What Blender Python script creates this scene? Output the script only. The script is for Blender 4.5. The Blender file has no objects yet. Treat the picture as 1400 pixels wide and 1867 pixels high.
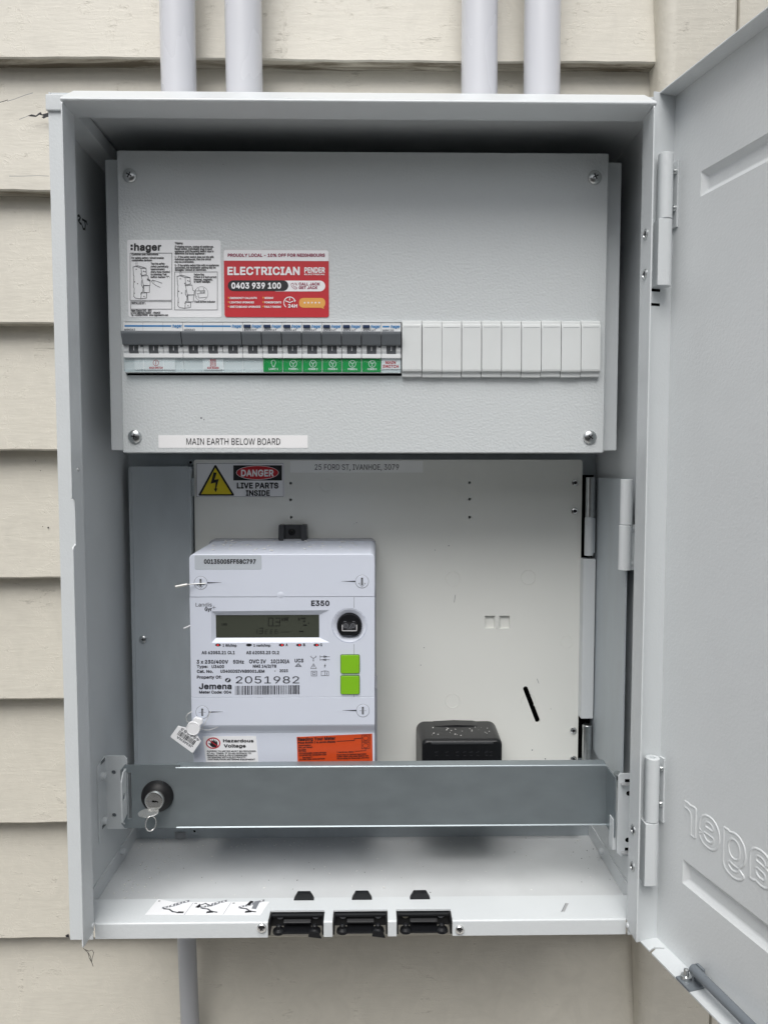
import bpy, bmesh, math, random
from mathutils import Vector, Matrix
from mathutils.geometry import tessellate_polygon

random.seed(7)
R = math.radians
sc = bpy.context.scene
col = sc.collection

# ------------------------------------------------------------------ camera, world, sun, exposure
CAM_H = 1450.0                       # camera height above the ground, mm (all modelling is in mm from the camera point)
FPX, PITCH, YAW = 1300.0, R(3.3), R(0.8)
cam = bpy.data.cameras.new('camera')
cam.sensor_fit = 'HORIZONTAL'; cam.sensor_width = 36.0
cam.lens = 36.0 * FPX / 1400.0
cam.clip_start = 0.01; cam.clip_end = 500.0
co = bpy.data.objects.new('camera', cam); col.objects.link(co)
co.location = (0, 0, CAM_H / 1000)
co.rotation_euler = (R(90) - PITCH, 0, -YAW)
sc.camera = co

SUN_EL, SUN_AZ = 58.0, 193.0          # azimuth: 180 = straight behind the camera, >180 from the left
w = bpy.data.worlds.new('World'); sc.world = w; w.use_nodes = True
nt = w.node_tree
sky = nt.nodes.new('ShaderNodeTexSky'); sky.sky_type = 'NISHITA'; sky.sun_disc = False
sky.sun_elevation = R(SUN_EL); sky.sun_rotation = R(SUN_AZ)
sky.air_density = 1.0; sky.dust_density = 4.0; sky.ozone_density = 1.0
hs = nt.nodes.new('ShaderNodeHueSaturation'); hs.inputs['Saturation'].default_value = 0.30   # thin overcast: nearly white light
nt.links.new(sky.outputs['Color'], hs.inputs['Color'])
bg = nt.nodes['Background']; bg.inputs['Strength'].default_value = 0.065
nt.links.new(hs.outputs['Color'], bg.inputs['Color'])
sl = bpy.data.lights.new('sun', 'SUN'); sl.energy = 1.5; sl.angle = R(45); sl.color = (1.0, 0.985, 0.96)
so = bpy.data.objects.new('sun', sl); col.objects.link(so)
_az = R(SUN_AZ)
_d = Vector((math.sin(_az) * math.cos(R(SUN_EL)), math.cos(_az) * math.cos(R(SUN_EL)), math.sin(R(SUN_EL))))
so.rotation_euler = _d.to_track_quat('Z', 'Y').to_euler()
so.location = (0, -3, 6)
sc.cycles.transparent_max_bounces = 24
sc.view_settings.view_transform = 'Standard'; sc.view_settings.look = 'None'
sc.view_settings.exposure = 0.8; sc.view_settings.gamma = 1.0; sc.view_settings.use_curve_mapping = False

# ------------------------------------------------------------------ measuring helper: where a sight line meets the plane Y = const (mm)
_fw = Vector((math.sin(YAW) * math.cos(PITCH), math.cos(YAW) * math.cos(PITCH), -math.sin(PITCH)))
_rt = Vector((math.cos(YAW), -math.sin(YAW), 0)); _up = _rt.cross(_fw)
def at(px, py, Y):
    d = _fw * FPX + _rt * (px - 700) - _up * (py - 933.5)
    return d * (Y / d.y)
def ax(px, py, Y): return at(px, py, Y).x
def az(px, py, Y): return at(px, py, Y).z

# ------------------------------------------------------------------ materials
MATS = {}
def mat(name, color, rough=0.5, metal=0.0, bump=0.0, bscale=600.0, bdist=0.0006, var=0.0, vscale=30.0, spec=0.5, stretch=(1, 1, 1),
        emit=None, coat=0.0, rvar=0.0):
    m = bpy.data.materials.new(name); m.use_nodes = True
    n = m.node_tree.nodes; l = m.node_tree.links; p = n['Principled BSDF']
    p.inputs['Base Color'].default_value = (*color, 1); p.inputs['Roughness'].default_value = rough
    p.inputs['Metallic'].default_value = metal; p.inputs['Specular IOR Level'].default_value = spec
    p.inputs['Coat Weight'].default_value = coat
    if emit:
        p.inputs['Emission Color'].default_value = (*emit[0], 1); p.inputs['Emission Strength'].default_value = emit[1]
    if bump or var or rvar:
        g = n.new('ShaderNodeNewGeometry'); mp = n.new('ShaderNodeMapping'); mp.inputs['Scale'].default_value = stretch
        l.new(g.outputs['Position'], mp.inputs['Vector'])
    if bump:
        t = n.new('ShaderNodeTexNoise'); t.inputs['Scale'].default_value = bscale; t.inputs['Detail'].default_value = 2.0
        l.new(mp.outputs['Vector'], t.inputs['Vector'])
        b = n.new('ShaderNodeBump'); b.inputs['Strength'].default_value = bump; b.inputs['Distance'].default_value = bdist
        l.new(t.outputs['Fac'], b.inputs['Height']); l.new(b.outputs['Normal'], p.inputs['Normal'])
    if var or rvar:
        t2 = n.new('ShaderNodeTexNoise'); t2.inputs['Scale'].default_value = vscale; t2.inputs['Detail'].default_value = 3.0
        l.new(mp.outputs['Vector'], t2.inputs['Vector'])
        if var:
            r = n.new('ShaderNodeMapRange'); r.inputs['From Min'].default_value = 0.15; r.inputs['From Max'].default_value = 0.85
            r.inputs['To Min'].default_value = 1 - var; r.inputs['To Max'].default_value = 1 + var * 0.6
            l.new(t2.outputs['Fac'], r.inputs['Value'])
            mx = n.new('ShaderNodeVectorMath'); mx.operation = 'SCALE'; mx.inputs[0].default_value = color
            l.new(r.outputs['Result'], mx.inputs['Scale']); l.new(mx.outputs['Vector'], p.inputs['Base Color'])
        if rvar:
            r2 = n.new('ShaderNodeMapRange'); r2.inputs['From Min'].default_value = 0.15; r2.inputs['From Max'].default_value = 0.85
            r2.inputs['To Min'].default_value = max(0.03, rough - rvar); r2.inputs['To Max'].default_value = rough + rvar
            l.new(t2.outputs['Fac'], r2.inputs['Value']); l.new(r2.outputs['Result'], p.inputs['Roughness'])
    MATS[name] = m
    return m

mat('powder', (0.645, 0.675, 0.69), 0.32, bump=0.22, bscale=520, var=0.02, vscale=40)
mat('powder_dusty', (0.60, 0.62, 0.63), 0.42, bump=0.25, bscale=520, var=0.10, vscale=22)
mat('powder_cover', (0.61, 0.64, 0.65), 0.30, bump=0.45, bscale=480, bdist=0.0009)
mat('powder_door', (0.69, 0.715, 0.725), 0.32, bump=0.18, bscale=420, bdist=0.0009, var=0.02, vscale=40)
mat('galv', (0.50, 0.545, 0.575), 0.45, metal=0.3, bump=0.05, bscale=300, var=0.12, vscale=45, stretch=(1, 1, 0.35), rvar=0.10)
mat('zinc_bar', (0.29, 0.33, 0.35), 0.36, metal=0.6, bump=0.05, bscale=260, var=0.07, vscale=90, stretch=(0.5, 1, 1), rvar=0.06)
mat('cream_board', (0.78, 0.79, 0.755), 0.38, bump=0.05, bscale=300, var=0.03, vscale=8, rvar=0.05)
mat('chrome', (0.80, 0.80, 0.79), 0.16, metal=1.0)
mat('zinc', (0.62, 0.64, 0.64), 0.28, metal=1.0, var=0.15, vscale=200)
mat('dull_cream', (0.42, 0.40, 0.32), 0.6)
mat('lock_metal', (0.74, 0.74, 0.72), 0.22, metal=0.9)
mat('alu', (0.55, 0.56, 0.57), 0.4, metal=0.5)
mat('black', (0.007, 0.007, 0.008), 0.5, spec=0.35)
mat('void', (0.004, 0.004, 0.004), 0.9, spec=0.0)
mat('black_plastic', (0.008, 0.0085, 0.01), 0.36, bump=0.10, bscale=900, spec=0.4)
mat('charcoal', (0.04, 0.042, 0.046), 0.45, bump=0.10, bscale=900)
mat('toggle', (0.145, 0.16, 0.175), 0.42, var=0.05, vscale=80)
mat('toggle_dark', (0.13, 0.14, 0.15), 0.42)
mat('meter_plastic', (0.65, 0.69, 0.785), 0.42, bump=0.03, bscale=900, var=0.02, vscale=20)
mat('meter_grey', (0.36, 0.37, 0.40), 0.5)
mat('mcb_white', (0.76, 0.78, 0.79), 0.38, var=0.02, vscale=60)
mat('blank_white', (0.68, 0.705, 0.705), 0.42, var=0.04, vscale=40)
mat('paper', (0.86, 0.87, 0.89), 0.32, var=0.02, vscale=60)
mat('paper_grey', (0.50, 0.54, 0.59), 0.3)
mat('label_white', (0.88, 0.88, 0.89), 0.35)
mat('label_clear', (0.92, 0.93, 0.92), 0.25)
mat('red_sticker', (0.56, 0.035, 0.045), 0.3, var=0.04)
mat('maroon', (0.28, 0.02, 0.07), 0.4)
mat('ink', (0.015, 0.015, 0.018), 0.5)
mat('ink_grey', (0.028, 0.03, 0.04), 0.5)
mat('ink_soft', (0.20, 0.21, 0.23), 0.5)
mat('white_ink', (0.88, 0.88, 0.90), 0.4)
mat('yellow_ink', (0.85, 0.45, 0.07), 0.4)
mat('orange_ink', (0.80, 0.40, 0.09), 0.4)
mat('blue_ink', (0.04, 0.22, 0.50), 0.4)
mat('navy', (0.012, 0.03, 0.085), 0.35)
mat('red_ink', (0.50, 0.02, 0.04), 0.4)
mat('green_label', (0.010, 0.33, 0.075), 0.35)
mat('danger_yellow', (0.75, 0.60, 0.03), 0.35)
mat('orange_sticker', (0.62, 0.075, 0.018), 0.35, var=0.08, vscale=50)
mat('lcd', (0.058, 0.064, 0.050), 0.25)
mat('lcd_ink', (0.006, 0.007, 0.005), 0.5)
mat('green_button', (0.22, 0.50, 0.018), 0.35)
mat('led_red', (0.30, 0.01, 0.015), 0.3, emit=((1.0, 0.05, 0.06), 0.7))
mat('pvc', (0.66, 0.67, 0.71), 0.26, var=0.04, vscale=25, stretch=(1, 1, 0.25), rvar=0.08)
mat('pvc_dark', (0.37, 0.38, 0.40), 0.5, var=0.06, vscale=25, stretch=(1, 1, 0.25))
mat('seal_white', (0.82, 0.83, 0.85), 0.35)
mat('wire', (0.62, 0.62, 0.60), 0.35, metal=0.5)
mat('flake', (0.80, 0.80, 0.78), 0.6)
mat('dark_flake', (0.04, 0.035, 0.03), 0.8)
mat('stay_grey', (0.16, 0.18, 0.20), 0.34, var=0.06, vscale=50)
mat('ground_soil', (0.50, 0.49, 0.47), 0.95, bump=0.3, bscale=60, var=0.25, vscale=6)
mat('blocker_timber', (0.035, 0.031, 0.027), 0.8, var=0.1, vscale=8)
mat('wall_frame', (0.10, 0.08, 0.06), 0.9)

def clear_plastic(name, tint, gloss):
    m = bpy.data.materials.new(name); m.use_nodes = True
    n = m.node_tree.nodes; l = m.node_tree.links
    out = n['Material Output']; n.remove(n['Principled BSDF'])
    tr = n.new('ShaderNodeBsdfTransparent'); tr.inputs['Color'].default_value = (*tint, 1)
    gl = n.new('ShaderNodeBsdfGlossy'); gl.inputs['Roughness'].default_value = 0.12
    mx = n.new('ShaderNodeMixShader')
    mx.inputs['Fac'].default_value = gloss
    l.new(tr.outputs[0], mx.inputs[1]); l.new(gl.outputs[0], mx.inputs[2])
    l.new(mx.outputs[0], out.inputs['Surface'])
    MATS[name] = m
clear_plastic('clear_window', (0.96, 0.985, 0.99), 0.045)
clear_plastic('clear_tag', (0.93, 0.95, 0.97), 0.08)

def paint_boards(name, base, flake_amt):
    """old cream house paint on timber: grain relief along the board, hairline cracks, bare weathered wood on the under edge"""
    m = bpy.data.materials.new(name); m.use_nodes = True
    n = m.node_tree.nodes; l = m.node_tree.links; p = n['Principled BSDF']
    p.inputs['Roughness'].default_value = 0.5
    g = n.new('ShaderNodeNewGeometry'); oi = n.new('ShaderNodeObjectInfo')
    off = n.new('ShaderNodeVectorMath'); off.operation = 'ADD'
    cb = n.new('ShaderNodeCombineXYZ')
    ml = n.new('ShaderNodeMath'); ml.operation = 'MULTIPLY'; ml.inputs[1].default_value = 7.0
    l.new(oi.outputs['Random'], ml.inputs[0]); l.new(ml.outputs[0], cb.inputs['X'])
    l.new(g.outputs['Position'], off.inputs[0]); l.new(cb.outputs[0], off.inputs[1])
    mp = n.new('ShaderNodeMapping'); mp.inputs['Scale'].default_value = (0.16, 1, 1.0)
    l.new(off.outputs[0], mp.inputs['Vector'])
    def noise(sc_, det, vec, rough=0.55, dist=0.0):
        t = n.new('ShaderNodeTexNoise'); t.inputs['Scale'].default_value = sc_; t.inputs['Detail'].default_value = det
        t.inputs['Roughness'].default_value = rough; t.inputs['Distortion'].default_value = dist
        l.new(vec, t.inputs['Vector']); return t
    def rng(src, a, b, c, d):
        r = n.new('ShaderNodeMapRange'); r.inputs['From Min'].default_value = a; r.inputs['From Max'].default_value = b
        r.inputs['To Min'].default_value = c; r.inputs['To Max'].default_value = d; l.new(src, r.inputs['Value']); return r
    def math_(op, a, b):
        x = n.new('ShaderNodeMath'); x.operation = op
        for i, s in enumerate((a, b)):
            if isinstance(s, (int, float)): x.inputs[i].default_value = s
            else: l.new(s, x.inputs[i])
        return x.outputs[0]
    grain = noise(230, 5, mp.outputs[0], 0.6, 0.3)
    grain2 = noise(70, 6, mp.outputs[0], 0.6, 0.6)
    lump = noise(28, 6, off.outputs[0], 0.65, 1.2)
    blist = noise(60, 4, off.outputs[0], 0.6, 2.0)
    # hairline cracks: thin iso-lines of the stretched noise, only in patches
    crack = rng(math_('ABSOLUTE', math_('SUBTRACT', grain2.outputs['Fac'], 0.5), 0), 0.0, 0.012, 1.0, 0.0)
    patch = rng(lump.outputs['Fac'], 0.55, 0.64, 0.0, 1.0)
    ridge = rng(math_('ABSOLUTE', math_('SUBTRACT', blist.outputs['Fac'], 0.52), 0), 0.0, 0.05, 1.0, 0.0)
    patch2 = rng(lump.outputs['Fac'], 0.50, 0.60, 0.0, flake_amt)
    ck = math_('MULTIPLY', crack.outputs[0], patch.outputs[0])
    h = math_('ADD', math_('MULTIPLY', grain.outputs['Fac'], 0.45), math_('MULTIPLY', grain2.outputs['Fac'], 0.55))
    h = math_('ADD', h, math_('MULTIPLY', math_('MULTIPLY', ridge.outputs[0], patch2.outputs[0]), 0.55))
    h = math_('SUBTRACT', h, math_('MULTIPLY', ck, 0.5))
    b = n.new('ShaderNodeBump'); b.inputs['Strength'].default_value = 0.45; b.inputs['Distance'].default_value = 0.0015
    l.new(h, b.inputs['Height']); l.new(b.outputs['Normal'], p.inputs['Normal'])
    vr = rng(lump.outputs['Fac'], 0.3, 0.7, 0.93, 1.05)
    vs = n.new('ShaderNodeVectorMath'); vs.operation = 'SCALE'; vs.inputs[0].default_value = base
    l.new(vr.outputs[0], vs.inputs['Scale'])
    mx = n.new('ShaderNodeMixRGB'); mx.inputs['Color2'].default_value = (0.10, 0.085, 0.06, 1)
    l.new(math_('MULTIPLY', ck, 0.35), mx.inputs['Fac']); l.new(vs.outputs[0], mx.inputs['Color1'])
    # bare timber where the paint has gone from the drip edge (underside faces)
    sx = n.new('ShaderNodeSeparateXYZ'); l.new(g.outputs['True Normal'], sx.inputs[0])
    under = rng(sx.outputs['Z'], -0.9, -0.6, 1.0, 0.0)
    wood = noise(45, 8, mp.outputs[0], 0.7, 0.8)
    bare = math_('MULTIPLY', under.outputs[0], rng(wood.outputs['Fac'], 0.42, 0.60, 0.25, 1.0).outputs[0])
    mx2 = n.new('ShaderNodeMixRGB'); mx2.inputs['Color2'].default_value = (0.13, 0.11, 0.08, 1)
    l.new(bare, mx2.inputs['Fac']); l.new(mx.outputs[0], mx2.inputs['Color1'])
    l.new(mx2.outputs[0], p.inputs['Base Color'])
    MATS[name] = m
paint_boards('board_paint', (0.60, 0.572, 0.50), 0.4)
paint_boards('trim_paint', (0.60, 0.572, 0.50), 0.4)

# ------------------------------------------------------------------ mesh helpers
def W(v): return Vector((v[0] / 1000, v[1] / 1000, (v[2] + CAM_H) / 1000))

class MB:
    def __init__(s): s.v = []; s.f = []
    def add(s, vs, fs):
        o = len(s.v); s.v += [tuple(v) for v in vs]; s.f += [tuple(i + o for i in f) for f in fs]; return s
    def bm(s, b):
        b.verts.index_update(); s.add([v.co[:] for v in b.verts], [[v.index for v in f.verts] for f in b.faces]); b.free(); return s
    def box(s, x0, x1, y0, y1, z0, z1, b=0, seg=2):
        x0, x1 = min(x0, x1), max(x0, x1); y0, y1 = min(y0, y1), max(y0, y1); z0, z1 = min(z0, z1), max(z0, z1)
        vs = [(x, y, z) for z in (z0, z1) for y in (y0, y1) for x in (x0, x1)]
        fs = [(0, 2, 3, 1), (4, 5, 7, 6), (0, 1, 5, 4), (2, 6, 7, 3), (0, 4, 6, 2), (1, 3, 7, 5)]
        if not b: return s.add(vs, fs)
        m = bmesh.new(); q = [m.verts.new(v) for v in vs]
        for f in fs: m.faces.new([q[i] for i in f])
        b = min(b, (x1 - x0) * .49, (y1 - y0) * .49, (z1 - z0) * .49)
        bmesh.ops.bevel(m, geom=m.edges[:], offset=b, segments=seg, profile=0.5, affect='EDGES', clamp_overlap=True)
        return s.bm(m)
    def prism(s, poly, axis, a0, a1, b=0, seg=2, fn=None):
        def mp(u, v, a):
            if fn: return fn(u, v, a)
            return {'x': (a, u, v), 'y': (u, a, v), 'z': (u, v, a)}[axis]
        n = len(poly); m = bmesh.new()
        q0 = [m.verts.new(mp(u, v, a0)) for u, v in poly]; q1 = [m.verts.new(mp(u, v, a1)) for u, v in poly]
        m.faces.new(q0); m.faces.new(q1[::-1])
        for i in range(n): m.faces.new([q0[i], q1[i], q1[(i + 1) % n], q0[(i + 1) % n]])
        bmesh.ops.recalc_face_normals(m, faces=m.faces[:])
        if b: bmesh.ops.bevel(m, geom=m.edges[:], offset=b, segments=seg, profile=0.5, affect='EDGES', clamp_overlap=True)
        return s.bm(m)
    def plate(s, outer, holes, fn, a0, a1):
        loops = [outer] + holes
        flat = [p for lp in loops for p in lp]
        tris = tessellate_polygon([[Vector((u, v, 0)) for u, v in lp] for lp in loops])
        n = len(flat)
        vs = [fn(u, v, a0) for u, v in flat] + [fn(u, v, a1) for u, v in flat]
        fs = [tuple(t) for t in tris] + [tuple(i + n for i in t[::-1]) for t in tris]
        o = 0
        for lp in loops:
            k = len(lp)
            for i in range(k):
                a, b = o + i, o + (i + 1) % k
                fs.append((a, b, b + n, a + n))
            o += k
        m = bmesh.new(); q = [m.verts.new(v) for v in vs]
        for f in fs:
            try: m.faces.new([q[i] for i in f])
            except ValueError: pass
        bmesh.ops.recalc_face_normals(m, faces=m.faces[:])
        return s.bm(m)
    def cyl(s, p0, p1, r0, r1=None, n=24, caps=True):
        r1 = r0 if r1 is None else r1
        p0, p1 = Vector(p0), Vector(p1); d = (p1 - p0).normalized()
        u = d.orthogonal().normalized(); v = d.cross(u)
        vs = []
        for p, r in ((p0, r0), (p1, r1)):
            for i in range(n):
                a = 2 * math.pi * i / n; vs.append(p + u * math.cos(a) * r + v * math.sin(a) * r)
        fs = [(i, (i + 1) % n, n + (i + 1) % n, n + i) for i in range(n)]
        if caps: fs += [tuple(range(n - 1, -1, -1)), tuple(range(n, 2 * n))]
        return s.add(vs, fs)
    def lathe(s, c, d, prof, n=24, caps=True):
        """prof: list of (radius, height along d)"""
        c, d = Vector(c), Vector(d).normalized(); u = d.orthogonal().normalized(); v = d.cross(u)
        vs, fs = [], []
        for r, h in prof:
            for i in range(n):
                a = 2 * math.pi * i / n; vs.append(c + d * h + u * math.cos(a) * r + v * math.sin(a) * r)
        for k in range(len(prof) - 1):
            for i in range(n):
                j = (i + 1) % n; fs.append((k * n + i, k * n + j, (k + 1) * n + j, (k + 1) * n + i))
        if caps and prof[0][0] > 1e-6: fs.append(tuple(range(n - 1, -1, -1)))
        if caps and prof[-1][0] > 1e-6:
            o = (len(prof) - 1) * n; fs.append(tuple(range(o, o + n)))
        return s.add(vs, fs)
    def tube(s, pts, r, n=8, closed=False):
        pts = [Vector(p) for p in pts]; vs, fs = [], []; m = len(pts); up = None
        for i, p in enumerate(pts):
            a = pts[(i - 1) % m] if (closed or i > 0) else p; b = pts[(i + 1) % m] if (closed or i < m - 1) else p
            d = (b - a).normalized()
            if up is None: up = d.orthogonal().normalized()
            up = (up - d * up.dot(d)).normalized(); w_ = d.cross(up)
            for k in range(n):
                t = 2 * math.pi * k / n; vs.append(p + up * math.cos(t) * r + w_ * math.sin(t) * r)
        for i in range(m if closed else m - 1):
            j = (i + 1) % m
            for k in range(n): fs.append((i * n + k, i * n + (k + 1) % n, j * n + (k + 1) % n, j * n + k))
        if not closed: fs += [tuple(range(n - 1, -1, -1)), tuple(range((m - 1) * n, m * n))]
        return s.add(vs, fs)
    def mesh(s, name, material, origin, smooth=32):
        me = bpy.data.meshes.new(name)
        me.from_pydata([W(v) - origin for v in s.v], [], s.f)
        me.materials.append(MATS[material]); me.update()
        if smooth:
            me.polygons.foreach_set('use_smooth', [True] * len(me.polygons)); me.set_sharp_from_angle(angle=R(smooth))
        return me
    def build(s, name, material, parent=None, label=None, smooth=32, origin=None):
        if parent is not None: org = parent['_o']
        elif origin is not None: org = W(origin)
        else:
            xs = [v[0] for v in s.v]; ys = [v[1] for v in s.v]; zs = [v[2] for v in s.v]
            org = W(((min(xs) + max(xs)) / 2, (min(ys) + max(ys)) / 2, min(zs)))
        org = Vector(org)
        o = bpy.data.objects.new(name, s.mesh(name, material, org, smooth)); col.objects.link(o)
        o['_o'] = tuple(org)
        if smooth and len(o.data.polygons) < 4000:
            wn = o.modifiers.new('even_normals', 'WEIGHTED_NORMAL'); wn.keep_sharp = True; wn.weight = 100
        if parent is not None: o.parent = parent
        else: o.location = org
        if label: o['label'] = label
        TEMP.append(o)
        return o
TEMP = []
def thing(name, label, cat, loc, group=None):
    o = bpy.data.objects.new(name, None); col.objects.link(o)
    o.location = W(loc); o['_o'] = tuple(W(loc)); o['label'] = label; o['category'] = cat; o.empty_display_size = 0.02
    if group: o['group'] = group
    TEMP.append(o); return o
def tag(o, label, cat, group=None, kind=None):
    if label: o['label'] = label
    if cat: o['category'] = cat
    if group: o['group'] = group
    if kind: o['kind'] = kind
    return o
def copy_thing(src, delta, label):
    def cp(o, parent):
        c = o.copy(); col.objects.link(c); TEMP.append(c)
        if parent is not None: c.parent = parent
        for ch in [q for q in list(col.objects) if q.parent == o]: cp(ch, c)
        return c
    r = cp(src, None); d = Vector(delta) / 1000
    r.location = src.location + d; r['_o'] = tuple(Vector(src['_o']) + d); r['label'] = label
    return r

def rrect(x0, x1, z0, z1, r, n=5):
    pts = []
    for cx, cz, a0 in ((x1 - r, z1 - r, 0), (x0 + r, z1 - r, 90), (x0 + r, z0 + r, 180), (x1 - r, z0 + r, 270)):
        for i in range(n + 1):
            a = R(a0 + 90 * i / n); pts.append((cx + r * math.cos(a), cz + r * math.sin(a)))
    return pts
def circ(x, z, r, n=20): return [(x + r * math.cos(2 * math.pi * i / n), z + r * math.sin(2 * math.pi * i / n)) for i in range(n)]
def ell(x, z, a, b, n=32): return [(x + a * math.cos(2 * math.pi * i / n), z + b * math.sin(2 * math.pi * i / n)) for i in range(n)]

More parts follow.
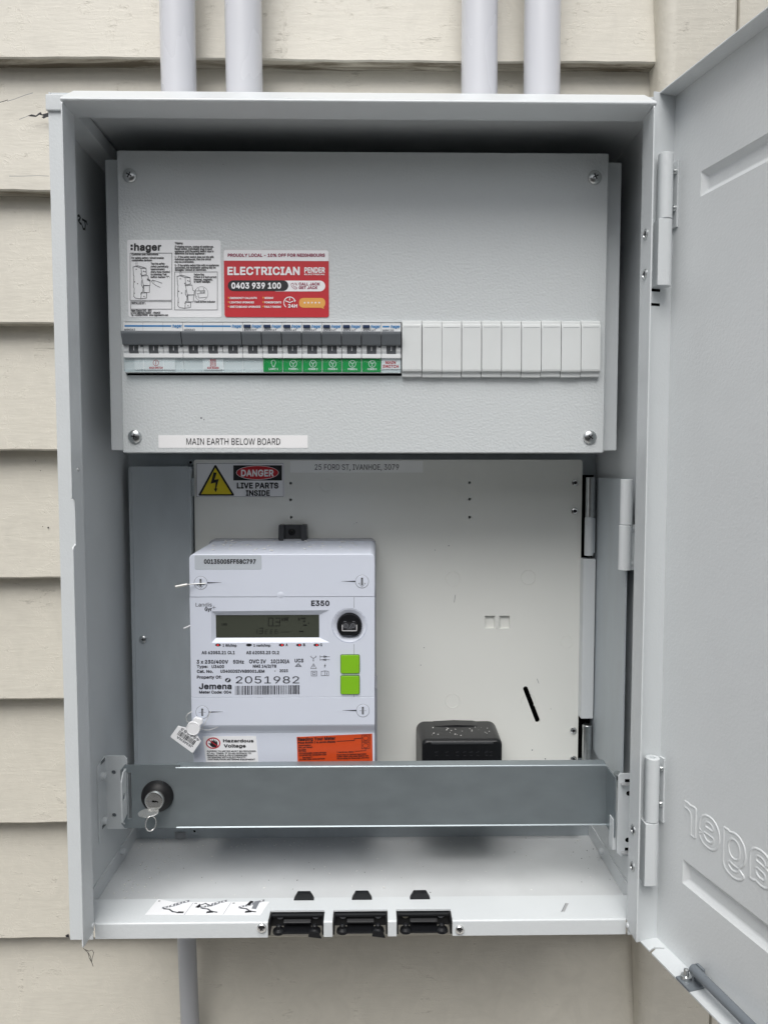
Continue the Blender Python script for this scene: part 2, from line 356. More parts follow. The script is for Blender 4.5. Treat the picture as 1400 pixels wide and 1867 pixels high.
# lettering: sans-serif glyph outlines (regular and bold), one line per character: char, advance, regular, bold; 204 units = cap height
GLYPHS = '''
A	192	8,1 12,0 34,1 52,52 57,56 135,56 140,52 158,1 162,0 184,1 119,181 111,201 108,204 84,204 79,199/63,81 93,175 96,178 129,82 126,80 66,80	0,-11 9,-14 30,-14 42,-10 46,-5 62,40 66,44 127,43 130,40 146,-5 153,-12 183,-14 192,-11 197,-5 198,1 197,7 131,187 123,208 117,214 108,216 84,216 75,215 68,208 -6,4 -5,-5/84,92 82,94 82,97 93,130 96,133 109,94
B	182	25,1 27,0 96,0 120,2 143,10 154,19 161,28 166,43 168,55 162,79 150,95 141,101 128,106 143,115 152,124 157,133 160,148 158,163 153,175 145,187 135,194 123,200 105,203 27,204 25,202/51,23 50,25 50,88 51,92 111,91 120,88 129,83 139,70 142,55 141,46 135,35 129,30 117,25 102,23/54,114 50,118 50,178 51,180 105,180 120,175 130,166 134,151 133,139 129,130 120,121 102,114	18,-11 27,-14 96,-14 126,-10 141,-6 153,1 166,13 173,22 179,40 180,67 174,85 157,106 157,109 166,121 171,133 172,145 171,163 167,178 159,190 141,206 129,212 102,216 27,216 18,214 13,208 12,1 13,-5/66,36 62,40 62,76 65,79 102,80 111,78 120,73 127,64 128,58 128,49 120,40 102,36/63,129 62,163 66,168 105,167 114,164 119,157 121,148 120,142 114,133 108,129 99,128 66,128
C	204	96,-2 126,-1 141,4 156,12 169,22 178,34 184,46 188,61 186,64 165,64 154,43 145,34 129,25 114,22 90,23 75,30 59,43 50,58 44,76 42,91 42,112 45,133 50,145 59,160 78,176 102,182 126,180 135,176 149,166 156,157 165,140 186,140 189,142 178,169 162,188 138,201 111,206 78,202 60,193 45,182 35,169 26,154 19,133 16,115 16,88 19,70 24,55 35,34 51,17 63,8 81,1	88,-14 99,-16 123,-14 144,-9 162,0 181,16 190,28 196,40 202,61 201,70 195,76 186,78 159,76 152,70 144,52 135,43 117,35 99,34 84,40 75,46 62,64 57,79 55,94 57,124 62,139 69,151 74,157 84,164 105,170 120,168 129,165 142,154 152,133 159,128 189,127 195,128 202,136 202,145 196,163 184,184 168,199 156,207 141,214 120,218 105,220 75,215 57,207 42,196 30,184 17,166 8,142 5,127 5,76 12,49 19,34 28,22 48,2 67,-8
D	201	25,1 27,0 84,0 108,2 123,5 150,19 159,27 169,40 179,61 184,82 183,124 177,148 170,163 158,178 147,188 126,198 99,204 27,204 25,202/51,23 50,25 50,178 54,180 96,180 111,178 126,172 138,164 148,151 155,136 158,121 160,94 158,82 149,55 135,38 117,28 90,23	18,-11 27,-14 84,-14 108,-12 129,-7 146,1 159,9 171,21 181,34 191,55 196,79 196,127 189,154 182,169 171,183 156,197 132,210 99,216 27,216 18,214 14,211 12,202 12,1 13,-5/66,36 62,40 63,166 66,168 96,168 114,164 129,154 136,145 143,130 146,109 146,97 141,70 131,52 117,42 99,36
E	167	25,1 27,0 147,0 150,1 150,19 147,22 54,22 50,25 50,88 51,91 138,92 142,94 142,112 141,114 51,115 50,118 50,178 54,180 146,181 148,184 147,203 27,204 25,202	18,-11 27,-14 147,-14 156,-12 163,-5 163,25 156,34 147,36 66,36 62,40 62,76 66,78 141,79 147,80 153,85 156,91 156,115 150,124 138,128 66,128 62,130 62,163 66,168 153,169 160,175 162,181 161,205 155,214 144,216 27,216 18,214 13,208 12,1 13,-5
F	164	25,1 27,0 49,1 50,85 51,88 135,88 138,91 138,109 135,112 51,112 50,115 50,178 54,180 144,180 148,184 147,202 144,204 27,204 25,202	18,-11 27,-14 48,-13 56,-11 62,-5 63,74 66,76 135,76 144,77 150,83 152,112 149,118 144,123 135,124 66,124 63,126 62,163 66,168 144,168 153,169 159,175 160,181 160,205 158,211 153,215 144,216 27,216 18,214 13,208 12,1 13,-5
G	208	96,-2 117,-2 132,0 147,6 163,16 175,28 184,43 188,55 191,76 192,100 189,102 117,102 114,101 114,82 117,80 162,80 166,76 161,55 150,38 132,26 117,22 99,22 81,27 66,36 53,52 47,64 43,82 42,94 43,121 46,136 53,151 60,161 72,172 84,178 96,182 111,182 120,181 135,176 144,170 155,157 165,140 186,140 189,142 183,160 178,169 162,187 138,201 111,206 93,206 75,201 60,194 48,185 34,169 26,154 19,133 16,115 16,88 19,70 28,46 35,34 45,21 60,10 72,4	88,-14 99,-16 126,-14 147,-9 165,1 183,18 193,31 201,52 204,64 204,103 202,109 198,113 189,116 117,116 108,114 101,106 101,76 106,70 111,68 147,66 150,64 141,47 135,42 123,36 99,34 79,43 65,58 59,70 56,85 54,97 56,118 59,133 65,145 74,157 84,164 102,170 111,170 129,164 139,157 152,133 159,128 189,127 195,128 202,136 202,145 195,166 181,187 171,197 153,208 141,213 120,218 105,220 81,216 60,209 45,199 29,184 20,172 13,157 5,127 5,76 8,61 17,37 32,16 51,0 69,-9
H	207	25,1 27,0 49,1 50,88 50,91 54,92 153,92 156,91 157,1 159,0 180,0 182,1 182,199 180,204 159,204 157,202 156,118 153,116 51,116 50,118 49,202 45,204 27,204 25,202	18,-11 27,-14 48,-13 56,-11 62,-5 62,76 66,80 142,79 144,76 145,-5 150,-11 159,-14 180,-14 189,-11 193,-8 196,1 196,202 194,208 189,214 180,216 159,216 150,214 145,208 144,133 141,128 66,128 63,130 62,208 54,215 45,216 27,216 18,214 14,211 12,202 12,1 13,-5
I	120	13,1 15,0 105,0 107,1 108,19 106,22 78,22 74,25 74,178 78,180 106,181 108,184 108,199 105,204 15,204 13,202 12,184 14,181 45,180 48,178 48,25 45,22 14,22 12,19	6,-11 15,-14 105,-14 114,-11 119,-5 120,22 119,28 111,34 90,36 86,40 86,163 90,168 111,169 119,175 120,181 120,205 114,214 105,216 15,216 6,214 1,208 0,181 1,175 9,169 33,167 34,163 34,40 33,36 9,34 1,28 0,22 0,-2
J	159	64,-2 90,-1 108,6 121,16 131,34 134,52 134,199 132,204 111,204 108,199 108,52 106,40 100,31 93,25 84,21 75,20 60,22 51,28 44,37 40,49 39,68 36,70 18,70 14,67 15,40 25,19 42,5	58,-14 81,-16 108,-9 123,1 133,10 143,28 148,49 148,202 145,211 138,215 105,215 98,211 96,205 96,55 90,39 84,35 75,33 66,34 60,37 53,49 52,73 45,81 36,82 15,82 6,79 1,73 2,40 9,19 15,11 30,-3 45,-11
K	187	25,1 27,0 49,1 50,64 53,70 78,96 82,94 148,1 153,0 178,1 98,115 176,202 174,204 147,204 144,202 51,100 50,106 49,202 45,204 27,204 25,202	18,-11 27,-14 48,-13 54,-12 60,-7 62,1 63,61 75,74 78,75 141,-10 150,-13 177,-14 186,-11 190,-8 192,-2 191,7 122,103 115,115 190,196 191,205 186,213 174,216 147,216 138,214 69,140 63,136 62,208 54,215 45,216 27,216 18,214 14,211 12,202 12,1 13,-5
L	157	25,1 27,0 141,0 144,4 144,19 141,22 54,22 50,25 50,199 49,202 45,204 27,204 24,199	18,-11 27,-14 141,-14 150,-12 154,-8 157,-2 157,25 150,34 141,36 66,36 63,37 62,205 57,213 48,216 21,215 14,211 12,205 12,1 13,-5
M	251	25,1 27,0 45,0 48,4 49,157 51,164 65,124 113,4 117,0 132,0 135,0 138,4 201,166 202,160 202,4 204,0 225,0 227,1 227,202 225,204 190,202 126,33 61,202 57,204 27,204 25,202	18,-11 27,-14 48,-13 54,-12 61,-5 62,85 63,91 101,-2 108,-11 117,-14 135,-13 141,-12 149,-5 186,89 188,82 190,-5 195,-11 204,-14 225,-14 234,-11 238,-8 240,1 240,202 237,212 225,216 195,216 186,215 180,210 126,76 72,209 66,215 57,216 27,216 18,214 14,211 12,202 12,1 13,-5
N	209	25,1 27,0 45,0 48,0 50,4 48,160 51,167 74,127 153,3 159,0 183,0 185,1 186,199 183,204 162,204 160,199 160,43 159,37 55,202 51,204 27,204 25,202	18,-11 27,-14 48,-13 56,-11 62,-5 63,116 66,115 145,-8 150,-12 159,-14 183,-14 192,-11 196,-8 198,1 198,202 197,208 192,214 183,216 162,216 153,214 148,208 146,91 144,87 63,212 51,216 27,216 18,214 14,211 12,202 12,1 13,-5
O	213	96,-2 117,-2 135,2 147,6 165,19 180,37 188,52 196,85 198,106 195,127 190,148 181,166 172,178 153,194 138,201 120,206 105,206 81,203 66,197 48,184 35,169 28,157 21,139 16,115 16,88 19,73 25,52 35,34 51,17 63,8 81,1/99,22 87,24 73,31 59,43 53,52 44,76 42,112 47,139 53,151 62,163 72,172 84,178 96,182 111,182 126,180 138,174 147,168 159,154 166,139 170,124 172,88 168,70 163,58 156,46 147,36 135,28 123,23	88,-14 114,-16 132,-13 153,-5 171,7 183,19 194,34 205,58 210,82 210,109 208,130 202,154 193,172 171,197 159,205 138,215 120,218 105,220 75,215 57,207 42,196 30,184 16,163 8,142 5,127 5,76 11,52 19,34 28,22 48,2 67,-8/90,37 71,49 59,70 54,97 57,124 65,145 72,155 78,160 96,168 111,170 120,168 129,164 141,156 149,145 154,133 158,112 158,91 156,76 147,56 141,48 132,41 114,34 99,34
P	178	25,1 27,0 49,1 50,70 51,74 102,74 123,78 144,91 154,103 162,124 164,133 162,154 154,175 147,184 135,194 120,200 102,204 27,204 25,202/54,96 50,100 50,178 51,180 102,180 117,176 128,169 136,154 138,133 135,121 126,108 117,102 105,98	18,-11 27,-14 48,-13 56,-11 62,-5 62,58 65,61 105,62 129,67 150,79 166,97 173,115 176,130 175,157 166,181 153,197 141,205 126,212 102,216 27,216 18,214 13,208 12,1 13,-5/63,111 63,166 66,168 102,168 111,165 118,160 123,150 124,136 121,124 117,117 102,110 66,110
Q	213	159,-17 165,-20 183,-19 186,-17 163,16 182,40 190,55 194,70 198,106 195,127 190,148 184,160 172,178 162,187 147,197 129,204 108,206 78,202 63,195 45,182 33,166 24,148 16,115 16,88 23,58 31,40 39,29 52,16 63,8 81,1 99,-2 123,-2 141,4 144,3/99,22 87,24 73,31 59,43 53,52 44,76 42,112 47,139 53,151 62,163 72,172 84,178 96,182 111,182 126,180 138,174 147,168 159,154 166,139 170,124 172,88 168,70 163,58 154,43 147,37 126,62 102,63 100,61 126,25 117,22	160,-32 192,-31 200,-23 200,-17 198,-11 180,13 200,46 210,82 210,121 202,154 196,166 184,184 168,199 153,209 132,216 108,220 75,215 57,207 39,194 23,175 12,154 6,136 4,118 4,85 11,52 19,34 27,23 45,5 57,-3 75,-11 99,-16 117,-15 138,-12 153,-29/90,37 71,49 59,70 54,97 57,124 65,145 72,155 78,160 96,168 111,170 120,168 129,164 141,156 149,145 154,133 158,112 158,91 156,76 147,58 135,72 129,75 102,76 93,75 86,67 86,61 102,37 99,35
R	180	25,1 27,0 49,1 50,76 54,80 96,80 99,78 141,1 144,0 170,1 127,82 150,100 159,115 164,133 163,151 158,169 148,184 135,194 123,200 102,204 27,204 25,202/54,102 50,106 50,178 51,180 102,180 117,177 129,168 136,157 138,139 135,124 127,112 117,106 105,103	18,-11 27,-14 48,-13 56,-11 62,-5 62,64 66,66 87,66 92,64 125,1 135,-11 144,-14 168,-14 177,-12 184,-5 184,1 183,7 145,76 146,79 162,94 171,109 176,130 176,151 173,166 167,181 156,194 144,204 126,212 102,216 27,216 18,214 13,208 12,1 13,-5/63,117 63,166 66,168 102,168 111,165 119,160 124,148 124,136 122,127 117,121 102,116 66,116
S	179	70,-2 81,-4 108,-2 126,3 138,9 150,20 156,28 164,52 162,67 159,76 151,88 144,95 123,106 69,123 54,132 47,142 47,157 54,170 66,179 84,183 105,182 120,176 129,167 134,154 138,152 159,152 160,154 157,169 144,188 126,199 105,205 78,206 66,203 49,196 37,187 29,178 23,166 21,154 22,139 26,127 39,112 63,99 117,82 129,75 137,64 138,55 137,49 130,34 114,24 93,20 75,21 60,26 48,37 42,52 39,54 18,54 16,52 18,40 29,19 45,7	66,-14 81,-16 99,-16 123,-12 141,-4 150,2 164,16 171,28 176,43 176,61 172,79 166,91 154,103 141,112 126,119 75,134 66,139 60,145 60,154 66,164 78,169 87,170 102,169 114,164 118,160 124,145 129,140 138,138 159,139 165,140 171,145 174,154 171,169 166,181 159,190 150,199 135,209 105,218 78,218 60,215 42,207 30,198 17,184 9,163 8,145 11,127 18,115 30,102 57,87 108,72 120,66 124,61 124,52 120,43 111,37 93,32 78,34 63,40 57,49 52,61 45,66 18,68 9,65 5,61 2,55 4,40 9,25 17,13 36,-3 48,-9
T	179	78,1 99,0 102,4 102,178 105,180 165,181 166,184 165,203 15,204 13,202 12,184 15,180 75,180 78,178	71,-11 81,-14 102,-13 108,-12 115,-5 116,166 120,168 165,168 174,171 179,178 179,205 177,210 171,215 162,216 15,216 6,214 1,208 0,178 6,170 15,168 60,168 64,166 64,1 65,-5
U	207	86,-2 99,-4 120,-2 144,6 156,13 166,22 177,40 182,61 182,199 180,204 162,204 159,203 158,199 158,73 154,52 147,40 138,31 126,24 108,20 90,22 75,27 62,37 54,50 50,70 50,199 49,202 45,204 27,204 25,202 24,61 28,46 39,25 51,13 69,3	82,-14 108,-16 132,-13 144,-9 165,3 186,28 196,58 196,202 194,208 189,214 180,216 159,216 151,214 146,208 144,76 142,61 139,52 132,43 120,36 108,34 90,35 79,40 72,46 64,61 62,73 62,208 54,215 45,216 21,215 13,208 12,58 14,43 24,23 42,3 63,-9
V	192	82,1 84,0 108,0 111,1 182,193 183,203 162,204 159,203 156,199 99,30 96,26 35,199 30,204 8,202	75,-11 84,-14 108,-14 117,-12 124,-5 198,199 197,208 192,214 183,216 159,216 153,215 147,210 99,74 96,70 46,208 39,215 30,216 3,215 -5,208 -6,199 7,163 67,1
W	274	62,1 66,0 90,0 92,1 127,127 135,164 138,168 182,1 186,0 210,0 212,1 266,202 264,204 243,203 240,199 198,31 195,34 153,199 150,203 123,202 78,31 75,36 33,202 30,204 8,202	56,-11 66,-14 90,-14 99,-11 103,-8 135,107 138,110 170,-5 177,-12 186,-14 210,-14 219,-11 223,-8 280,196 280,205 276,212 264,216 243,216 237,215 229,208 198,89 195,91 166,202 164,208 158,214 150,216 126,216 117,215 110,208 78,90 74,97 45,209 39,215 30,216 9,216 0,214 -4,211 -6,202 -3,187 48,1 50,-5
X	190	9,1 12,0 37,1 93,84 96,85 152,1 156,0 180,0 178,7 113,100 111,106 176,202 174,204 149,202 96,124 93,125 76,154 42,202 39,204 14,202 79,106 79,103	1,-11 12,-14 33,-14 43,-11 51,-2 93,58 96,59 140,-5 147,-12 180,-14 189,-11 193,-8 196,1 194,7 127,106 190,196 191,205 186,213 174,216 144,215 134,205 96,150 93,151 57,205 48,214 39,216 15,216 6,214 2,211 0,205 1,196 61,109 63,103 -4,7 -4,-5
Y	189	82,1 84,0 105,0 107,1 108,85 180,202 156,204 152,202 96,108 93,109 82,130 37,202 33,204 8,202 80,85	75,-11 84,-14 105,-14 114,-11 119,-5 121,79 193,196 194,208 186,215 156,216 144,212 134,199 96,137 92,139 49,208 42,215 9,216 0,214 -5,208 -6,202 -4,196 68,79 69,-2
Z	175	17,1 21,0 156,0 159,1 160,19 156,22 51,23 48,25 156,181 158,187 158,199 156,204 21,204 17,202 16,184 18,181 123,182 127,181 127,178 17,19	10,-11 21,-14 156,-14 165,-12 171,-6 172,25 165,34 156,36 78,36 74,37 170,178 171,205 165,214 156,216 21,216 12,215 6,210 4,202 4,178 12,169 96,168 100,166 5,25 4,-2
a	156	50,-2 69,-4 84,0 96,6 108,19 110,16 111,1 114,0 132,0 134,1 134,109 132,121 126,133 117,142 105,149 84,154 69,154 51,150 30,137 18,121 17,118 21,115 39,110 48,122 57,128 72,132 81,132 99,127 105,121 109,112 110,100 105,93 45,83 30,77 17,64 12,49 13,34 17,22 23,13 30,7/60,19 45,25 39,32 36,43 42,56 51,62 60,65 108,74 110,73 110,52 108,43 102,33 87,21 75,18	45,-14 69,-16 87,-13 99,-8 111,-13 132,-14 141,-11 146,-5 148,112 146,121 136,142 126,152 111,161 84,166 69,166 45,161 21,146 12,136 5,124 4,115 9,107 38,97 38,94 24,88 16,82 4,67 0,52 0,34 2,22 8,10 18,0 30,-9/57,33 50,40 51,46 54,49 63,53 93,58 97,55 93,43 84,35 75,32/51,98 48,100 57,111 63,116 72,119 87,118 93,115 96,109 96,106 93,104
b	170	78,-2 96,-4 114,0 129,9 139,19 148,34 154,55 156,76 154,100 147,118 140,130 126,144 111,151 99,154 75,152 60,143 48,129 46,130 45,202 42,204 24,204 22,199 22,1 24,0 42,0 44,1 44,19 45,22 48,22 63,5/84,19 66,25 53,40 46,64 46,88 50,106 55,115 64,124 78,131 96,131 111,125 121,115 129,97 132,73 128,52 119,34 110,25 102,21	74,-14 96,-16 120,-11 135,-3 150,12 160,28 168,52 170,79 167,103 156,130 145,145 135,153 120,162 99,166 84,166 60,160 58,163 58,205 56,211 51,215 42,216 18,215 11,211 8,202 9,-2 15,-11 24,-14 42,-14 51,-11 57,-7/78,33 69,40 61,55 58,70 60,91 65,106 72,114 81,118 96,118 106,112 115,97 118,76 116,58 111,46 102,35 90,32
c	158	69,-2 87,-4 102,-1 114,4 131,16 144,37 144,40 141,42 123,46 114,32 105,24 96,20 78,19 60,25 51,34 44,46 39,67 40,91 47,112 60,126 75,131 90,132 108,124 123,105 143,112 139,124 126,139 111,148 93,153 66,152 44,142 33,132 23,118 15,91 14,70 15,58 22,34 30,22 42,10 57,1	64,-14 81,-16 96,-15 111,-12 125,-5 137,4 148,16 158,40 158,46 150,53 123,59 114,56 102,38 90,32 72,33 66,37 59,46 54,58 52,79 58,103 69,116 78,118 96,116 102,112 111,98 120,92 147,98 157,106 157,115 151,130 135,149 114,161 93,166 75,166 60,164 36,152 21,138 13,127 6,112 2,94 2,58 10,28 18,16 33,0 51,-10
d	170	66,-2 81,-4 99,1 111,8 123,23 125,19 126,1 129,0 148,1 148,199 147,203 129,204 125,202 124,133 123,129 111,143 99,150 87,153 69,153 52,148 36,137 27,126 20,112 14,91 14,70 16,52 20,37 29,22 39,11 51,3/78,19 60,25 48,38 41,55 38,82 43,103 54,121 69,130 90,131 105,125 117,111 124,91 124,67 121,49 111,32 96,21	60,-14 81,-16 96,-14 114,-7 120,-12 126,-13 147,-13 155,-11 160,-5 162,202 160,208 153,215 126,216 120,215 114,210 112,202 111,162 108,160 84,166 69,166 51,162 42,158 27,146 10,124 3,103 0,85 2,58 6,37 17,16 31,1 42,-7/72,33 62,40 55,55 52,73 53,91 59,106 67,115 75,118 90,118 100,112 109,97 112,82 110,61 105,46 96,36 84,32
e	162	70,-2 90,-3 105,-1 117,4 134,16 145,34 141,38 123,41 116,31 108,24 90,18 78,19 66,22 57,27 44,43 38,64 42,68 144,68 148,70 146,103 136,127 123,140 114,146 90,154 75,154 60,150 40,139 29,127 23,118 15,91 14,70 15,58 24,31 35,16 42,10 54,3/39,90 43,106 54,122 66,129 81,132 96,130 110,121 118,109 123,91 120,88 42,88	64,-14 90,-16 120,-9 132,-3 146,10 153,19 158,31 158,40 153,46 136,52 156,58 162,67 160,103 151,127 138,144 126,154 111,162 90,166 75,166 57,163 45,158 34,151 19,136 11,124 5,109 2,94 0,67 2,55 12,25 23,10 36,-2 51,-10/72,33 63,39 59,43 55,52 57,54 111,54 115,52 105,39 96,33 81,32/60,102 57,103 58,106 63,112 72,117 81,119 96,116 103,109 105,103 102,102
f	101	33,1 54,0 56,4 57,128 60,130 87,130 92,133 90,151 60,152 57,153 56,169 58,178 62,184 69,188 90,188 96,205 93,210 69,212 60,210 48,204 39,195 34,187 32,178 32,154 30,152 6,152 2,148 3,132 6,130 30,130 32,127	26,-11 36,-14 54,-14 63,-11 68,-5 70,115 72,118 96,119 102,124 104,130 104,154 100,160 90,164 72,164 70,169 72,175 75,176 93,175 102,181 110,208 106,217 99,221 84,224 69,224 54,222 42,216 24,196 20,184 19,166 -3,163 -10,154 -10,130 -8,124 -3,119 15,118 20,115 20,1 20,-5
g	170	66,-59 87,-60 117,-54 135,-42 145,-26 148,-11 148,148 147,151 128,151 126,148 125,130 123,128 111,143 99,150 84,154 60,151 48,146 35,136 26,124 19,109 14,82 16,52 25,31 39,15 60,4 78,2 87,2 102,7 111,13 120,24 124,25 123,-14 117,-26 108,-33 90,-38 66,-37 54,-31 39,-17 24,-26 21,-29 29,-41 39,-49 54,-56/72,25 54,33 45,46 38,70 40,91 45,108 54,121 69,130 90,131 105,125 111,120 118,109 124,88 124,64 117,43 108,32 93,25	62,-71 87,-74 123,-66 144,-52 153,-40 157,-32 162,-14 162,151 160,157 153,163 129,164 120,163 114,158 87,166 72,166 54,163 42,158 27,146 15,132 8,118 0,85 0,67 4,46 8,34 17,19 30,6 41,-2 14,-17 8,-23 8,-32 17,-47 31,-59 42,-65/69,-24 58,-17 52,-8 78,-12 96,-9 108,-5 111,-8 107,-17 99,-23 90,-26/78,36 63,43 57,52 52,73 52,88 59,106 66,114 75,118 90,118 99,113 106,103 112,85 111,67 108,55 101,43 90,37
h	164	22,1 24,0 45,1 46,94 48,106 54,118 60,124 69,129 81,132 90,131 102,127 111,119 115,112 118,97 119,1 138,0 141,0 142,4 142,106 135,130 120,146 99,154 84,154 69,149 58,142 48,130 46,136 46,199 42,204 24,204 22,199	15,-11 24,-14 45,-13 51,-12 58,-5 59,94 61,103 66,112 78,118 90,118 96,116 100,112 104,103 106,-5 114,-12 138,-14 149,-11 155,-2 156,109 147,136 129,156 111,164 99,166 84,166 60,160 58,163 58,208 51,215 42,216 18,215 11,211 9,205 8,1 10,-5
i	67	22,1 24,0 42,0 46,4 46,148 42,152 24,152 22,148/28,178 39,178 49,187 50,199 45,205 39,209 27,208 22,205 18,199 18,187 23,181	15,-11 24,-14 48,-12 56,-8 58,-2 58,151 55,160 45,166 61,181 63,199 60,208 54,215 45,220 36,222 24,221 16,217 7,208 4,199 6,181 22,166 12,159 8,151 8,1 10,-5
j	67	-3,-56 0,-58 12,-56 27,-51 38,-41 44,-26 46,-17 46,148 42,152 24,152 22,148 21,-11 20,-20 16,-29 9,-34 0,-34 -3,-37/28,178 42,179 49,187 50,193 48,201 39,209 27,208 22,205 17,199 18,187 23,181	-10,-68 0,-70 12,-69 33,-63 52,-44 58,-23 58,151 55,160 45,166 60,179 63,187 64,196 60,207 54,215 45,220 36,222 24,221 16,217 7,208 4,199 6,181 22,166 13,160 9,154 8,-8 5,-20 -9,-23 -16,-32 -16,-59
k	152	22,1 24,0 45,1 46,55 60,69 63,69 67,64 117,1 120,0 144,0 147,1 82,85 82,88 140,148 140,151 114,151 48,85 46,88 46,199 42,204 24,204 22,199	15,-11 24,-14 42,-14 51,-12 56,-8 58,-2 58,46 60,50 111,-11 120,-14 147,-13 156,-10 161,-2 160,7 99,85 100,88 155,145 156,151 155,157 150,162 141,164 117,164 108,163 60,117 58,121 58,205 56,211 51,215 42,216 18,215 11,211 9,205 8,1 10,-5
l	76	42,1 63,0 69,0 72,4 68,19 66,22 60,20 51,22 48,26 46,34 45,202 42,204 24,204 22,199 22,25 28,10	36,-11 48,-14 75,-11 83,-5 86,1 79,28 75,32 60,34 58,37 58,208 51,215 24,216 15,214 9,205 8,25 11,13 16,4 25,-5
m	244	22,1 24,0 42,0 45,2 46,100 50,115 63,128 81,132 90,131 99,126 106,118 109,112 110,4 111,0 132,0 134,1 134,103 136,112 141,120 150,128 168,132 180,130 189,125 197,112 199,1 201,0 222,1 222,112 220,124 213,136 198,149 186,153 171,154 156,152 147,147 136,139 129,128 126,128 117,142 108,150 99,153 84,154 66,149 57,143 48,131 45,130 44,148 43,151 23,151 22,148	15,-11 24,-14 45,-13 51,-12 58,-5 58,97 62,109 66,114 81,120 92,115 96,106 96,1 98,-5 102,-10 111,-13 132,-14 141,-11 146,-5 148,103 154,115 168,120 180,115 185,103 187,-5 192,-11 201,-14 219,-14 229,-11 235,-5 236,1 236,112 232,130 225,142 216,152 204,161 180,167 168,167 150,163 129,150 114,161 93,167 72,165 57,159 42,164 24,164 15,162 10,157 8,151 8,1 10,-5
n	164	22,1 24,0 45,1 46,94 48,106 54,118 60,124 69,129 81,132 90,131 102,127 111,119 115,112 118,97 119,1 123,0 142,1 142,109 135,130 120,146 99,154 78,152 63,146 45,129 44,148 43,151 23,151 22,148	15,-11 24,-14 45,-13 51,-12 58,-5 59,94 61,103 66,112 72,116 81,118 96,116 100,112 104,103 106,-5 114,-12 123,-14 147,-12 153,-7 156,1 155,112 147,136 129,156 117,162 99,166 78,165 57,158 42,164 24,164 15,162 10,157 8,151 8,1 10,-5
o	166	69,-2 81,-4 96,-2 108,1 123,9 131,16 142,31 151,58 152,70 151,91 149,103 141,121 126,139 111,148 99,152 69,152 45,143 33,132 25,121 18,106 15,91 14,70 15,58 22,34 30,22 42,10 57,1/78,19 60,25 48,38 41,55 38,82 44,106 55,121 69,130 90,132 108,124 120,109 126,91 128,67 121,43 113,31 99,21	64,-14 81,-16 96,-15 111,-12 129,-3 151,19 157,31 163,49 165,64 166,85 162,106 153,127 135,149 120,158 105,164 75,166 54,162 39,155 17,133 8,118 3,100 0,67 3,49 10,28 18,16 33,0 51,-10/72,33 63,40 56,52 52,70 53,88 58,103 66,114 75,118 90,118 102,112 111,97 114,79 112,58 106,43 99,36 87,32
p	170	22,-56 24,-58 42,-58 45,-56 46,16 48,22 57,11 66,3 78,-2 96,-4 114,0 126,7 138,18 148,34 154,55 156,76 152,106 140,130 128,142 117,149 99,154 75,152 60,143 48,129 44,130 44,148 43,151 24,152 22,148/84,19 66,25 53,40 46,64 46,88 50,106 55,115 64,124 78,131 96,131 111,125 121,115 129,97 132,73 128,52 119,34 110,25 102,21	15,-68 24,-70 42,-70 51,-69 56,-65 58,-59 58,-14 60,-9 75,-14 90,-16 120,-11 140,1 150,12 159,26 168,58 170,79 165,109 156,130 147,142 135,153 123,160 99,166 84,166 72,164 57,158 48,163 24,164 15,162 10,157 8,151 8,-56 10,-62/78,33 69,40 61,55 58,70 60,91 65,106 72,114 81,118 96,118 106,112 115,97 118,76 116,58 111,46 102,35 90,32
q	170	125,-56 144,-58 147,-57 148,-53 148,148 144,152 128,151 126,148 125,130 123,128 111,143 99,150 84,154 60,151 48,146 36,137 27,126 20,112 14,82 14,61 18,43 27,25 37,13 51,3 66,-2 81,-4 99,1 111,8 123,22/78,19 60,25 48,38 41,55 38,82 43,103 54,121 69,130 90,131 105,125 117,111 124,91 124,67 121,49 111,32 96,21	118,-68 129,-70 153,-69 159,-64 161,-59 161,154 156,161 147,164 126,164 120,163 114,158 87,166 72,166 54,163 42,158 27,146 15,132 8,118 3,102 0,85 2,58 6,37 11,25 21,11 36,-3 48,-10 66,-15 81,-16 96,-14 108,-9 111,-10 112,-59/72,33 62,40 55,55 52,73 53,91 59,106 67,115 75,118 90,118 100,112 109,97 112,82 110,61 105,46 96,36 84,32
r	104	22,1 24,0 42,0 45,2 46,97 50,112 57,121 69,128 81,130 96,130 98,151 96,153 78,154 66,150 45,132 44,148 43,151 24,152 22,148	15,-11 24,-14 45,-13 51,-12 58,-5 59,100 64,109 72,115 81,118 102,117 110,124 110,154 108,160 102,165 78,166 57,160 42,164 24,164 15,162 10,157 8,151 8,1 10,-5
s	146	58,-2 78,-3 102,2 114,8 123,17 131,31 132,46 130,55 126,64 120,71 99,82 57,93 48,99 44,106 44,115 47,121 54,128 66,132 84,132 90,131 100,124 108,112 126,115 129,118 119,136 108,146 93,152 66,154 46,148 30,138 20,121 18,109 20,97 25,88 33,80 48,72 96,58 103,52 106,46 107,37 101,28 90,21 81,19 66,18 54,22 43,31 36,42 16,37 18,25 27,12 42,2	52,-14 78,-16 99,-13 111,-8 122,-2 135,11 144,28 146,37 144,55 140,67 132,78 123,85 111,91 69,102 60,106 57,109 57,112 60,116 75,120 87,117 99,102 108,99 132,103 140,109 142,115 142,121 132,141 114,157 96,164 84,166 66,166 39,159 27,152 17,142 7,124 6,106 8,94 13,82 25,70 42,60 87,48 93,43 92,37 84,32 63,32 55,37 45,52 36,55 12,50 3,43 2,37 3,28 8,16 14,7 34,-8
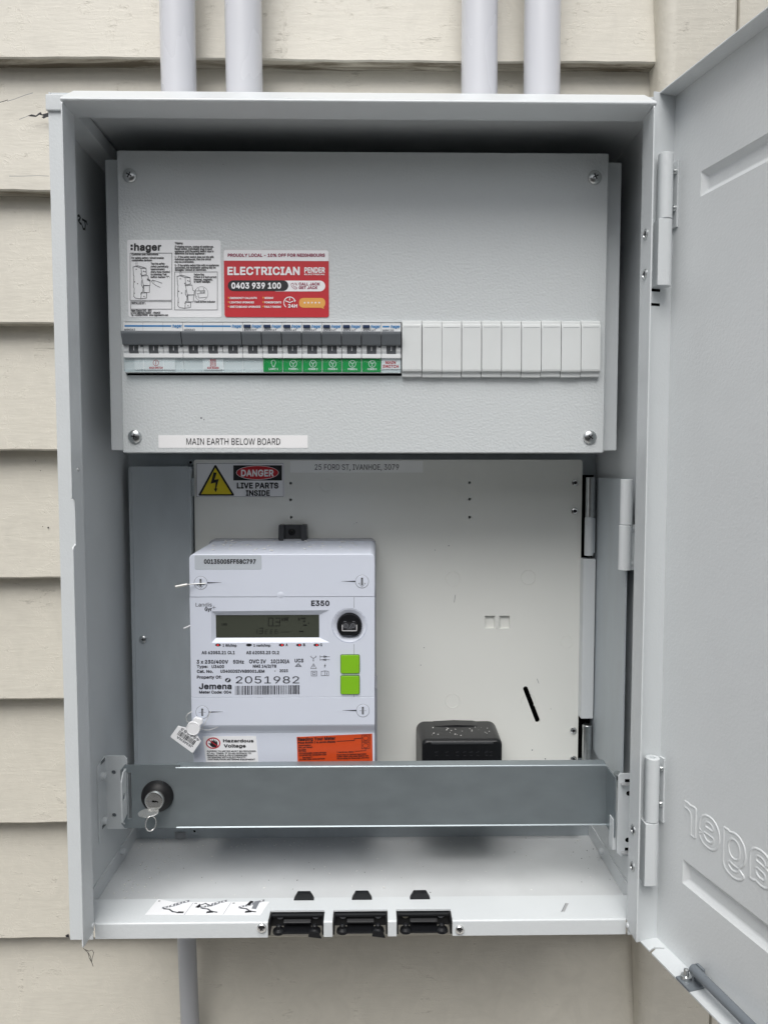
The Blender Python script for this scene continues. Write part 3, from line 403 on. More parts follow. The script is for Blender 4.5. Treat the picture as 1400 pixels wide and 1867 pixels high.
t	91	50,1 75,-2 83,1 84,4 81,20 66,20 57,23 52,28 50,37 50,127 54,130 78,130 81,132 82,148 78,152 54,152 51,153 50,187 48,188 30,188 27,188 26,184 26,154 21,152 5,151 2,148 2,133 6,130 24,130 26,127 27,28 29,19 35,10	58,-14 75,-14 87,-12 93,-9 98,-2 94,22 92,28 84,33 66,33 64,40 64,115 66,118 87,119 92,124 94,130 94,154 87,163 64,166 63,190 57,199 48,202 27,201 19,199 14,193 12,166 -3,163 -9,157 -10,130 -8,124 -3,119 9,118 12,115 12,37 17,13 23,4 33,-5 45,-11
u	164	72,-2 84,-1 96,3 105,8 117,24 119,19 120,1 123,0 142,1 142,148 141,151 123,152 118,148 117,49 112,37 105,29 99,24 87,20 75,20 63,24 57,28 50,37 46,55 46,148 42,152 24,152 22,148 22,46 25,31 32,16 42,7 57,0	62,-14 84,-14 108,-7 114,-12 120,-13 141,-13 149,-11 154,-5 156,151 154,157 147,163 120,164 114,163 107,157 106,151 104,52 96,38 84,34 69,35 62,43 60,49 58,151 57,157 51,163 42,164 18,163 10,157 8,151 8,43 11,28 18,14 30,0 45,-10
v	156	65,1 87,0 92,4 146,145 147,148 146,151 126,152 121,148 78,28 35,148 30,152 12,152 9,150	59,-11 69,-14 90,-13 96,-12 103,-5 161,148 160,157 153,163 123,164 117,163 110,157 78,72 75,76 47,154 43,160 33,164 12,164 3,163 -4,157 -5,148 1,130 50,1 53,-5
w	227	55,1 60,0 79,1 111,114 114,119 147,2 150,0 171,0 216,145 216,150 195,152 191,148 159,33 128,148 123,152 102,151 97,139 69,32 66,36 36,148 33,152 11,151 10,148	49,-11 57,-13 78,-13 84,-12 90,-7 111,61 114,66 133,1 137,-8 141,-11 150,-14 171,-13 180,-10 186,1 229,142 230,154 226,160 222,163 213,164 192,164 182,160 178,151 159,88 138,157 132,163 126,164 96,163 88,154 69,88 66,90 48,154 45,159 33,164 12,164 1,160 -3,154 -3,145 42,-2
x	151	10,1 15,0 36,0 75,60 78,58 114,1 117,0 141,0 140,4 91,76 138,148 138,151 114,151 111,149 78,96 75,96 40,151 14,151 14,148 61,79 59,73	2,-11 12,-14 42,-12 49,-5 75,33 79,31 102,-5 108,-11 117,-14 141,-14 150,-11 154,-8 156,1 154,7 107,76 152,145 153,154 147,162 138,164 108,163 99,155 79,124 75,122 52,157 45,163 15,164 2,160 -1,154 0,145 45,79 43,73 -3,7 -4,1 -4,-5
y	156	22,-56 36,-58 51,-56 66,-48 76,-35 146,145 147,148 146,151 126,152 121,148 78,28 35,148 30,152 12,152 9,150 64,1 58,-20 51,-30 42,-35 27,-35 24,-37 20,-53	35,-71 54,-69 69,-62 84,-47 91,-35 161,148 160,157 153,163 123,164 117,163 111,158 78,72 75,76 47,154 43,160 33,164 12,164 3,163 -4,157 -6,151 -4,142 50,1 43,-20 39,-22 27,-22 18,-24 11,-32 7,-47 7,-59 12,-66 18,-69
z	152	17,1 21,0 132,0 135,1 136,19 132,22 54,23 51,25 133,133 134,148 132,151 21,151 20,133 22,130 96,130 101,127 17,19	10,-11 21,-14 132,-14 141,-12 146,-8 148,-2 148,22 147,28 141,34 132,36 81,36 78,37 145,127 146,151 145,157 141,161 129,164 24,164 15,163 8,157 6,130 8,124 12,120 21,117 69,116 74,115 5,25 4,19 4,-2
0	181	80,-2 99,-2 111,0 123,5 136,16 147,31 154,46 162,82 162,103 160,130 156,151 147,172 136,187 120,200 108,204 93,206 67,202 57,197 45,187 32,169 28,160 23,142 20,118 21,73 26,49 32,34 40,22 54,8 66,2/78,22 63,32 51,52 44,82 44,121 49,145 60,168 76,181 96,184 108,180 117,173 129,154 136,124 136,79 129,49 117,30 108,24 99,21 90,20	74,-14 96,-16 111,-13 129,-6 141,2 151,13 162,31 170,52 174,79 176,106 174,133 169,154 159,178 148,193 129,210 114,216 93,220 78,218 60,213 48,207 33,193 20,175 16,166 10,145 6,121 8,70 14,43 20,28 35,7 46,-2 57,-9/84,34 78,36 71,43 62,61 56,97 58,118 63,145 72,162 81,169 96,170 109,163 118,145 124,121 124,91 119,61 108,40 96,33
1	181	31,1 33,0 153,0 156,1 156,19 153,22 114,22 110,25 110,199 108,204 78,203 34,169 34,148 36,146 81,177 84,176 84,25 81,22 33,22 30,19	24,-11 33,-14 153,-14 162,-12 169,-5 170,22 165,30 156,34 126,34 124,37 124,202 122,208 117,214 108,216 81,216 72,214 27,181 22,175 22,142 24,137 30,132 42,133 69,152 72,148 72,37 69,34 33,34 24,32 21,30 18,22 18,-2
2	181	26,1 30,0 153,0 155,1 156,19 153,22 66,22 62,25 124,91 139,109 149,130 152,151 148,172 138,186 120,200 108,204 93,206 72,204 51,195 39,183 33,174 27,154 26,148 30,144 49,145 54,162 60,171 69,179 84,184 99,183 116,175 125,163 128,148 125,133 115,115 26,19	19,-11 30,-14 153,-14 162,-11 167,-5 168,25 162,33 153,36 96,36 93,37 148,100 158,115 164,133 165,157 160,178 152,190 140,202 126,211 114,216 93,220 66,216 42,204 27,189 21,180 14,154 14,142 21,133 48,132 57,134 62,139 66,156 70,163 75,168 84,170 96,170 108,165 114,154 114,145 109,130 100,118 14,25 13,-2
3	181	76,-2 99,-2 123,5 142,19 154,37 157,55 156,67 152,82 145,94 135,103 119,112 91,118 147,182 148,187 147,203 30,204 28,202 28,184 30,180 111,180 114,178 64,121 62,103 66,100 93,98 105,96 117,89 123,83 129,73 132,61 130,46 123,34 117,28 105,23 87,20 78,20 57,29 49,37 42,52 21,52 18,49 25,28 36,14 54,3	68,-14 99,-15 120,-10 132,-5 154,13 166,31 169,43 170,61 168,76 163,91 153,104 144,113 117,127 160,178 161,205 159,210 153,215 30,216 21,214 16,208 15,178 21,170 30,168 81,168 85,166 50,124 50,100 51,94 60,88 93,85 102,83 112,76 118,64 117,49 111,40 99,34 87,33 75,35 64,40 59,46 55,58 48,64 18,65 12,64 6,58 4,49 8,34 18,15 30,3 42,-5
4	181	113,1 117,0 135,0 137,1 138,41 141,42 162,42 166,46 165,64 162,66 141,66 138,68 138,124 136,127 117,128 112,124 112,70 111,66 48,66 45,67 122,199 122,202 120,204 102,204 96,199 18,67 16,61 16,46 18,42 111,42 112,40	106,-11 117,-14 135,-14 144,-11 150,-2 151,28 171,31 177,37 178,43 178,67 176,73 168,78 153,78 150,82 150,130 147,135 141,139 114,140 103,136 99,133 99,81 96,78 69,79 68,82 135,196 136,205 134,211 129,215 120,216 96,216 86,208 6,73 2,64 3,40 6,35 12,31 96,30 99,28 100,-2
5	181	78,-2 96,-2 111,1 133,13 144,25 152,40 155,52 156,70 153,88 145,106 135,117 120,127 105,132 87,134 69,129 57,123 54,124 60,178 63,180 144,180 146,184 146,199 144,204 42,204 38,199 28,103 30,100 48,98 66,107 78,110 93,110 102,108 111,104 120,96 127,85 130,73 130,55 125,40 114,28 99,21 87,20 72,23 56,34 48,52 26,52 24,46 28,34 40,16 57,4	72,-14 99,-15 117,-11 129,-6 139,1 152,13 164,34 168,49 170,73 164,97 154,115 138,131 123,140 96,146 72,144 70,148 72,163 75,168 144,168 153,170 159,178 159,205 157,211 150,215 42,216 33,215 26,208 15,112 14,100 17,94 24,89 48,86 57,87 78,97 96,97 110,88 117,72 117,58 114,49 108,40 96,34 81,34 69,40 64,46 60,58 53,64 24,65 18,64 12,58 10,52 12,40 16,28 23,16 42,-3 57,-10
6	181	80,-2 108,-1 129,9 145,25 154,46 156,58 154,79 147,97 138,109 126,118 111,124 90,126 75,122 74,124 126,199 126,203 102,203 99,201 41,115 32,97 27,79 26,70 27,49 35,28 44,16 57,6/78,21 63,30 54,43 50,55 52,79 59,91 75,103 90,106 102,105 116,97 127,82 130,70 129,49 121,34 111,25 96,20	74,-14 84,-16 105,-14 120,-10 135,-3 157,19 167,43 168,73 164,91 157,106 147,119 135,128 123,134 103,139 104,145 141,199 140,208 132,215 102,216 96,215 90,210 35,130 22,106 15,88 12,73 12,55 16,37 23,22 34,7 45,-2 60,-10/81,34 72,40 65,52 64,67 65,76 71,85 81,92 90,94 99,92 108,87 115,76 118,67 116,52 109,40 102,35 93,32
7	181	40,1 63,0 68,4 155,178 156,202 153,204 27,204 25,202 24,184 27,180 126,180 129,178	32,-11 42,-14 63,-14 72,-11 78,-5 169,175 169,205 166,211 162,215 153,216 27,216 18,214 13,208 12,178 18,170 27,168 102,168 107,166 27,6 26,-5
8	181	78,-2 108,-1 120,2 135,9 154,28 160,52 158,70 151,85 138,98 123,106 140,118 149,133 152,145 152,157 149,172 142,184 126,197 111,204 93,206 72,204 58,199 45,190 33,174 28,157 28,145 32,133 41,118 58,106 42,98 32,88 24,73 21,58 23,37 33,20 42,12 54,5/75,21 60,28 50,40 47,49 46,61 50,73 63,86 78,93 90,94 114,89 126,79 133,67 134,52 131,40 123,30 108,22 93,20/78,117 63,126 56,136 54,154 57,166 66,177 81,183 99,183 111,179 120,172 126,160 128,145 123,133 114,123 105,118 90,116	72,-14 81,-16 108,-14 123,-11 141,-3 166,22 170,34 174,49 172,67 169,79 163,91 149,106 149,109 160,124 165,142 165,163 161,178 154,190 138,205 123,213 102,218 87,220 66,216 45,206 36,200 25,187 20,178 16,163 16,142 19,130 24,119 32,109 32,106 18,91 10,73 8,49 10,34 20,16 35,1 51,-8/78,34 66,40 60,52 61,64 67,73 75,78 90,82 105,78 114,73 120,64 122,55 119,46 115,40 102,34 87,32/84,130 75,133 69,140 66,148 69,160 74,166 81,170 96,170 105,168 112,160 114,154 114,148 111,139 102,131 93,129
9	181	54,1 57,0 78,0 81,1 136,82 146,100 153,121 156,145 152,163 146,175 138,186 129,194 108,204 87,206 72,204 57,198 38,181 28,160 26,148 26,127 32,109 40,97 51,88 66,81 87,78 105,82 107,79/78,99 63,108 54,121 50,133 52,154 59,169 72,180 90,184 102,182 116,175 126,162 130,148 129,127 124,115 111,103 96,98	46,-11 54,-13 78,-14 87,-11 91,-8 148,76 158,94 166,115 168,130 168,148 165,166 158,181 140,202 126,211 114,216 87,220 66,216 51,209 41,202 26,187 15,163 12,151 12,130 19,106 24,97 39,81 48,75 60,69 79,64 41,7 40,-5/81,112 72,117 66,127 64,136 65,151 71,163 78,168 90,171 99,170 108,165 115,154 118,145 116,130 112,121 105,114 96,111
.	75	29,1 33,-1 42,-1 48,1 54,7 56,19 54,25 48,32 42,34 33,34 27,31 22,25 20,16 21,10	32,-14 42,-14 54,-10 64,-2 69,10 69,22 66,31 57,41 48,46 36,48 24,44 12,34 7,22 6,13 10,1 21,-10
,	75	17,-47 30,-48 35,-44 54,25 52,28 30,28 27,26 16,-44	11,-59 18,-60 36,-60 42,-57 47,-50 68,25 66,34 60,40 30,42 21,40 15,34 2,-41 4,-53
:	75	29,1 33,-1 42,-1 48,1 54,7 56,19 54,25 48,32 42,34 33,34 27,31 22,25 20,16 21,10/33,109 42,109 48,111 56,121 56,127 54,135 45,144 33,144 27,141 21,133 20,127 22,118	32,-14 42,-14 54,-10 64,-2 69,10 69,22 66,31 57,41 48,46 36,48 24,44 12,34 7,22 6,13 10,1 21,-10/28,97 36,96 48,97 57,102 66,112 70,124 67,139 60,149 51,155 39,158 27,156 18,150 9,139 6,130 8,115 18,103
-	181	47,76 132,76 134,79 134,94 132,98 48,98 46,94 46,79	41,64 48,62 138,64 144,68 147,73 147,100 141,108 132,110 42,109 34,103 32,97 33,73 36,68
+	181	80,16 84,14 99,14 102,16 102,64 105,68 153,68 156,73 156,88 153,90 104,91 102,94 102,142 99,146 84,146 80,142 80,94 78,91 27,90 24,88 24,73 27,68 75,68 79,67	80,1 102,1 108,2 113,7 116,13 116,52 117,55 159,56 166,61 169,67 169,94 162,102 153,104 120,104 116,106 115,148 111,155 102,158 75,157 68,151 66,105 63,104 21,102 14,97 12,91 12,67 18,58 27,56 63,56 66,53 67,10 72,4
*	181	81,91 84,90 99,91 99,129 102,130 135,110 143,124 141,128 109,145 110,148 143,166 138,178 135,182 132,182 102,162 99,163 100,202 96,204 84,204 81,202 81,162 48,182 44,181 37,169 39,164 70,148 72,145 38,127 39,121 44,112 48,110 81,131	74,79 84,76 105,78 112,85 114,106 129,98 141,98 149,106 157,121 158,127 155,133 137,145 138,148 153,156 157,163 157,172 150,184 144,192 138,196 129,195 114,186 112,208 105,215 84,216 75,215 68,208 68,187 66,186 51,195 39,194 32,187 23,169 23,163 26,157 42,148 43,145 30,138 24,132 23,124 27,115 33,105 42,98 51,98 67,106 68,85
/	100	7,-29 9,-30 27,-30 30,-26 93,208 93,211 90,214 75,214 71,211	-1,-41 9,-44 33,-42 39,-37 42,-32 106,205 106,217 99,225 90,226 72,226 66,225 59,217 -7,-26 -7,-35
(	109	72,-38 90,-38 93,-35 69,25 60,73 62,106 67,139 77,175 92,211 93,214 90,216 72,215 68,211 60,195 44,148 39,121 36,91 37,61 44,22 59,-17	66,-50 75,-52 99,-50 106,-44 108,-38 82,28 74,76 75,103 80,136 89,169 108,214 104,223 99,227 93,228 66,227 56,217 36,169 29,142 24,109 23,70 30,25 47,-23 59,-44
)	109	18,-38 36,-38 42,-32 54,-8 65,22 74,70 72,115 64,154 46,202 39,214 36,216 17,214 32,175 42,138 48,97 48,70 42,31 32,1 16,-35	11,-50 18,-52 42,-50 52,-41 66,-14 78,19 86,67 84,118 74,166 64,196 52,220 45,227 36,228 12,227 5,223 3,217 4,208 16,181 24,154 32,118 36,94 36,73 30,37 20,7 3,-35 4,-44
%	270	188,-2 207,-4 219,0 231,10 239,25 240,49 237,66 228,80 219,86 210,89 192,89 177,83 167,73 162,61 160,34 164,19 176,4/55,1 72,0 78,3 205,187 213,199 213,203 195,204 192,202/192,16 185,22 182,31 183,58 186,65 192,70 201,72 207,71 214,67 219,55 218,28 214,19 209,16 201,14/57,115 78,114 90,118 101,127 109,142 110,166 106,184 98,196 84,205 63,206 51,203 39,192 32,181 30,163 32,139 42,123/63,132 57,136 52,145 50,154 52,172 55,181 60,186 66,188 75,188 83,184 88,175 90,166 88,145 83,136 78,132	183,-14 207,-16 225,-11 234,-6 243,4 251,19 253,31 254,52 250,70 241,85 231,94 222,99 207,102 195,102 180,99 171,95 160,85 151,70 148,58 148,31 152,13 156,6 168,-6/46,-11 54,-13 75,-13 83,-11 89,-5 227,196 228,205 222,214 213,216 195,216 186,214 180,208 42,7 40,-2/201,27 196,31 194,37 195,52 198,58 201,59 205,55 206,49 206,34/51,103 75,100 93,105 102,110 111,119 121,136 124,151 124,169 119,187 113,199 104,208 90,216 78,219 66,220 48,216 39,210 28,199 20,187 16,166 17,151 20,133 33,114/69,144 65,148 64,157 65,172 69,176 75,172 76,163 75,148 72,145
&	179	66,-2 87,-2 102,1 117,6 132,15 147,0 173,1 148,34 159,58 162,76 163,88 159,90 141,89 136,64 132,56 129,56 89,106 108,122 121,136 128,151 130,163 126,178 116,193 105,200 84,206 69,204 54,200 41,190 34,178 30,166 32,145 39,130 52,112 52,109 31,91 23,82 16,70 14,58 16,37 27,18 46,4/72,19 60,22 48,30 41,40 38,52 40,61 44,70 57,83 69,91 112,40 115,34 96,22 81,18/72,126 57,148 54,160 56,169 63,178 69,182 78,184 90,183 98,178 103,172 104,166 104,154 92,139 75,126	60,-14 69,-16 93,-14 114,-9 129,-2 141,-12 174,-13 183,-10 188,-2 186,7 164,34 175,70 176,88 174,96 168,101 162,102 135,101 128,94 126,84 123,84 108,103 131,127 138,139 142,157 142,169 138,184 130,196 114,210 102,215 84,218 69,218 48,211 36,203 23,187 18,169 18,148 24,130 34,112 11,88 4,76 1,61 3,34 8,22 14,13 26,1 36,-6/66,33 56,40 52,52 56,64 66,73 76,64 96,37 81,32/75,144 69,154 68,160 70,166 78,171 87,170 91,166 90,157 84,149
"	128	31,130 36,128 48,128 52,130 54,199 54,202 51,204 29,202/76,130 81,128 93,128 98,130 99,203 78,204 75,202	32,115 51,115 57,116 63,121 72,116 96,115 102,116 108,121 110,127 114,202 112,208 108,213 96,216 78,216 66,213 51,216 33,216 24,215 18,210 16,202 18,130 21,121 27,116
'''
CAP = 204.0
_gl = {}
for _ln in GLYPHS.strip('\n').split('\n'):
    _c, _adv, _r, _b = _ln.split('\t')
    _gl[_c] = (int(_adv), _r, _b)
def _area(l): return sum(l[i - 1][0] * l[i][1] - l[i][0] * l[i - 1][1] for i in range(len(l))) / 2
def _inside(p, l):
    c = False
    for i in range(len(l)):
        (x0, y0), (x1, y1) = l[i - 1], l[i]
        if (y0 > p[1]) != (y1 > p[1]) and p[0] < (x1 - x0) * (p[1] - y0) / (y1 - y0) + x0: c = not c
    return c
_gp = {}
def glyph_groups(ch, bold):
    k = (ch, bold)
    if k not in _gp:
        cs = [[tuple(map(int, p.split(','))) for p in l.split(' ')] for l in _gl[ch][2 if bold else 1].split('/')]
        big = max(cs, key=lambda l: abs(_area(l))); sg = 1 if _area(big) > 0 else -1
        outs = [[l] for l in cs if _area(l) * sg > 0]
        for h in [l for l in cs if _area(l) * sg < 0]:
            for o in outs:
                if _inside(h[0], o[0]): o.append(h); break
        _gp[k] = outs
    return _gp[k]
_tc = {}
def glyphs(s, bold=0.0):
    k = (s, bold >= 0.03)
    if k not in _tc:
        vs, fs, x = [], [], 0
        for ch in s:
            if ch == ' ': x += 75; continue
            for grp in glyph_groups(ch, k[1]):
                tr = tessellate_polygon([[Vector((u, v, 0)) for u, v in l] for l in grp])
                o = len(vs); vs += [(u + x, v) for l in grp for u, v in l]; fs += [tuple(i + o for i in t) for t in tr]
            x += _gl[ch][0] + (10 if k[1] else 0)
        _tc[k] = (vs, fs)
    return _tc[k]

class Decal:
    """flat print on a plane; positions are given as u,v through fn(u,v)->(x,z); Y plane per layer"""
    def __init__(s, Y, px=True, fn=None, fn3=None):
        s.Y = Y; s.ink = {}; s.fn3 = fn3
        s.fn = fn or (lambda u, v: (at(u, v, Y).x, at(u, v, Y).z))
    def P(s, u, v, k):
        if s.fn3: return s.fn3(u, v, k)
        x, z = s.fn(u, v); return (x, s.Y - k, z)
    def mb(s, ink): return s.ink.setdefault(ink, MB())
    def poly(s, ink, pts, k=0.2):
        tr = tessellate_polygon([[Vector((u, v, 0)) for u, v in pts]])
        s.mb(ink).add([s.P(u, v, k) for u, v in pts], [tuple(t) for t in tr]); return s
    def rect(s, ink, u0, u1, v0, v1, k=0.2): return s.poly(ink, [(u0, v0), (u1, v0), (u1, v1), (u0, v1)], k)
    def rr(s, ink, u0, u1, v0, v1, r, k=0.2): return s.poly(ink, rrect(u0, u1, min(v0, v1), max(v0, v1), r), k)
    def line(s, ink, pts, wd, k=0.25, closed=False):
        m = s.mb(ink); n = len(pts)
        for i in range(n if closed else n - 1):
            (x0, y0), (x1, y1) = pts[i], pts[(i + 1) % n]
            L = math.hypot(x1 - x0, y1 - y0)
            if L < 1e-6: continue
            dx, dy = (x1 - x0) / L * wd / 2, (y1 - y0) / L * wd / 2
            q = [(x0 - dx - dy, y0 - dy + dx), (x0 - dx + dy, y0 - dy - dx), (x1 + dx + dy, y1 + dy - dx), (x1 + dx - dy, y1 + dy + dx)]
            m.add([s.P(u, v, k + 0.004 * (i % 2)) for u, v in q], [(0, 1, 2, 3)])
        return s
    def box(s, ink, u0, u1, v0, v1, wd, k=0.25): return s.line(ink, [(u0, v0), (u1, v0), (u1, v1), (u0, v1)], wd, k, True)
    def ring(s, ink, u, v, a, b, wd, k=0.25, a0=0, a1=360, n=36):
        m = s.mb(ink); vs = []; fs = []
        for i in range(n + 1):
            t = R(a0 + (a1 - a0) * i / n)
            vs.append(s.P(u + (a + wd / 2) * math.cos(t), v + (b + wd / 2) * math.sin(t), k))
            vs.append(s.P(u + (a - wd / 2) * math.cos(t), v + (b - wd / 2) * math.sin(t), k))
        for i in range(n): fs.append((2 * i, 2 * i + 1, 2 * i + 3, 2 * i + 2))
        m.add(vs, fs); return s
    def disc(s, ink, u, v, a, b=None, k=0.2, n=24): return s.poly(ink, ell(u, v, a, b or a, n), k)
    def text(s, ink, t, u0, u1, vcap, vbase, bold=0.0, k=0.3, rot=0, pivot=None):
        if abs(vbase - vcap) < 6.4: bold = 0.03              # small print is set in the heavier weight
        vs, fs = glyphs(t, bold)
        if not vs: return s
        a = min(p[0] for p in vs); b = max(p[0] for p in vs)
        out = []
        for x, y in vs:
            u = u0 + (x - a) / (b - a) * (u1 - u0); v = vbase + y / CAP * (vcap - vbase)
            if rot:
                pu, pv = pivot or ((u0 + u1) / 2, (vcap + vbase) / 2); c, sn = math.cos(R(rot)), math.sin(R(rot))
                du, dv = u - pu, v - pv; u, v = pu + du * c - dv * sn, pv + du * sn + dv * c
            out.append(s.P(u, v, k))
        s.mb(ink).add(out, fs); return s
    NAMES = {}
    def build(s, parent, names=None, default='lettering'):
        for ink, m in s.ink.items():
            if m.v: m.build((names or {}).get(ink, default), ink, parent, smooth=0)['kind'] = 'stuff'

def sheet(name, material, poly, Y0, t, parent, label=None, bev=0):
    return MB().prism(poly, 'y', Y0 - t, Y0, b=bev).build(name, material, parent, label, smooth=25)
def screw(parent, x, y, z, r, h=None, material='zinc', rot=20, slot=True, d=(0, -1, 0), name='screw', cross='ink'):
    h = h or r * 0.55
    s_ = MB().lathe((x, y, z), d, [(r, 0), (r, h * .25), (r * .93, h * .55), (r * .72, h * .85), (r * .4, h), (0, h * 1.02)], 20).build(name, material, parent)
    if slot:
        m = MB(); dv = Vector(d); u = dv.orthogonal().normalized(); v = dv.cross(u); c = Vector((x, y, z)) + dv * (h * 1.0)
        for k in (0, 90):
            a = R(rot + k); e = u * math.cos(a) + v * math.sin(a); f = dv.cross(e)
            q = [c + e * r * .42 + f * r * .09, c + e * r * .42 - f * r * .09, c - e * r * .42 - f * r * .09, c - e * r * .42 + f * r * .09]
            q2 = [p + dv * 0.12 for p in q]
            m.add(q + q2, [(4, 5, 6, 7), (0, 1, 5, 4), (1, 2, 6, 5), (2, 3, 7, 6), (3, 0, 4, 7)])
        m.build('slot', cross, s_, smooth=0)
    return s_
def rivet(parent, x, y, z, r=3.0, d=(0, -1, 0), material='zinc', core=True):
    m = MB().lathe((x, y, z), d, [(r, 0), (r, .3), (r * .85, r * .35), (r * .55, r * .45), (r * .45, r * .42), (r * .4, r * .2)] if core else
                   [(r, 0), (r * .95, r * .35), (r * .65, r * .62), (0, r * .7)], 16)
    o = m.build('rivet', material, parent)
    if core: MB().lathe(Vector((x, y, z)) + Vector(d) * (r * .21), d, [(r * .4, 0), (0, .05)], 10).build('core', 'ink', o, smooth=0)
    return o

# ================================================================== SETTING
g = MB().box(-30000, 30000, -30000, 830, -1500, -CAM_H).build('ground', 'ground_soil', smooth=0)
tag(g, None, None, kind='structure')

# ---- added sky blocker: unseen boards behind the camera shut off the low sky
NX, NTOP = 4500, 850
nb = thing('low_sky_blocker', 'added board screen behind the camera, out of view, blocking the low sky', 'light blocker', (0, -2000, -CAM_H)); nb['kind'] = 'structure'
for k in range(16):
    z = -CAM_H + 150 * k
    MB().box(-NX, NX, -2020, -2000, z, min(z + 146, NTOP)).build('blocker_board', 'blocker_timber', nb, smooth=0)

# ---- weatherboard wall
wall = thing('weatherboard_wall', 'cream painted weatherboard wall behind the grey cabinet', 'wall', (-300, 800, -CAM_H)); wall['kind'] = 'thing'
TRX = 306.0
EDGE = [442.5 + 140.2 * 2, 442.5 + 140.2, 442.5, 302.9, 161.6, 22.8, -120.5, -257.5, -401.0, -539.0, -679.5]
for i, e in enumerate(EDGE):
    top = (EDGE[i - 1] if i else e + 140.2) + 22
    rr_ = random.Random(40 + i)
    # board section: thick butt edge at the bottom, tapering towards the top, laid lap over lap; slightly wavy drip edge
    N = 70; x0, x1 = -1500.0, TRX + .6
    vs, fs = [], []
    ph = [rr_.uniform(0, 6) for _ in range(4)]
    for k in range(N + 1):
        x = x0 + (x1 - x0) * (k / N)
        wv = 0.5 * math.sin(x * .011 + ph[0]) + 0.35 * math.sin(x * .037 + ph[1]) + 0.25 * math.sin(x * .11 + ph[2])
        yb = 797 + 0.5 * math.sin(x * .008 + ph[3])
        prof = [(yb + 1.3, e + wv), (yb, e + 1.6 + wv), (yb + 10.5, e + 70), (yb + 21.5, top), (yb + 44, top), (yb + 44, e + 6), (yb + 25.2, e + 0.4 + wv)]
        vs += [(x, y, z) for y, z in prof]
    P_ = 7
    for k in range(N):
        for j in range(P_):
            a, b_ = k * P_ + j, k * P_ + (j + 1) % P_
            fs.append((a, b_, b_ + P_, a + P_))
    fs += [tuple(range(P_)), tuple(range(N * P_, N * P_ + P_))]
    b = MB().add(vs, fs).build('weatherboard', 'board_paint', wall, smooth=20)
    if i == 3:                        # split in the paint beside the cabinet's top corner
        d = Decal(801.5)
        d.poly('ink', [(50, 211), (58, 208), (66, 210), (72, 205), (75, 204), (77, 208), (92, 204), (97, 207), (97, 212), (86, 213), (80, 216), (76, 213), (80, 211), (72, 209), (66, 213), (56, 212)], 0.5)
        d.line('ink', [(0, 186), (8, 184), (14, 182)], 1.3, .5)
        d.line('ink_soft', [(14, 184), (28, 180), (46, 173), (60, 169)], .9, .5)
        d.line('ink_soft', [(36, 217), (44, 214), (52, 211)], .9, .5)
        d.build(b, default='paint_crack')
    if i == 4:
        d = Decal(799.0)
        d.line('ink_soft', [(24, 326), (50, 326), (76, 325), (95, 326)], .8, 8)
        d.build(b, default='paint_crack')
    if i == 8:
        d = Decal(797.0); d.poly('ink', [(120, 1705), (126, 1702), (127, 1709), (121, 1708)], 1.2); d.build(b, default='paint_crack')
    if i in (5, 6):
        d = Decal(806.0); dots = {5: [(80, 749, 1.7)], 6: [(89, 962, 1.6), (79, 960, .8), (66, 840, .9), (75, 858, .8)]}[i]
        for u, v, r in dots: d.disc('ink', u, v, r, k=1.5, n=9)
        d.build(b, default='nail_hole')
MB().box(-1500, 900, 842, 900, -CAM_H, 760).build('wall_frame', 'wall_frame', wall, smooth=0)

t = MB(); rad = 16
prof = [(TRX, 842), (TRX, 778 + rad)] + [(TRX + rad - rad * math.cos(R(a)), 778 + rad - rad * math.sin(R(a))) for a in (15, 30, 45, 60, 75, 90)] + [(TRX + 76, 777), (TRX + 79, 780), (TRX + 79, 842)]
t.prism(prof, 'z', -CAM_H, 760)
tag(t.build('corner_trim', 'trim_paint', smooth=40), 'cream upright trim board beside the cabinet, partly behind the open door', 'trim', kind='thing')
t = MB().prism([(TRX + 81.5, 842), (TRX + 81.5, 786), (TRX + 84, 783), (TRX + 320, 783), (TRX + 320, 842)], 'z', -CAM_H, 760)
tag(t.build('flat_trim', 'trim_paint', smooth=40), 'flat cream board showing in the top right corner above the door', 'trim', kind='thing')

# ---- conduits
for px0, px1, lab in ((290, 355, 'leftmost of the four thick grey conduits above the cabinet'), (409, 477, 'second from left of the thick grey conduits above the cabinet'),
                      (842, 909, 'third from left of the thick grey conduits above the cabinet'), (957, 1024, 'rightmost of the four thick grey conduits above the cabinet')):
    xa, xb = ax(px0, 100, 766), ax(px1, 100, 766); cx, r = (xa + xb) / 2, (xb - xa) / 2 * 0.985
    m = MB(); n = 40; N = 14
    m.tube([(cx + 0.25 * math.sin(k * .9), 772, 300 + 32 * k) for k in range(N)], r, n)
    tag(m.build('conduit', 'pvc', smooth=50), lab, 'conduit', 'conduits entering the cabinet top')
m = MB().tube([(ax(335, 1720, 778) + 2.5 * k * 0.25, 780, -400 - 28 * k) for k in range(12)], 10.2, 28)
tag(m.build('thin_conduit', 'pvc_dark', smooth=50), 'thin grey conduit dropping from under the cabinet', 'conduit')

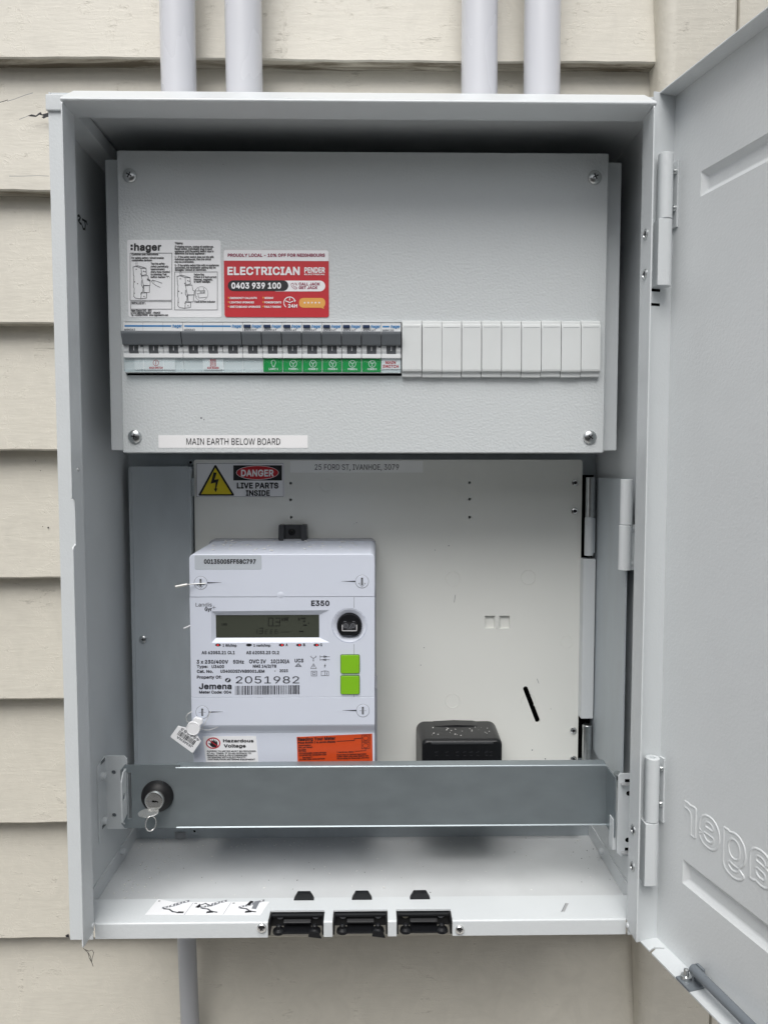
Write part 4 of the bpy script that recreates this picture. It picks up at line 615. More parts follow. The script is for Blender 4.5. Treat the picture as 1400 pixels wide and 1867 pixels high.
# ================================================================== CABINET
XL, XR, LL, LR = -265.5, 242.0, -245.3, 223.2
YL, YF, YB, YO = 580.0, 604.0, 772.0, 794.0
ZT, ZB, ZLT, ZLB = 309.0, -409.0, 290.3, -400.5
cab = thing('meter_cabinet', 'open light grey steel meter cabinet mounted on the weatherboard wall', 'cabinet', ((XL + XR) / 2, 700, ZB))
T = 1.5
MB().box(XL, XR, YB, YB + T, ZB, ZT).build('back_panel', 'galv', cab)
MB().box(XL, XL + T, YF + .2, YO, ZB, ZT, .4).build('side_wall', 'powder', cab)
MB().box(XR - T, XR, YF + .2, YO, ZB, ZT, .4).build('side_wall', 'powder', cab)
MB().box(XL + T + .1, XR - T - .1, YF + 1, YO, ZT - T, ZT - .1).build('ceiling', 'powder', cab)
MB().box(XL + T + .1, XR - T - .1, 640, YO, ZB + .1, ZB + T + .1).build('floor_pan', 'powder_dusty', cab)
# cap that folds over the top left corner
MB().prism([(XL - 1.2, ZT - 3.0), (LL - .3, ZT - 3.0), (LL - .3, ZT - 16), (XL - 1.2, ZT - 16)], 'y', YF - 3.2, YO, b=1.1).build('roof_cap', 'powder', cab)
# sloped rain hood above the opening, rounded nose
prof = [(YF + 3, ZT + 2.6), (YL + 1.8, ZLT + 3.6), (YL + .6, ZLT + 2.4), (YL + .4, ZLT + 1.2), (YL + 1.2, ZLT + .2), (YL + 2.6, ZLT), (YF + 2, ZLT), (YF + 2, ZLT + 1.4), (YL + 4.5, ZLT + 1.6), (YF + 3, ZT - .6)]
MB().prism(prof, 'x', LL - .6, LR + 1.2, b=0).build('rain_hood', 'powder', cab, smooth=60)
MB().box(XL + T, XR - T, YF + 2.1, YF + 3.4, ZLT, ZT - T - .2).build('top_flange', 'powder', cab)
# front flanges beside the opening, and forward lips
MB().box(XL, LL, YF - .9, YF + .6, ZB, ZT - 16.1, .5).build('front_flange', 'powder', cab)
MB().box(LR, XR, YF - .9, YF + .6, ZB, ZT - 16.1, .5).build('front_flange', 'powder', cab)
za, zb = az(135, 910, YL), az(138, 995, YL)
lip = [(YF - 1, ZLB), (YL + .6, ZLB), (YL, ZLB + 1.5), (YL, zb - 3), (YL + 1, zb - 1), (YL + 4.5, zb), (YL + 5.2, zb + 1.0), (YL + 5.2, za - .5), (YL + 4.6, za), (YL + .3, za + .2), (YL, za + .8), (YL, ZLT - 2.0), (YL + 1, ZLT - .4), (YF - 1, ZLT - .4)]
o = MB().prism(lip, 'x', LL - .2, LL + 1.1, b=.35, seg=2).build('opening_lip', 'powder', cab)
rivet(o, LL + 1.0, 593, az(145, 856, 592), 1.7, (1, 0, 0), 'alu', False)
lip = [(YF - 1, ZLB), (YL + .6, ZLB), (YL, ZLB + 1.5), (YL, ZLT - 2.0), (YL + 1, ZLT - .4), (YF - 1, ZLT - .4)]
o = MB().prism(lip, 'x', LR - 1.1, LR + .2, b=.35, seg=2).build('opening_lip', 'powder', cab)
for py, px in ((427, 1177), (500, 1175), (1513, 1153), (1580, 1152)):
    zr = az(px, py, 592)
    rv = MB().lathe((LR - 1.1, 591.5, zr), (-1, 0, 0), [(4.4, 0), (4.4, .5), (4.0, 1.0), (2.8, 1.0), (2.6, .5)], 20).build('rivet', 'zinc', o)
    MB().lathe((LR - 1.65, 591.5, zr), (-1, 0, 0), [(2.7, 0), (0, .03)], 14).build('core', 'ink_grey', rv, smooth=0)
# handwritten mark on the left side wall
d = Decal(0, fn3=lambda u, v, k: (XL + T + .1 + k, u + 23, v))
zc = az(147, 405, 663)
# seen from inside, back of the cabinet is to the right
for pts in ([(631, zc + 2.5), (633.5, zc + 4), (636, zc + 3), (634, zc + .2), (632, zc - 1), (635, zc - 2.2), (638, zc - 2)], [(641, zc + 3), (650, zc + 4), (651, zc + 2.5)], [(646, zc + 3.3), (647, zc), (646, zc - 4), (642, zc - 5), (640, zc - 3)]):
    d.line('ink', pts, 2.0, .05)
d.build(cab, default='handwritten_mark')
# upturned edges of the floor pan and studs
for s, xw in ((1, XL + T), (-1, XR - T)):
    m = MB().prism([(640, ZB + 1.7), (640, ZB + 18), (YB - .3, ZB + 18), (YB - .3, ZB + 1.7)], 'x', xw + s * .05, xw + s * 1.3, b=.3)
    e = m.build('floor_upturn', 'powder', cab)
    p = at(226, 1556, 722) if s > 0 else at(1097, 1556, 722)
    MB().lathe((xw + s * 1.2, 722, p.z + 2), (s, 0, 0), [(3, 0), (3, 4), (2.6, 4.6), (0, 4.7)], 14).build('stud', 'powder', e)
# tray along the bottom front, three notches for the cable clamps
TZ, TB, TY1 = -395.2, -409.2, 640.0
notches = [(488, 590), (606, 707), (723, 825)]
nx = [(ax(a, 1690, YF), ax(b, 1690, YF)) for a, b in notches]
NY = 621.0
xa, xb = LL + 1.2, LR - 1.2
r_ = 1.6
def tray_band(m, x0, x1, yback):
    """front strip of the tray: folded sheet with a rounded nose, from yback to the front face"""
    prof = [(yback, TZ), (YF + r_ + .5, TZ), (YF + .5 + .45 * r_, TZ - .18 * r_), (YF + .5 + .12 * r_, TZ - .55 * r_), (YF + .5, TZ - r_), (YF + .5, TB),
            (YF + 1.9, TB), (YF + 1.9, TZ - 1.8), (yback, TZ - 1.5)]
    m.prism(prof, 'x', x0, x1)
m = MB()
edges = [xa] + [v for p in nx for v in p] + [xb]
for k in range(0, len(edges), 2): tray_band(m, edges[k], edges[k + 1], NY)
m.box(xa, xb, NY, TY1, TZ - 1.5, TZ, 0)
for c0_, c1_ in ((XL + T + .1, xa), (xb, XR - T - .1)):
    m.box(c0_, c1_, YF + 1.2, TY1, TZ - 1.5, TZ, 0)
m.box(xa, xb, TY1 - 1.5, TY1, ZB + 1.7, TZ - 1.5)
tray = m.build('gland_tray', 'powder', cab, smooth=50)
screw(tray, ax(477, 1693, YF), YF + .5, az(477, 1693, YF), 4.3, 2.4, 'chrome', 10)
screw(tray, ax(838, 1696, YF), YF + .5, az(838, 1696, YF), 4.1, 2.4, 'chrome', 40)
for s, px in ((1, 168), (-1, 1143)):
    MB().lathe((LL + .8 if s > 0 else LR - .8, 600, az(px, 1688, 600)), (s, 0, 0), [(2.5, 0), (2.2, 1.4), (0, 1.8)], 12).build('stud', 'powder', tray)
# slit in the tray top on the right
d = Decal(0, fn3=lambda u, v, k: (u, v, TZ + k))
sx, sy = ax(1030, 1660, 622), 622
d.poly('alu', [(sx - 5, sy - 6.5), (sx - 2.2, sy - 6.5), (sx + 5, sy + 6), (sx + 2.2, sy + 6)], .05)
d.line('ink_soft', [(sx - 5, sy - 6.5), (sx + 2.2, sy + 6)], .6, .1)
d.build(tray, default='slit')
# instruction label on the tray top
U0, U1 = ax(266, 1668, 617), ax(478, 1668, 617)
lab = MB().prism([(U0 - .5, 616.5), (U0 + 4, 639.5), (U0 + 20, 634.5), (U1 + 4, 634), (U1 - 1, 614.5)], 'z', TZ + .05, TZ + .25).build('instruction_label', 'paper', tray, 'white label with three line drawings on the bottom tray', smooth=0)
d = Decal(0, fn3=lambda u, v, k: (u, v if v > 631 else 616.5 + (v - 616.5) * .88, TZ + .26 + k))
for q in range(3):
    o_ = U0 + 4 + q * (U1 - U0) / 3; yb = 616.5
    if q: d.line('ink_soft', [(o_ - 4, yb - 1), (o_ - .5, 633)], .35, .05)
    d.disc('ink', o_ + 2.2, 632.6 + (3.6 if q == 0 else -.6), 1.1, .8, .06, 10)
    d.disc('paper', o_ + 2.2, 632.6 + (3.6 if q == 0 else -.6), .45, .4, .1, 8)
    for k in range(4):
        x_, y_ = o_ + 8 + k * 5.6, yb + 9 + k * 2.3
        d.poly('ink_soft', [(x_, y_), (x_ + 5, y_ + 2), (x_ + 4.6, y_ + 5), (x_ - .4, y_ + 3)], .05)
        d.disc('paper', x_ + 2.3, y_ + 2.6, 1.1, .8, .08, 10)
    d.line('ink_grey', [(o_ + 10, yb + 9), (o_ + 15, yb + 8), (o_ + 19, yb + 4), (o_ + 24, yb + 2.6)], 1.5, .1)
    d.poly('ink', [(o_ + 23, yb + 1.5), (o_ + 29, yb + 1.5), (o_ + 29, yb + 4), (o_ + 24, yb + 4.5)] if q == 0 else [(o_ + 15, yb + 1), (o_ + 21, yb + 2), (o_ + 20, yb + 5), (o_ + 15, yb + 4)], .12)
    if q == 1: d.poly('ink', [(o_ + 3, yb + 11), (o_ + 6, yb + 15), (o_ + 8, yb + 12), (o_ + 6, yb + 10)], .12); d.line('ink_grey', [(o_ + 6, yb + 14), (o_ + 11, yb + 15.5), (o_ + 17, yb + 13)], 1.2, .1)
    if q == 2: d.poly('ink', [(o_ + 14, yb + 14), (o_ + 17, yb + 19), (o_ + 20, yb + 18), (o_ + 17, yb + 13.5)], .12); d.poly('ink_soft', [(o_ + 20, yb + 8), (o_ + 21, yb + 18), (o_ + 26, yb + 19), (o_ + 24, yb + 7)], .11)
d.build(lab, default='line_drawing')
# chassis pan behind the breaker cover
PT, PB = az(600, 292, 665), az(600, 821, 665)
m = MB().box(-243, 226.4, 665, 668, PB, PT, 1.0)
m.box(-243, -241.5, 667, YB - .2, PB + 1, PT - 1); m.box(225, 226.4, 667, YB - .2, PB + 1, PT - 1)
m.box(-241.5, 225, 667.5, YB - .2, PB + .2, PB + 1.6)
m.build('breaker_chassis', 'powder', cab)
for px, py in ((348, 843), (355, 1515)):
    p = at(px, py, YB); MB().lathe((p.x, YB, p.z), (0, -1, 0), [(4.2, 0), (4.0, 1.5), (3.2, 2), (1.6, 2), (1.4, .6)], 16).build('stud', 'galv', cab)
    MB().lathe((p.x, YB - .8, p.z), (0, -1, 0), [(1.5, 0), (0, .05)], 10).build('hole', 'void', cab, smooth=0)

# ---- left bracket for the security bar (on the left wall)
YK = 685.0
bx0 = XL + T + .1; bz0, bz1 = az(200, 1512, YK), az(200, 1379, YK); bx1 = ax(232, 1400, YK)
fn = lambda u, v, a: (u, a, v)
h1, h2 = at(207, 1409, YK), at(208, 1487, YK)
br = MB().plate([(bx0, bz0), (bx1 - 2, bz0), (bx1, bz0 + 2), (bx1, bz1 - 3), (bx1 - 3, bz1), (bx0, bz1)], [circ(h1.x, h1.z, 2.2), circ(h2.x, h2.z, 2.2)], fn, YK, YK + 1.5)
fl = [(YK + 1.5, bz0), (YK + 1.5, bz1), (YK - 1, bz1), (YK - 17, bz1 - 3), (YK - 18.5, bz1 - 6), (YK - 18.5, bz0 - 5), (YK - 17, bz0 - 6)]
br.prism(fl, 'x', bx0, bx0 + 1.5, b=.3)
br = br.build('bar_bracket', 'powder', cab, 'grey slotted bracket on the left inner wall')
for h_ in (h1, h2): MB().lathe((h_.x, YK + 3.2, h_.z), (0, -1, 0), [(3.4, 0), (3.4, 1.4), (0, 1.45)], 14).build('stud', 'stay_grey', br)  # dark discs behind the bracket holes, painting their shade
for py in (1415, 1496):
    z = az(180, py, YK - 9); MB().lathe((bx0 + 1.5, YK - 10, z), (1, 0, 0), [(3.4, 0), (3.4, 3.4), (2.8, 4.2), (0, 4.3)], 14).build('stud', 'powder', br)
for py in (1390, 1507):
    z = az(180, py, YK - 9); MB().box(bx0 + 1.5, bx0 + 1.7, YK - 12, YK - 2, z - 1.6, z + 1.6, 0).build('slot', 'toggle_dark', br, smooth=0)
# ---- right bracket
YR = 637.0
rx0 = ax(1126, 1480, YR)
zt, zbm = az(1126, 1411, YR), az(1126, 1562, YR)
m = MB().prism([(rx0 + 2, zt), (XR - T - .1, zt), (XR - T - .1, zbm), (rx0 + 4, zbm), (rx0, zbm + 3), (rx0, zt - 2)], 'y', YR, YR + 1.5, b=.3)
m.box(rx0 - 3.5, rx0 - .5, YR + 2, YR + 12, zbm + 5, zbm + 34, .4)
br = m.build('hinge_bracket', 'powder', cab, 'grey slotted bracket on the right inner wall')
for px, py in ((1146, 1447), (1144, 1532)):
    p = at(px, py, YR); MB().lathe((p.x, YR - .05, p.z), (0, -1, 0), [(2.3, 0), (0, .04)], 14).build('hole', 'void', br, smooth=0)
for py in (1428, 1553):
    p = at(1131, py, YR); MB().box(p.x, p.x + 14, YR - 5, YR - .05, p.z - 1.0, p.z + .6, .3).build('tongue', 'alu', br)
    MB().box(p.x + 4, p.x + 16, YR - .15, YR - .05, p.z + .8, p.z + 3.6, 0).build('slot', 'void', br, smooth=0)

# ---- door, swung open to the right
OUT = R(15.0)
DX, DY = 248.3, 602.0
dd = Vector((math.sin(OUT), -math.cos(OUT), 0)); dn = Vector((-math.cos(OUT), -math.sin(OUT), 0))
DZ0, DZ1, DW = -411.5, 309.3, 512.0
def D(u, z, v): return (DX + dd.x * u + dn.x * v, DY + dd.y * u + dn.y * v, z)
def onplane(px, py):
    """u,z where a sight line meets the door's inner face"""
    r = _fw * FPX + _rt * (px - 700) - _up * (py - 933.5)
    k = (DX * dn.x + DY * dn.y) / (r.x * dn.x + r.y * dn.y); p = r * k
    return ((p.x - DX) * dd.x + (p.y - DY) * dd.y, p.z)
pu0, pz1 = onplane(1278, 312); pz0 = onplane(1279, 357)[1]
qu0, qz1 = onplane(1245, 1567); qz0 = onplane(1246, 1612)[1]
recs = [(pu0, pz0, DW - pu0, pz1), (qu0, qz0, DW - qu0, qz1)]
door = MB().plate([(0, DZ0), (DW, DZ0), (DW, DZ1), (0, DZ1)], [[(a_, b_), (a_, d_), (c_, d_), (c_, b_)] for a_, b_, c_, d_ in recs], D, 0.0, -1.4).build('door', 'powder_door', cab, 'light grey steel door swung open to the right')
m = MB().prism([(-1.2, DZ0), (-1.2, DZ1), (0.2, DZ1), (0.2, DZ0)], None, -1.2, 20.5, fn=lambda u, z, v: D(u, z, v), b=.35)
m.build('hinge_edge', 'powder', door)
MB().prism([(0.3, 0), (DW, 0), (DW, 15.5), (20, 15.5), (8, 15.5), (0.3, 15.5)], None, DZ1 - 1.3, DZ1, fn=lambda u, v, z: D(u, z, v), b=.3).build('top_edge', 'powder_door', door)
MB().plate([(0.3, 0), (DW, 0), (DW, 17), (16.5, 17), (13.2, 10.5), (15.2, 3), (13.6, 2.6), (11, 10.5), (13.5, 17.0), (0.3, 17)], [], lambda u, v, z: D(u, z, v), DZ0 - .2, DZ0 + 1.1).build('bottom_edge', 'powder', door)
MB().prism([(DW - 1.2, DZ0 + 1), (DW - 1.2, DZ1 - 1), (DW, DZ1 - 1), (DW, DZ0 + 1)], None, 0.1, 17, fn=lambda u, z, v: D(u, z, v), b=.3).build('free_edge', 'powder_door', door)
# slots in the hinge edge under the upper hinge
for py in (530, 556):
    z = az(1196, py, 600); MB().prism([(.25, z - 1.1), (.35, z - 1.1), (.35, z + 1.1), (.25, z + 1.1)], None, 11, 21, fn=lambda u, zz, v: D(u, zz, v)).build('slot', 'void', door, smooth=0)
# pressed panels: a sunken frame with sloping sides (upper and lower)
def pressing(u0, z0, u1, z1, dep=4.0, sl=4.5):
    m = MB(); a = [(u0 - .3, z0 - .3), (u1 + .3, z0 - .3), (u1 + .3, z1 + .3), (u0 - .3, z1 + .3)]; b_ = [(u0 + sl, z0 + sl), (u1 - sl, z0 + sl), (u1 - sl, z1 - sl), (u0 + sl, z1 - sl)]
    vs = [D(u, z, -.02) for u, z in a] + [D(u, z, -dep) for u, z in b_]
    fs = [(0, 1, 5, 4), (1, 2, 6, 5), (2, 3, 7, 6), (3, 0, 4, 7), (4, 5, 6, 7)]
    bmm = bmesh.new(); q = [bmm.verts.new(v) for v in vs]
    for f in fs: bmm.faces.new([q[i] for i in f])
    bmesh.ops.recalc_face_normals(bmm, faces=bmm.faces[:])
    ed = [e for e in bmm.edges if not e.is_boundary]
    bmesh.ops.bevel(bmm, geom=ed, offset=1.2, segments=3, profile=.5, affect='EDGES', clamp_overlap=True)
    m.bm(bmm); return m
for a_, b_, c_, d_ in recs: pressing(a_, b_, c_, d_).build('pressed_panel', 'powder_door', door, smooth=50)
# embossed word, read from the outside of the door (mirrored in here): ridge along each outline
ua, zc1 = onplane(1247, 1478); ub, _ = onplane(1400, 1600)
zcap = onplane(1247, 1452)[1]; zbase = onplane(1262, 1523)[1]
SC = abs(zcap - zbase) / 182.0          # x-height of the outlines is 150 units
WORD = ':hager'; total = sum(_gl[c][0] + 5 for c in WORD)
def inset(l, d):
    sg = 1 if _area(l) > 0 else -1; out = []
    for i in range(len(l)):
        (ax_, ay_), (bx_, by_), (cx_, cy_) = l[i - 1], l[i], l[(i + 1) % len(l)]
        e1 = Vector((bx_ - ax_, by_ - ay_)).normalized(); e2 = Vector((cx_ - bx_, cy_ - by_)).normalized()
        nn = Vector((-(e1.y + e2.y), e1.x + e2.x)); nn = nn.normalized() if nn.length > 1e-6 else Vector((-e1.y, e1.x))
        out.append((bx_ + nn.x * d, by_ + nn.y * d))
    return out
mm = MB(); x = 0
for ch in WORD:
    for grp in glyph_groups(ch, True):
        flip = 1 if _area(grp[0]) > 0 else -1
        # a pressed letter: rounded ridge round the outline, flat field inside it
        rings = [(0, .0), (4, .55), (8, .7), (12, .55), (16, .28)]
        lay = [[inset(l, flip * d_) for l in grp] for d_, _ in rings]
        for q in range(len(rings) - 1):
            for l0, l1 in zip(lay[q], lay[q + 1]):
                n_ = len(l0)
                vs = [D(ua + (total - x - u) * SC, zbase + v * SC, rings[q][1] + .02) for u, v in l0] + [D(ua + (total - x - u) * SC, zbase + v * SC, rings[q + 1][1] + .02) for u, v in l1]
                mm.add(vs, [(i, (i + 1) % n_, n_ + (i + 1) % n_, n_ + i) for i in range(n_)])
        top = lay[-1]; tr = tessellate_polygon([[Vector((u, v, 0)) for u, v in l] for l in top]); fl_ = [p for l in top for p in l]
        mm.add([D(ua + (total - x - u) * SC, zbase + v * SC, rings[-1][1] + .02) for u, v in fl_], [tuple(t_) for t_ in tr])
    x += _gl[ch][0] + 5
mm.build('embossed_lettering', 'powder_door', door, 'mirrored lettering pressed into the door', smooth=60)
# stay bar at the bottom edge
p = onplane(1283, 1800)
u_s = onplane(1267, 1786)[0]
m = MB()
m.prism([(u_s - 1, 3), (u_s + 15, 3), (u_s + 15, 18), (u_s - 1, 18)], None, DZ0 + 1.2, DZ0 + 3.2, fn=lambda u, v, z: D(u, z, v), b=.4)
m.prism([(u_s + 6, DZ0 + 3), (u_s + 6, DZ0 + 16), (u_s + 8, DZ0 + 18), (u_s + 16, DZ0 + 18), (u_s + 16, DZ0 + 3)], None, 4, 6.5, fn=lambda u, z, v: D(u, z, v), b=.4)
m.tube([D(u_s + 8, DZ0 + 14, 9), D(u_s + 80, DZ0 + 14, 10), D(u_s + 330, DZ0 + 14, 11)], 4.0, 20)
stay = m.build('door_stay', 'stay_grey', door, 'dark grey stay rod on the door bottom edge')
MB().lathe(D(u_s + 4, DZ0 + 3.2, 12), (0, 0, 1), [(4.2, 0), (4.2, 3), (2.2, 3.4), (2.0, 8), (0, 9)], 12).build('nut', 'zinc', stay)
# hinges: knuckle on the box side and knuckle on the door side
def hinge(pxu, y0, y1, y2, upper_door):
    cxm, cym = 237.2, 591.5
    zt_, zm, zl = az(pxu, y0, cym), az(pxu, y1, cym), az(pxu, y2, cym)
    for a, b_, on_door in ((zt_, zm, upper_door), (zm, zl, not upper_door)):
        nm = 'hinge_knuckle'
        mt = 'powder'
        mk = MB()
        if on_door:
            mk.lathe((cxm, cym, b_ + .3), (0, 0, 1), [(2.5, 0), (5.6, 0), (5.9, .4), (5.9, a - b_ - .8), (5.5, a - b_ - .4), (2.6, a - b_ - .4), (2.6, a - b_ - 3)], 28)
            k = mk.build(nm, mt, door)
            MB().prism([(.4, b_ - 4), (.4, a - 3), (7.0, a - 3), (7.0, b_ - 4)], None, .1, 1.7, fn=lambda u, z, v: D(u, z, v), b=.3).build('hinge_leaf', mt, door)
            for q in (.22, .78):
                c = D(4.4, b_ + (a - b_) * q, 1.7); MB().lathe(c, dn, [(2.6, 0), (2.5, 1.4), (2.0, 2.4), (1.0, 3.0), (0, 3.1)], 14).build('rivet', 'zinc', door)
        else:
            prof = [(cxm - 7, cym + 8), (cxm - 7, cym - 6)] + [(cxm + 6 * math.cos(R(t_)), cym + 6 * math.sin(R(t_))) for t_ in range(-90, 91, 15)] + [(cxm, cym + 8)]
            mk.prism(prof, 'z', b_ + .3, a - .3, b=.25); mk.build(nm, mt, cab)
hinge(1212, 280, 401, 523, True)
hinge(1186, 1381, 1497, 1610, True)

# ================================================================== BREAKER COVER (escutcheon)
YE = 650.0
cov = thing('breaker_cover', 'grey textured cover plate with stickers above the breaker row', 'cover', (-9, YE, 16))
EX0, EX1, EZ0, EZ1 = -227.0, 209.5, 16.3, 283.0
wz0, wz1 = az(480, 684.5, YE), az(480, 586.5, YE)
win = [(-222.6, wz0), (26.5, wz0), (26.5, wz1), (-222.6, wz1)]
m = MB(); m.plate(rrect(EX0 + .8, EX1 - .8, EZ0 + .8, EZ1 - .8, 1.5, 3), [win[::-1]], fn, YE, YE + 1.4)
def rim(m, x0, x1, z0, z1):
    c = [(YE, .8), (YE + .25, .3), (YE + .8, 0), (YE + 13, 0), (YE + 13, 1.3), (YE + 1.4, 1.3)]
    for (a, b_, ax_, s_) in ((x0, x1, 'z', 1), (x0, x1, 'z', -1)):
        z = z0 if s_ > 0 else z1
        m.prism([(y, z + s_ * k) for y, k in c], 'x', a + .8, b_ - .8)
    for x, s_ in ((x0, 1), (x1, -1)):
        m.prism([(x + s_ * k, y) for y, k in c], 'z', z0 + .8, z1 - .8)
rim(m, EX0, EX1, EZ0, EZ1)
plate_o = m.build('cover_plate', 'powder_cover', cov, smooth=50)
for px, py, rot in ((237, 320, 15), (1084, 323, 70), (246, 796, 35), (1075, 797, 5)):
    p = at(px, py, YE); screw(cov, p.x, YE, p.z, 6.2, 3.0, 'zinc', rot)
def pxpoly(pts, Y): return [(at(u, v, Y).x, at(u, v, Y).z) for u, v in pts]

# user instruction sticker
s1 = sheet('instruction_sticker', 'paper', rrect(ax(233, 500, YE), ax(403, 500, YE), az(300, 578, YE), az(300, 437, YE), 2.0), YE, .25, cov, 'white user instruction sticker with line drawings')
d = Decal(YE - .25)
Z7 = lambda u, v: (220 + u / 7, 420 + v / 7)           # coordinates read from an enlarged crop
def q7(pts): return [Z7(u, v) for u, v in pts]
def t7(ink, s, u0, u1, c, b, bold=0.0): d.text(ink, s, 220 + u0 / 7, 220 + u1 / 7, 420 + c / 7, 420 + b / 7, bold)
t7('ink', 'hager', 172, 520, 168, 252, .03)
for v in (195, 238): d.rect('ink', 220 + 128 / 7, 220 + 156 / 7, 420 + (v - 17) / 7, 420 + (v + 11) / 7, .3)
for s, u0, u1, b in (('Customer user instructions', 140, 482, 314), ('For safety switch / circuit breaker', 140, 555, 360), ('combination devices:', 142, 402, 390),
                     ('Test the safety', 385, 565, 434), ('switch periodically', 385, 612, 470), ('(approximately', 385, 565, 504), ('every three months)', 385, 632, 538), ('by pressing Test', 385, 588, 570), ('button marked "T".', 385, 630, 604),
                     ('INSTALLED BY :', 140, 320, 940), ('Hager Electro SAS - BP3', 130, 395, 1032), ('67210 OBERNAI CEDEX - FRANCE', 130, 508, 1062), ('Tel. +33388495050   www.hagerelectro.com', 132, 606, 1090),
                     ('Tripping', 692, 792, 172), ('If tripping occurs, unplug all appliances.', 692, 1188, 216), ('Reset switch, individually plug in each', 692, 1168, 246), ('appliance until the safety switch trips to', 692, 1188, 276), ('determine the faulty appliance :', 692, 1085, 304),
                     ('1- If the safety switch does not trip with', 692, 1188, 348), ('individual appliances, then the circuit', 692, 1155, 378), ('may be overloaded.', 692, 938, 410), ('2- If the safety switch trips with no appliances', 692, 1255, 454), ('connected, the installation cabling may be', 692, 1214, 484), ('damaged. Consult an electrician.', 692, 1096, 512),
                     ('Yellow flag', 934, 1065, 572), ('if there is a fault current', 934, 1224, 604), ('(thermal, magnetic,', 934, 1175, 636), ('or earth leakage)', 934, 1145, 664), ('Fault current indicator', 946, 1208, 920)):
    t7('ink', s, u0, u1, b - 24, b)
d.box('ink_grey', *[220 + v / 7 for v in (122, 655)], *[420 + v / 7 for v in (287, 890)], .7)
d.box('ink_grey', *[220 + v / 7 for v in (130, 655)], *[420 + v / 7 for v in (907, 1003)], .7)
d.box('ink_grey', *[220 + v / 7 for v in (690, 1235)], *[420 + v / 7 for v in (528, 1012)], .7)
for ox, oy in ((0, 0), (562, 120)):                     # two drawings of a breaker
    def L_(pts, wd=.8): d.line('ink_grey', q7([(u + ox, v + oy) for u, v in pts]), wd)
    L_([(160, 465), (165, 570), (172, 580), (165, 720), (175, 740), (168, 840), (190, 862), (260, 872), (265, 790), (285, 780), (290, 690), (270, 600), (262, 480), (195, 455), (160, 465)])
    L_([(195, 455), (225, 450), (325, 480), (330, 560), (262, 575)]); L_([(262, 480), (325, 480)])
    L_([(265, 580), (350, 575), (360, 640), (380, 650), (375, 700), (300, 705)], .7); L_([(290, 700), (370, 700), (368, 790), (300, 790), (295, 710)]); L_([(265, 795), (335, 795), (330, 862), (262, 870)])
    L_([(195, 400), (195, 452)], .4); L_([(212, 400), (212, 448)], .4); L_([(268, 640), (265, 690), (290, 740)], .9)
    for u, v in ((200, 495), (180, 655), (218, 678), (258, 555), (262, 810), (175, 800), (300, 840), (295, 520), (315, 525)): d.disc('ink', *Z7(u + ox, v + oy), 1.0, k=.3, n=8)
d.poly('ink', q7([(335, 615), (350, 612), (352, 620), (382, 628), (380, 642), (350, 632), (345, 640)]), .32)
d.line('ink_grey', q7([(530, 672), (470, 650), (410, 630), (395, 645), (410, 672), (450, 700), (505, 725)]), .7); d.line('ink_grey', q7([(400, 640), (430, 648), (425, 668)]), .4)
d.ring('ink_grey', *Z7(1030, 805), 12.3, 12.8, .45)
for pts in ([(960, 750), (955, 830), (975, 850)], [(975, 770), (1075, 765), (1070, 800), (975, 805)], [(985, 810), (1000, 860), (1095, 850)], [(1000, 740), (1000, 770)], [(1060, 735), (1062, 765)]): d.line('ink_grey', q7(pts), .6)
for u in (1020, 1040, 1060): d.disc('ink_grey', *Z7(u, 785), 1.0, k=.3, n=8)
d.text('ink_grey', 'PVSAFE518', 402, 416, 560, 562.6, 0, rot=-90, pivot=(399, 562)) if False else None
d.build(s1)

# electrician's red sticker
rx0_, rx1_, rz0_, rz1_ = ax(409, 520, YE), ax(599.5, 520, YE), az(500, 578, YE), az(500, 456, YE)
s2 = sheet('electrician_sticker', 'red_sticker', rrect(rx0_, rx1_, rz0_, rz1_, 2.2), YE, .6, cov, 'red electrician sticker with phone number')
d = Decal(YE - .6)
Z6 = lambda u, v: (400 + u * 220 / 1400, 440 + v * 220 / 1400)
def t6(ink, s, u0, u1, c, b, bold=0.0, k=.3):
    a_, c_ = Z6(u0, c); b_, e_ = Z6(u1, b); d.text(ink, s, a_, b_, c_, e_, bold, k)
top = [p for p in rrect(0, 0, 0, 0, 0, 1)][:0]
zt_ = az(500, 475.5, YE)
arc = [p for p in rrect(rx0_, rx1_, zt_ - 20, rz1_, 2.2) if p[1] > zt_]
dd2 = MB().prism([(rx0_, zt_), (rx1_, zt_)] + arc, 'y', YE - .72, YE - .6); dd2.build('white_band', 'paper', s2, smooth=0)
t6('maroon', 'PROUDLY LOCAL - 10% OFF FOR NEIGHBOURS', 98, 1224, 142, 176, .035, .4)
t6('white_ink', 'ELECTRICIAN', 94, 932, 298, 384, .035)
t6('white_ink', 'PENDER', 986, 1224, 302, 360, .055)
t6('white_ink', 'ELECTRICAL', 986, 1226, 374, 388, .03)
def pill(ink, u0, u1, v0, v1, k, left=True, right=True):
    (a, b), (c, e) = Z6(u0, v0), Z6(u1, v1); r = (e - b) / 2; pts = []
    for i in range(13):
        th = R(-90 + 180 * i / 12); pts.append((c - r + r * math.cos(th), (b + e) / 2 + r * math.sin(th)))
    for i in range(13):
        th = R(90 + 180 * i / 12); pts.append((a + r + r * math.cos(th), (b + e) / 2 + r * math.sin(th)))
    d.poly(ink, pts, k)
pill('white_ink', 600, 1228, 453, 578, .12); pill('ink', 98, 800, 450, 574, .2)
t6('white_ink', '0403 939 100', 140, 716, 480, 544, .045)
t6('maroon', 'CALL JACK', 922, 1166, 478, 508, .04); t6('maroon', 'GET JACK', 922, 1138, 520, 550, .04)
ph = [(838, 488), (832, 500), (840, 522), (858, 542), (880, 552), (896, 548), (900, 536), (884, 526), (872, 530), (856, 510), (862, 498), (852, 482), (838, 488)]
d.line('maroon', [Z6(*p) for p in ph], .8, .3)
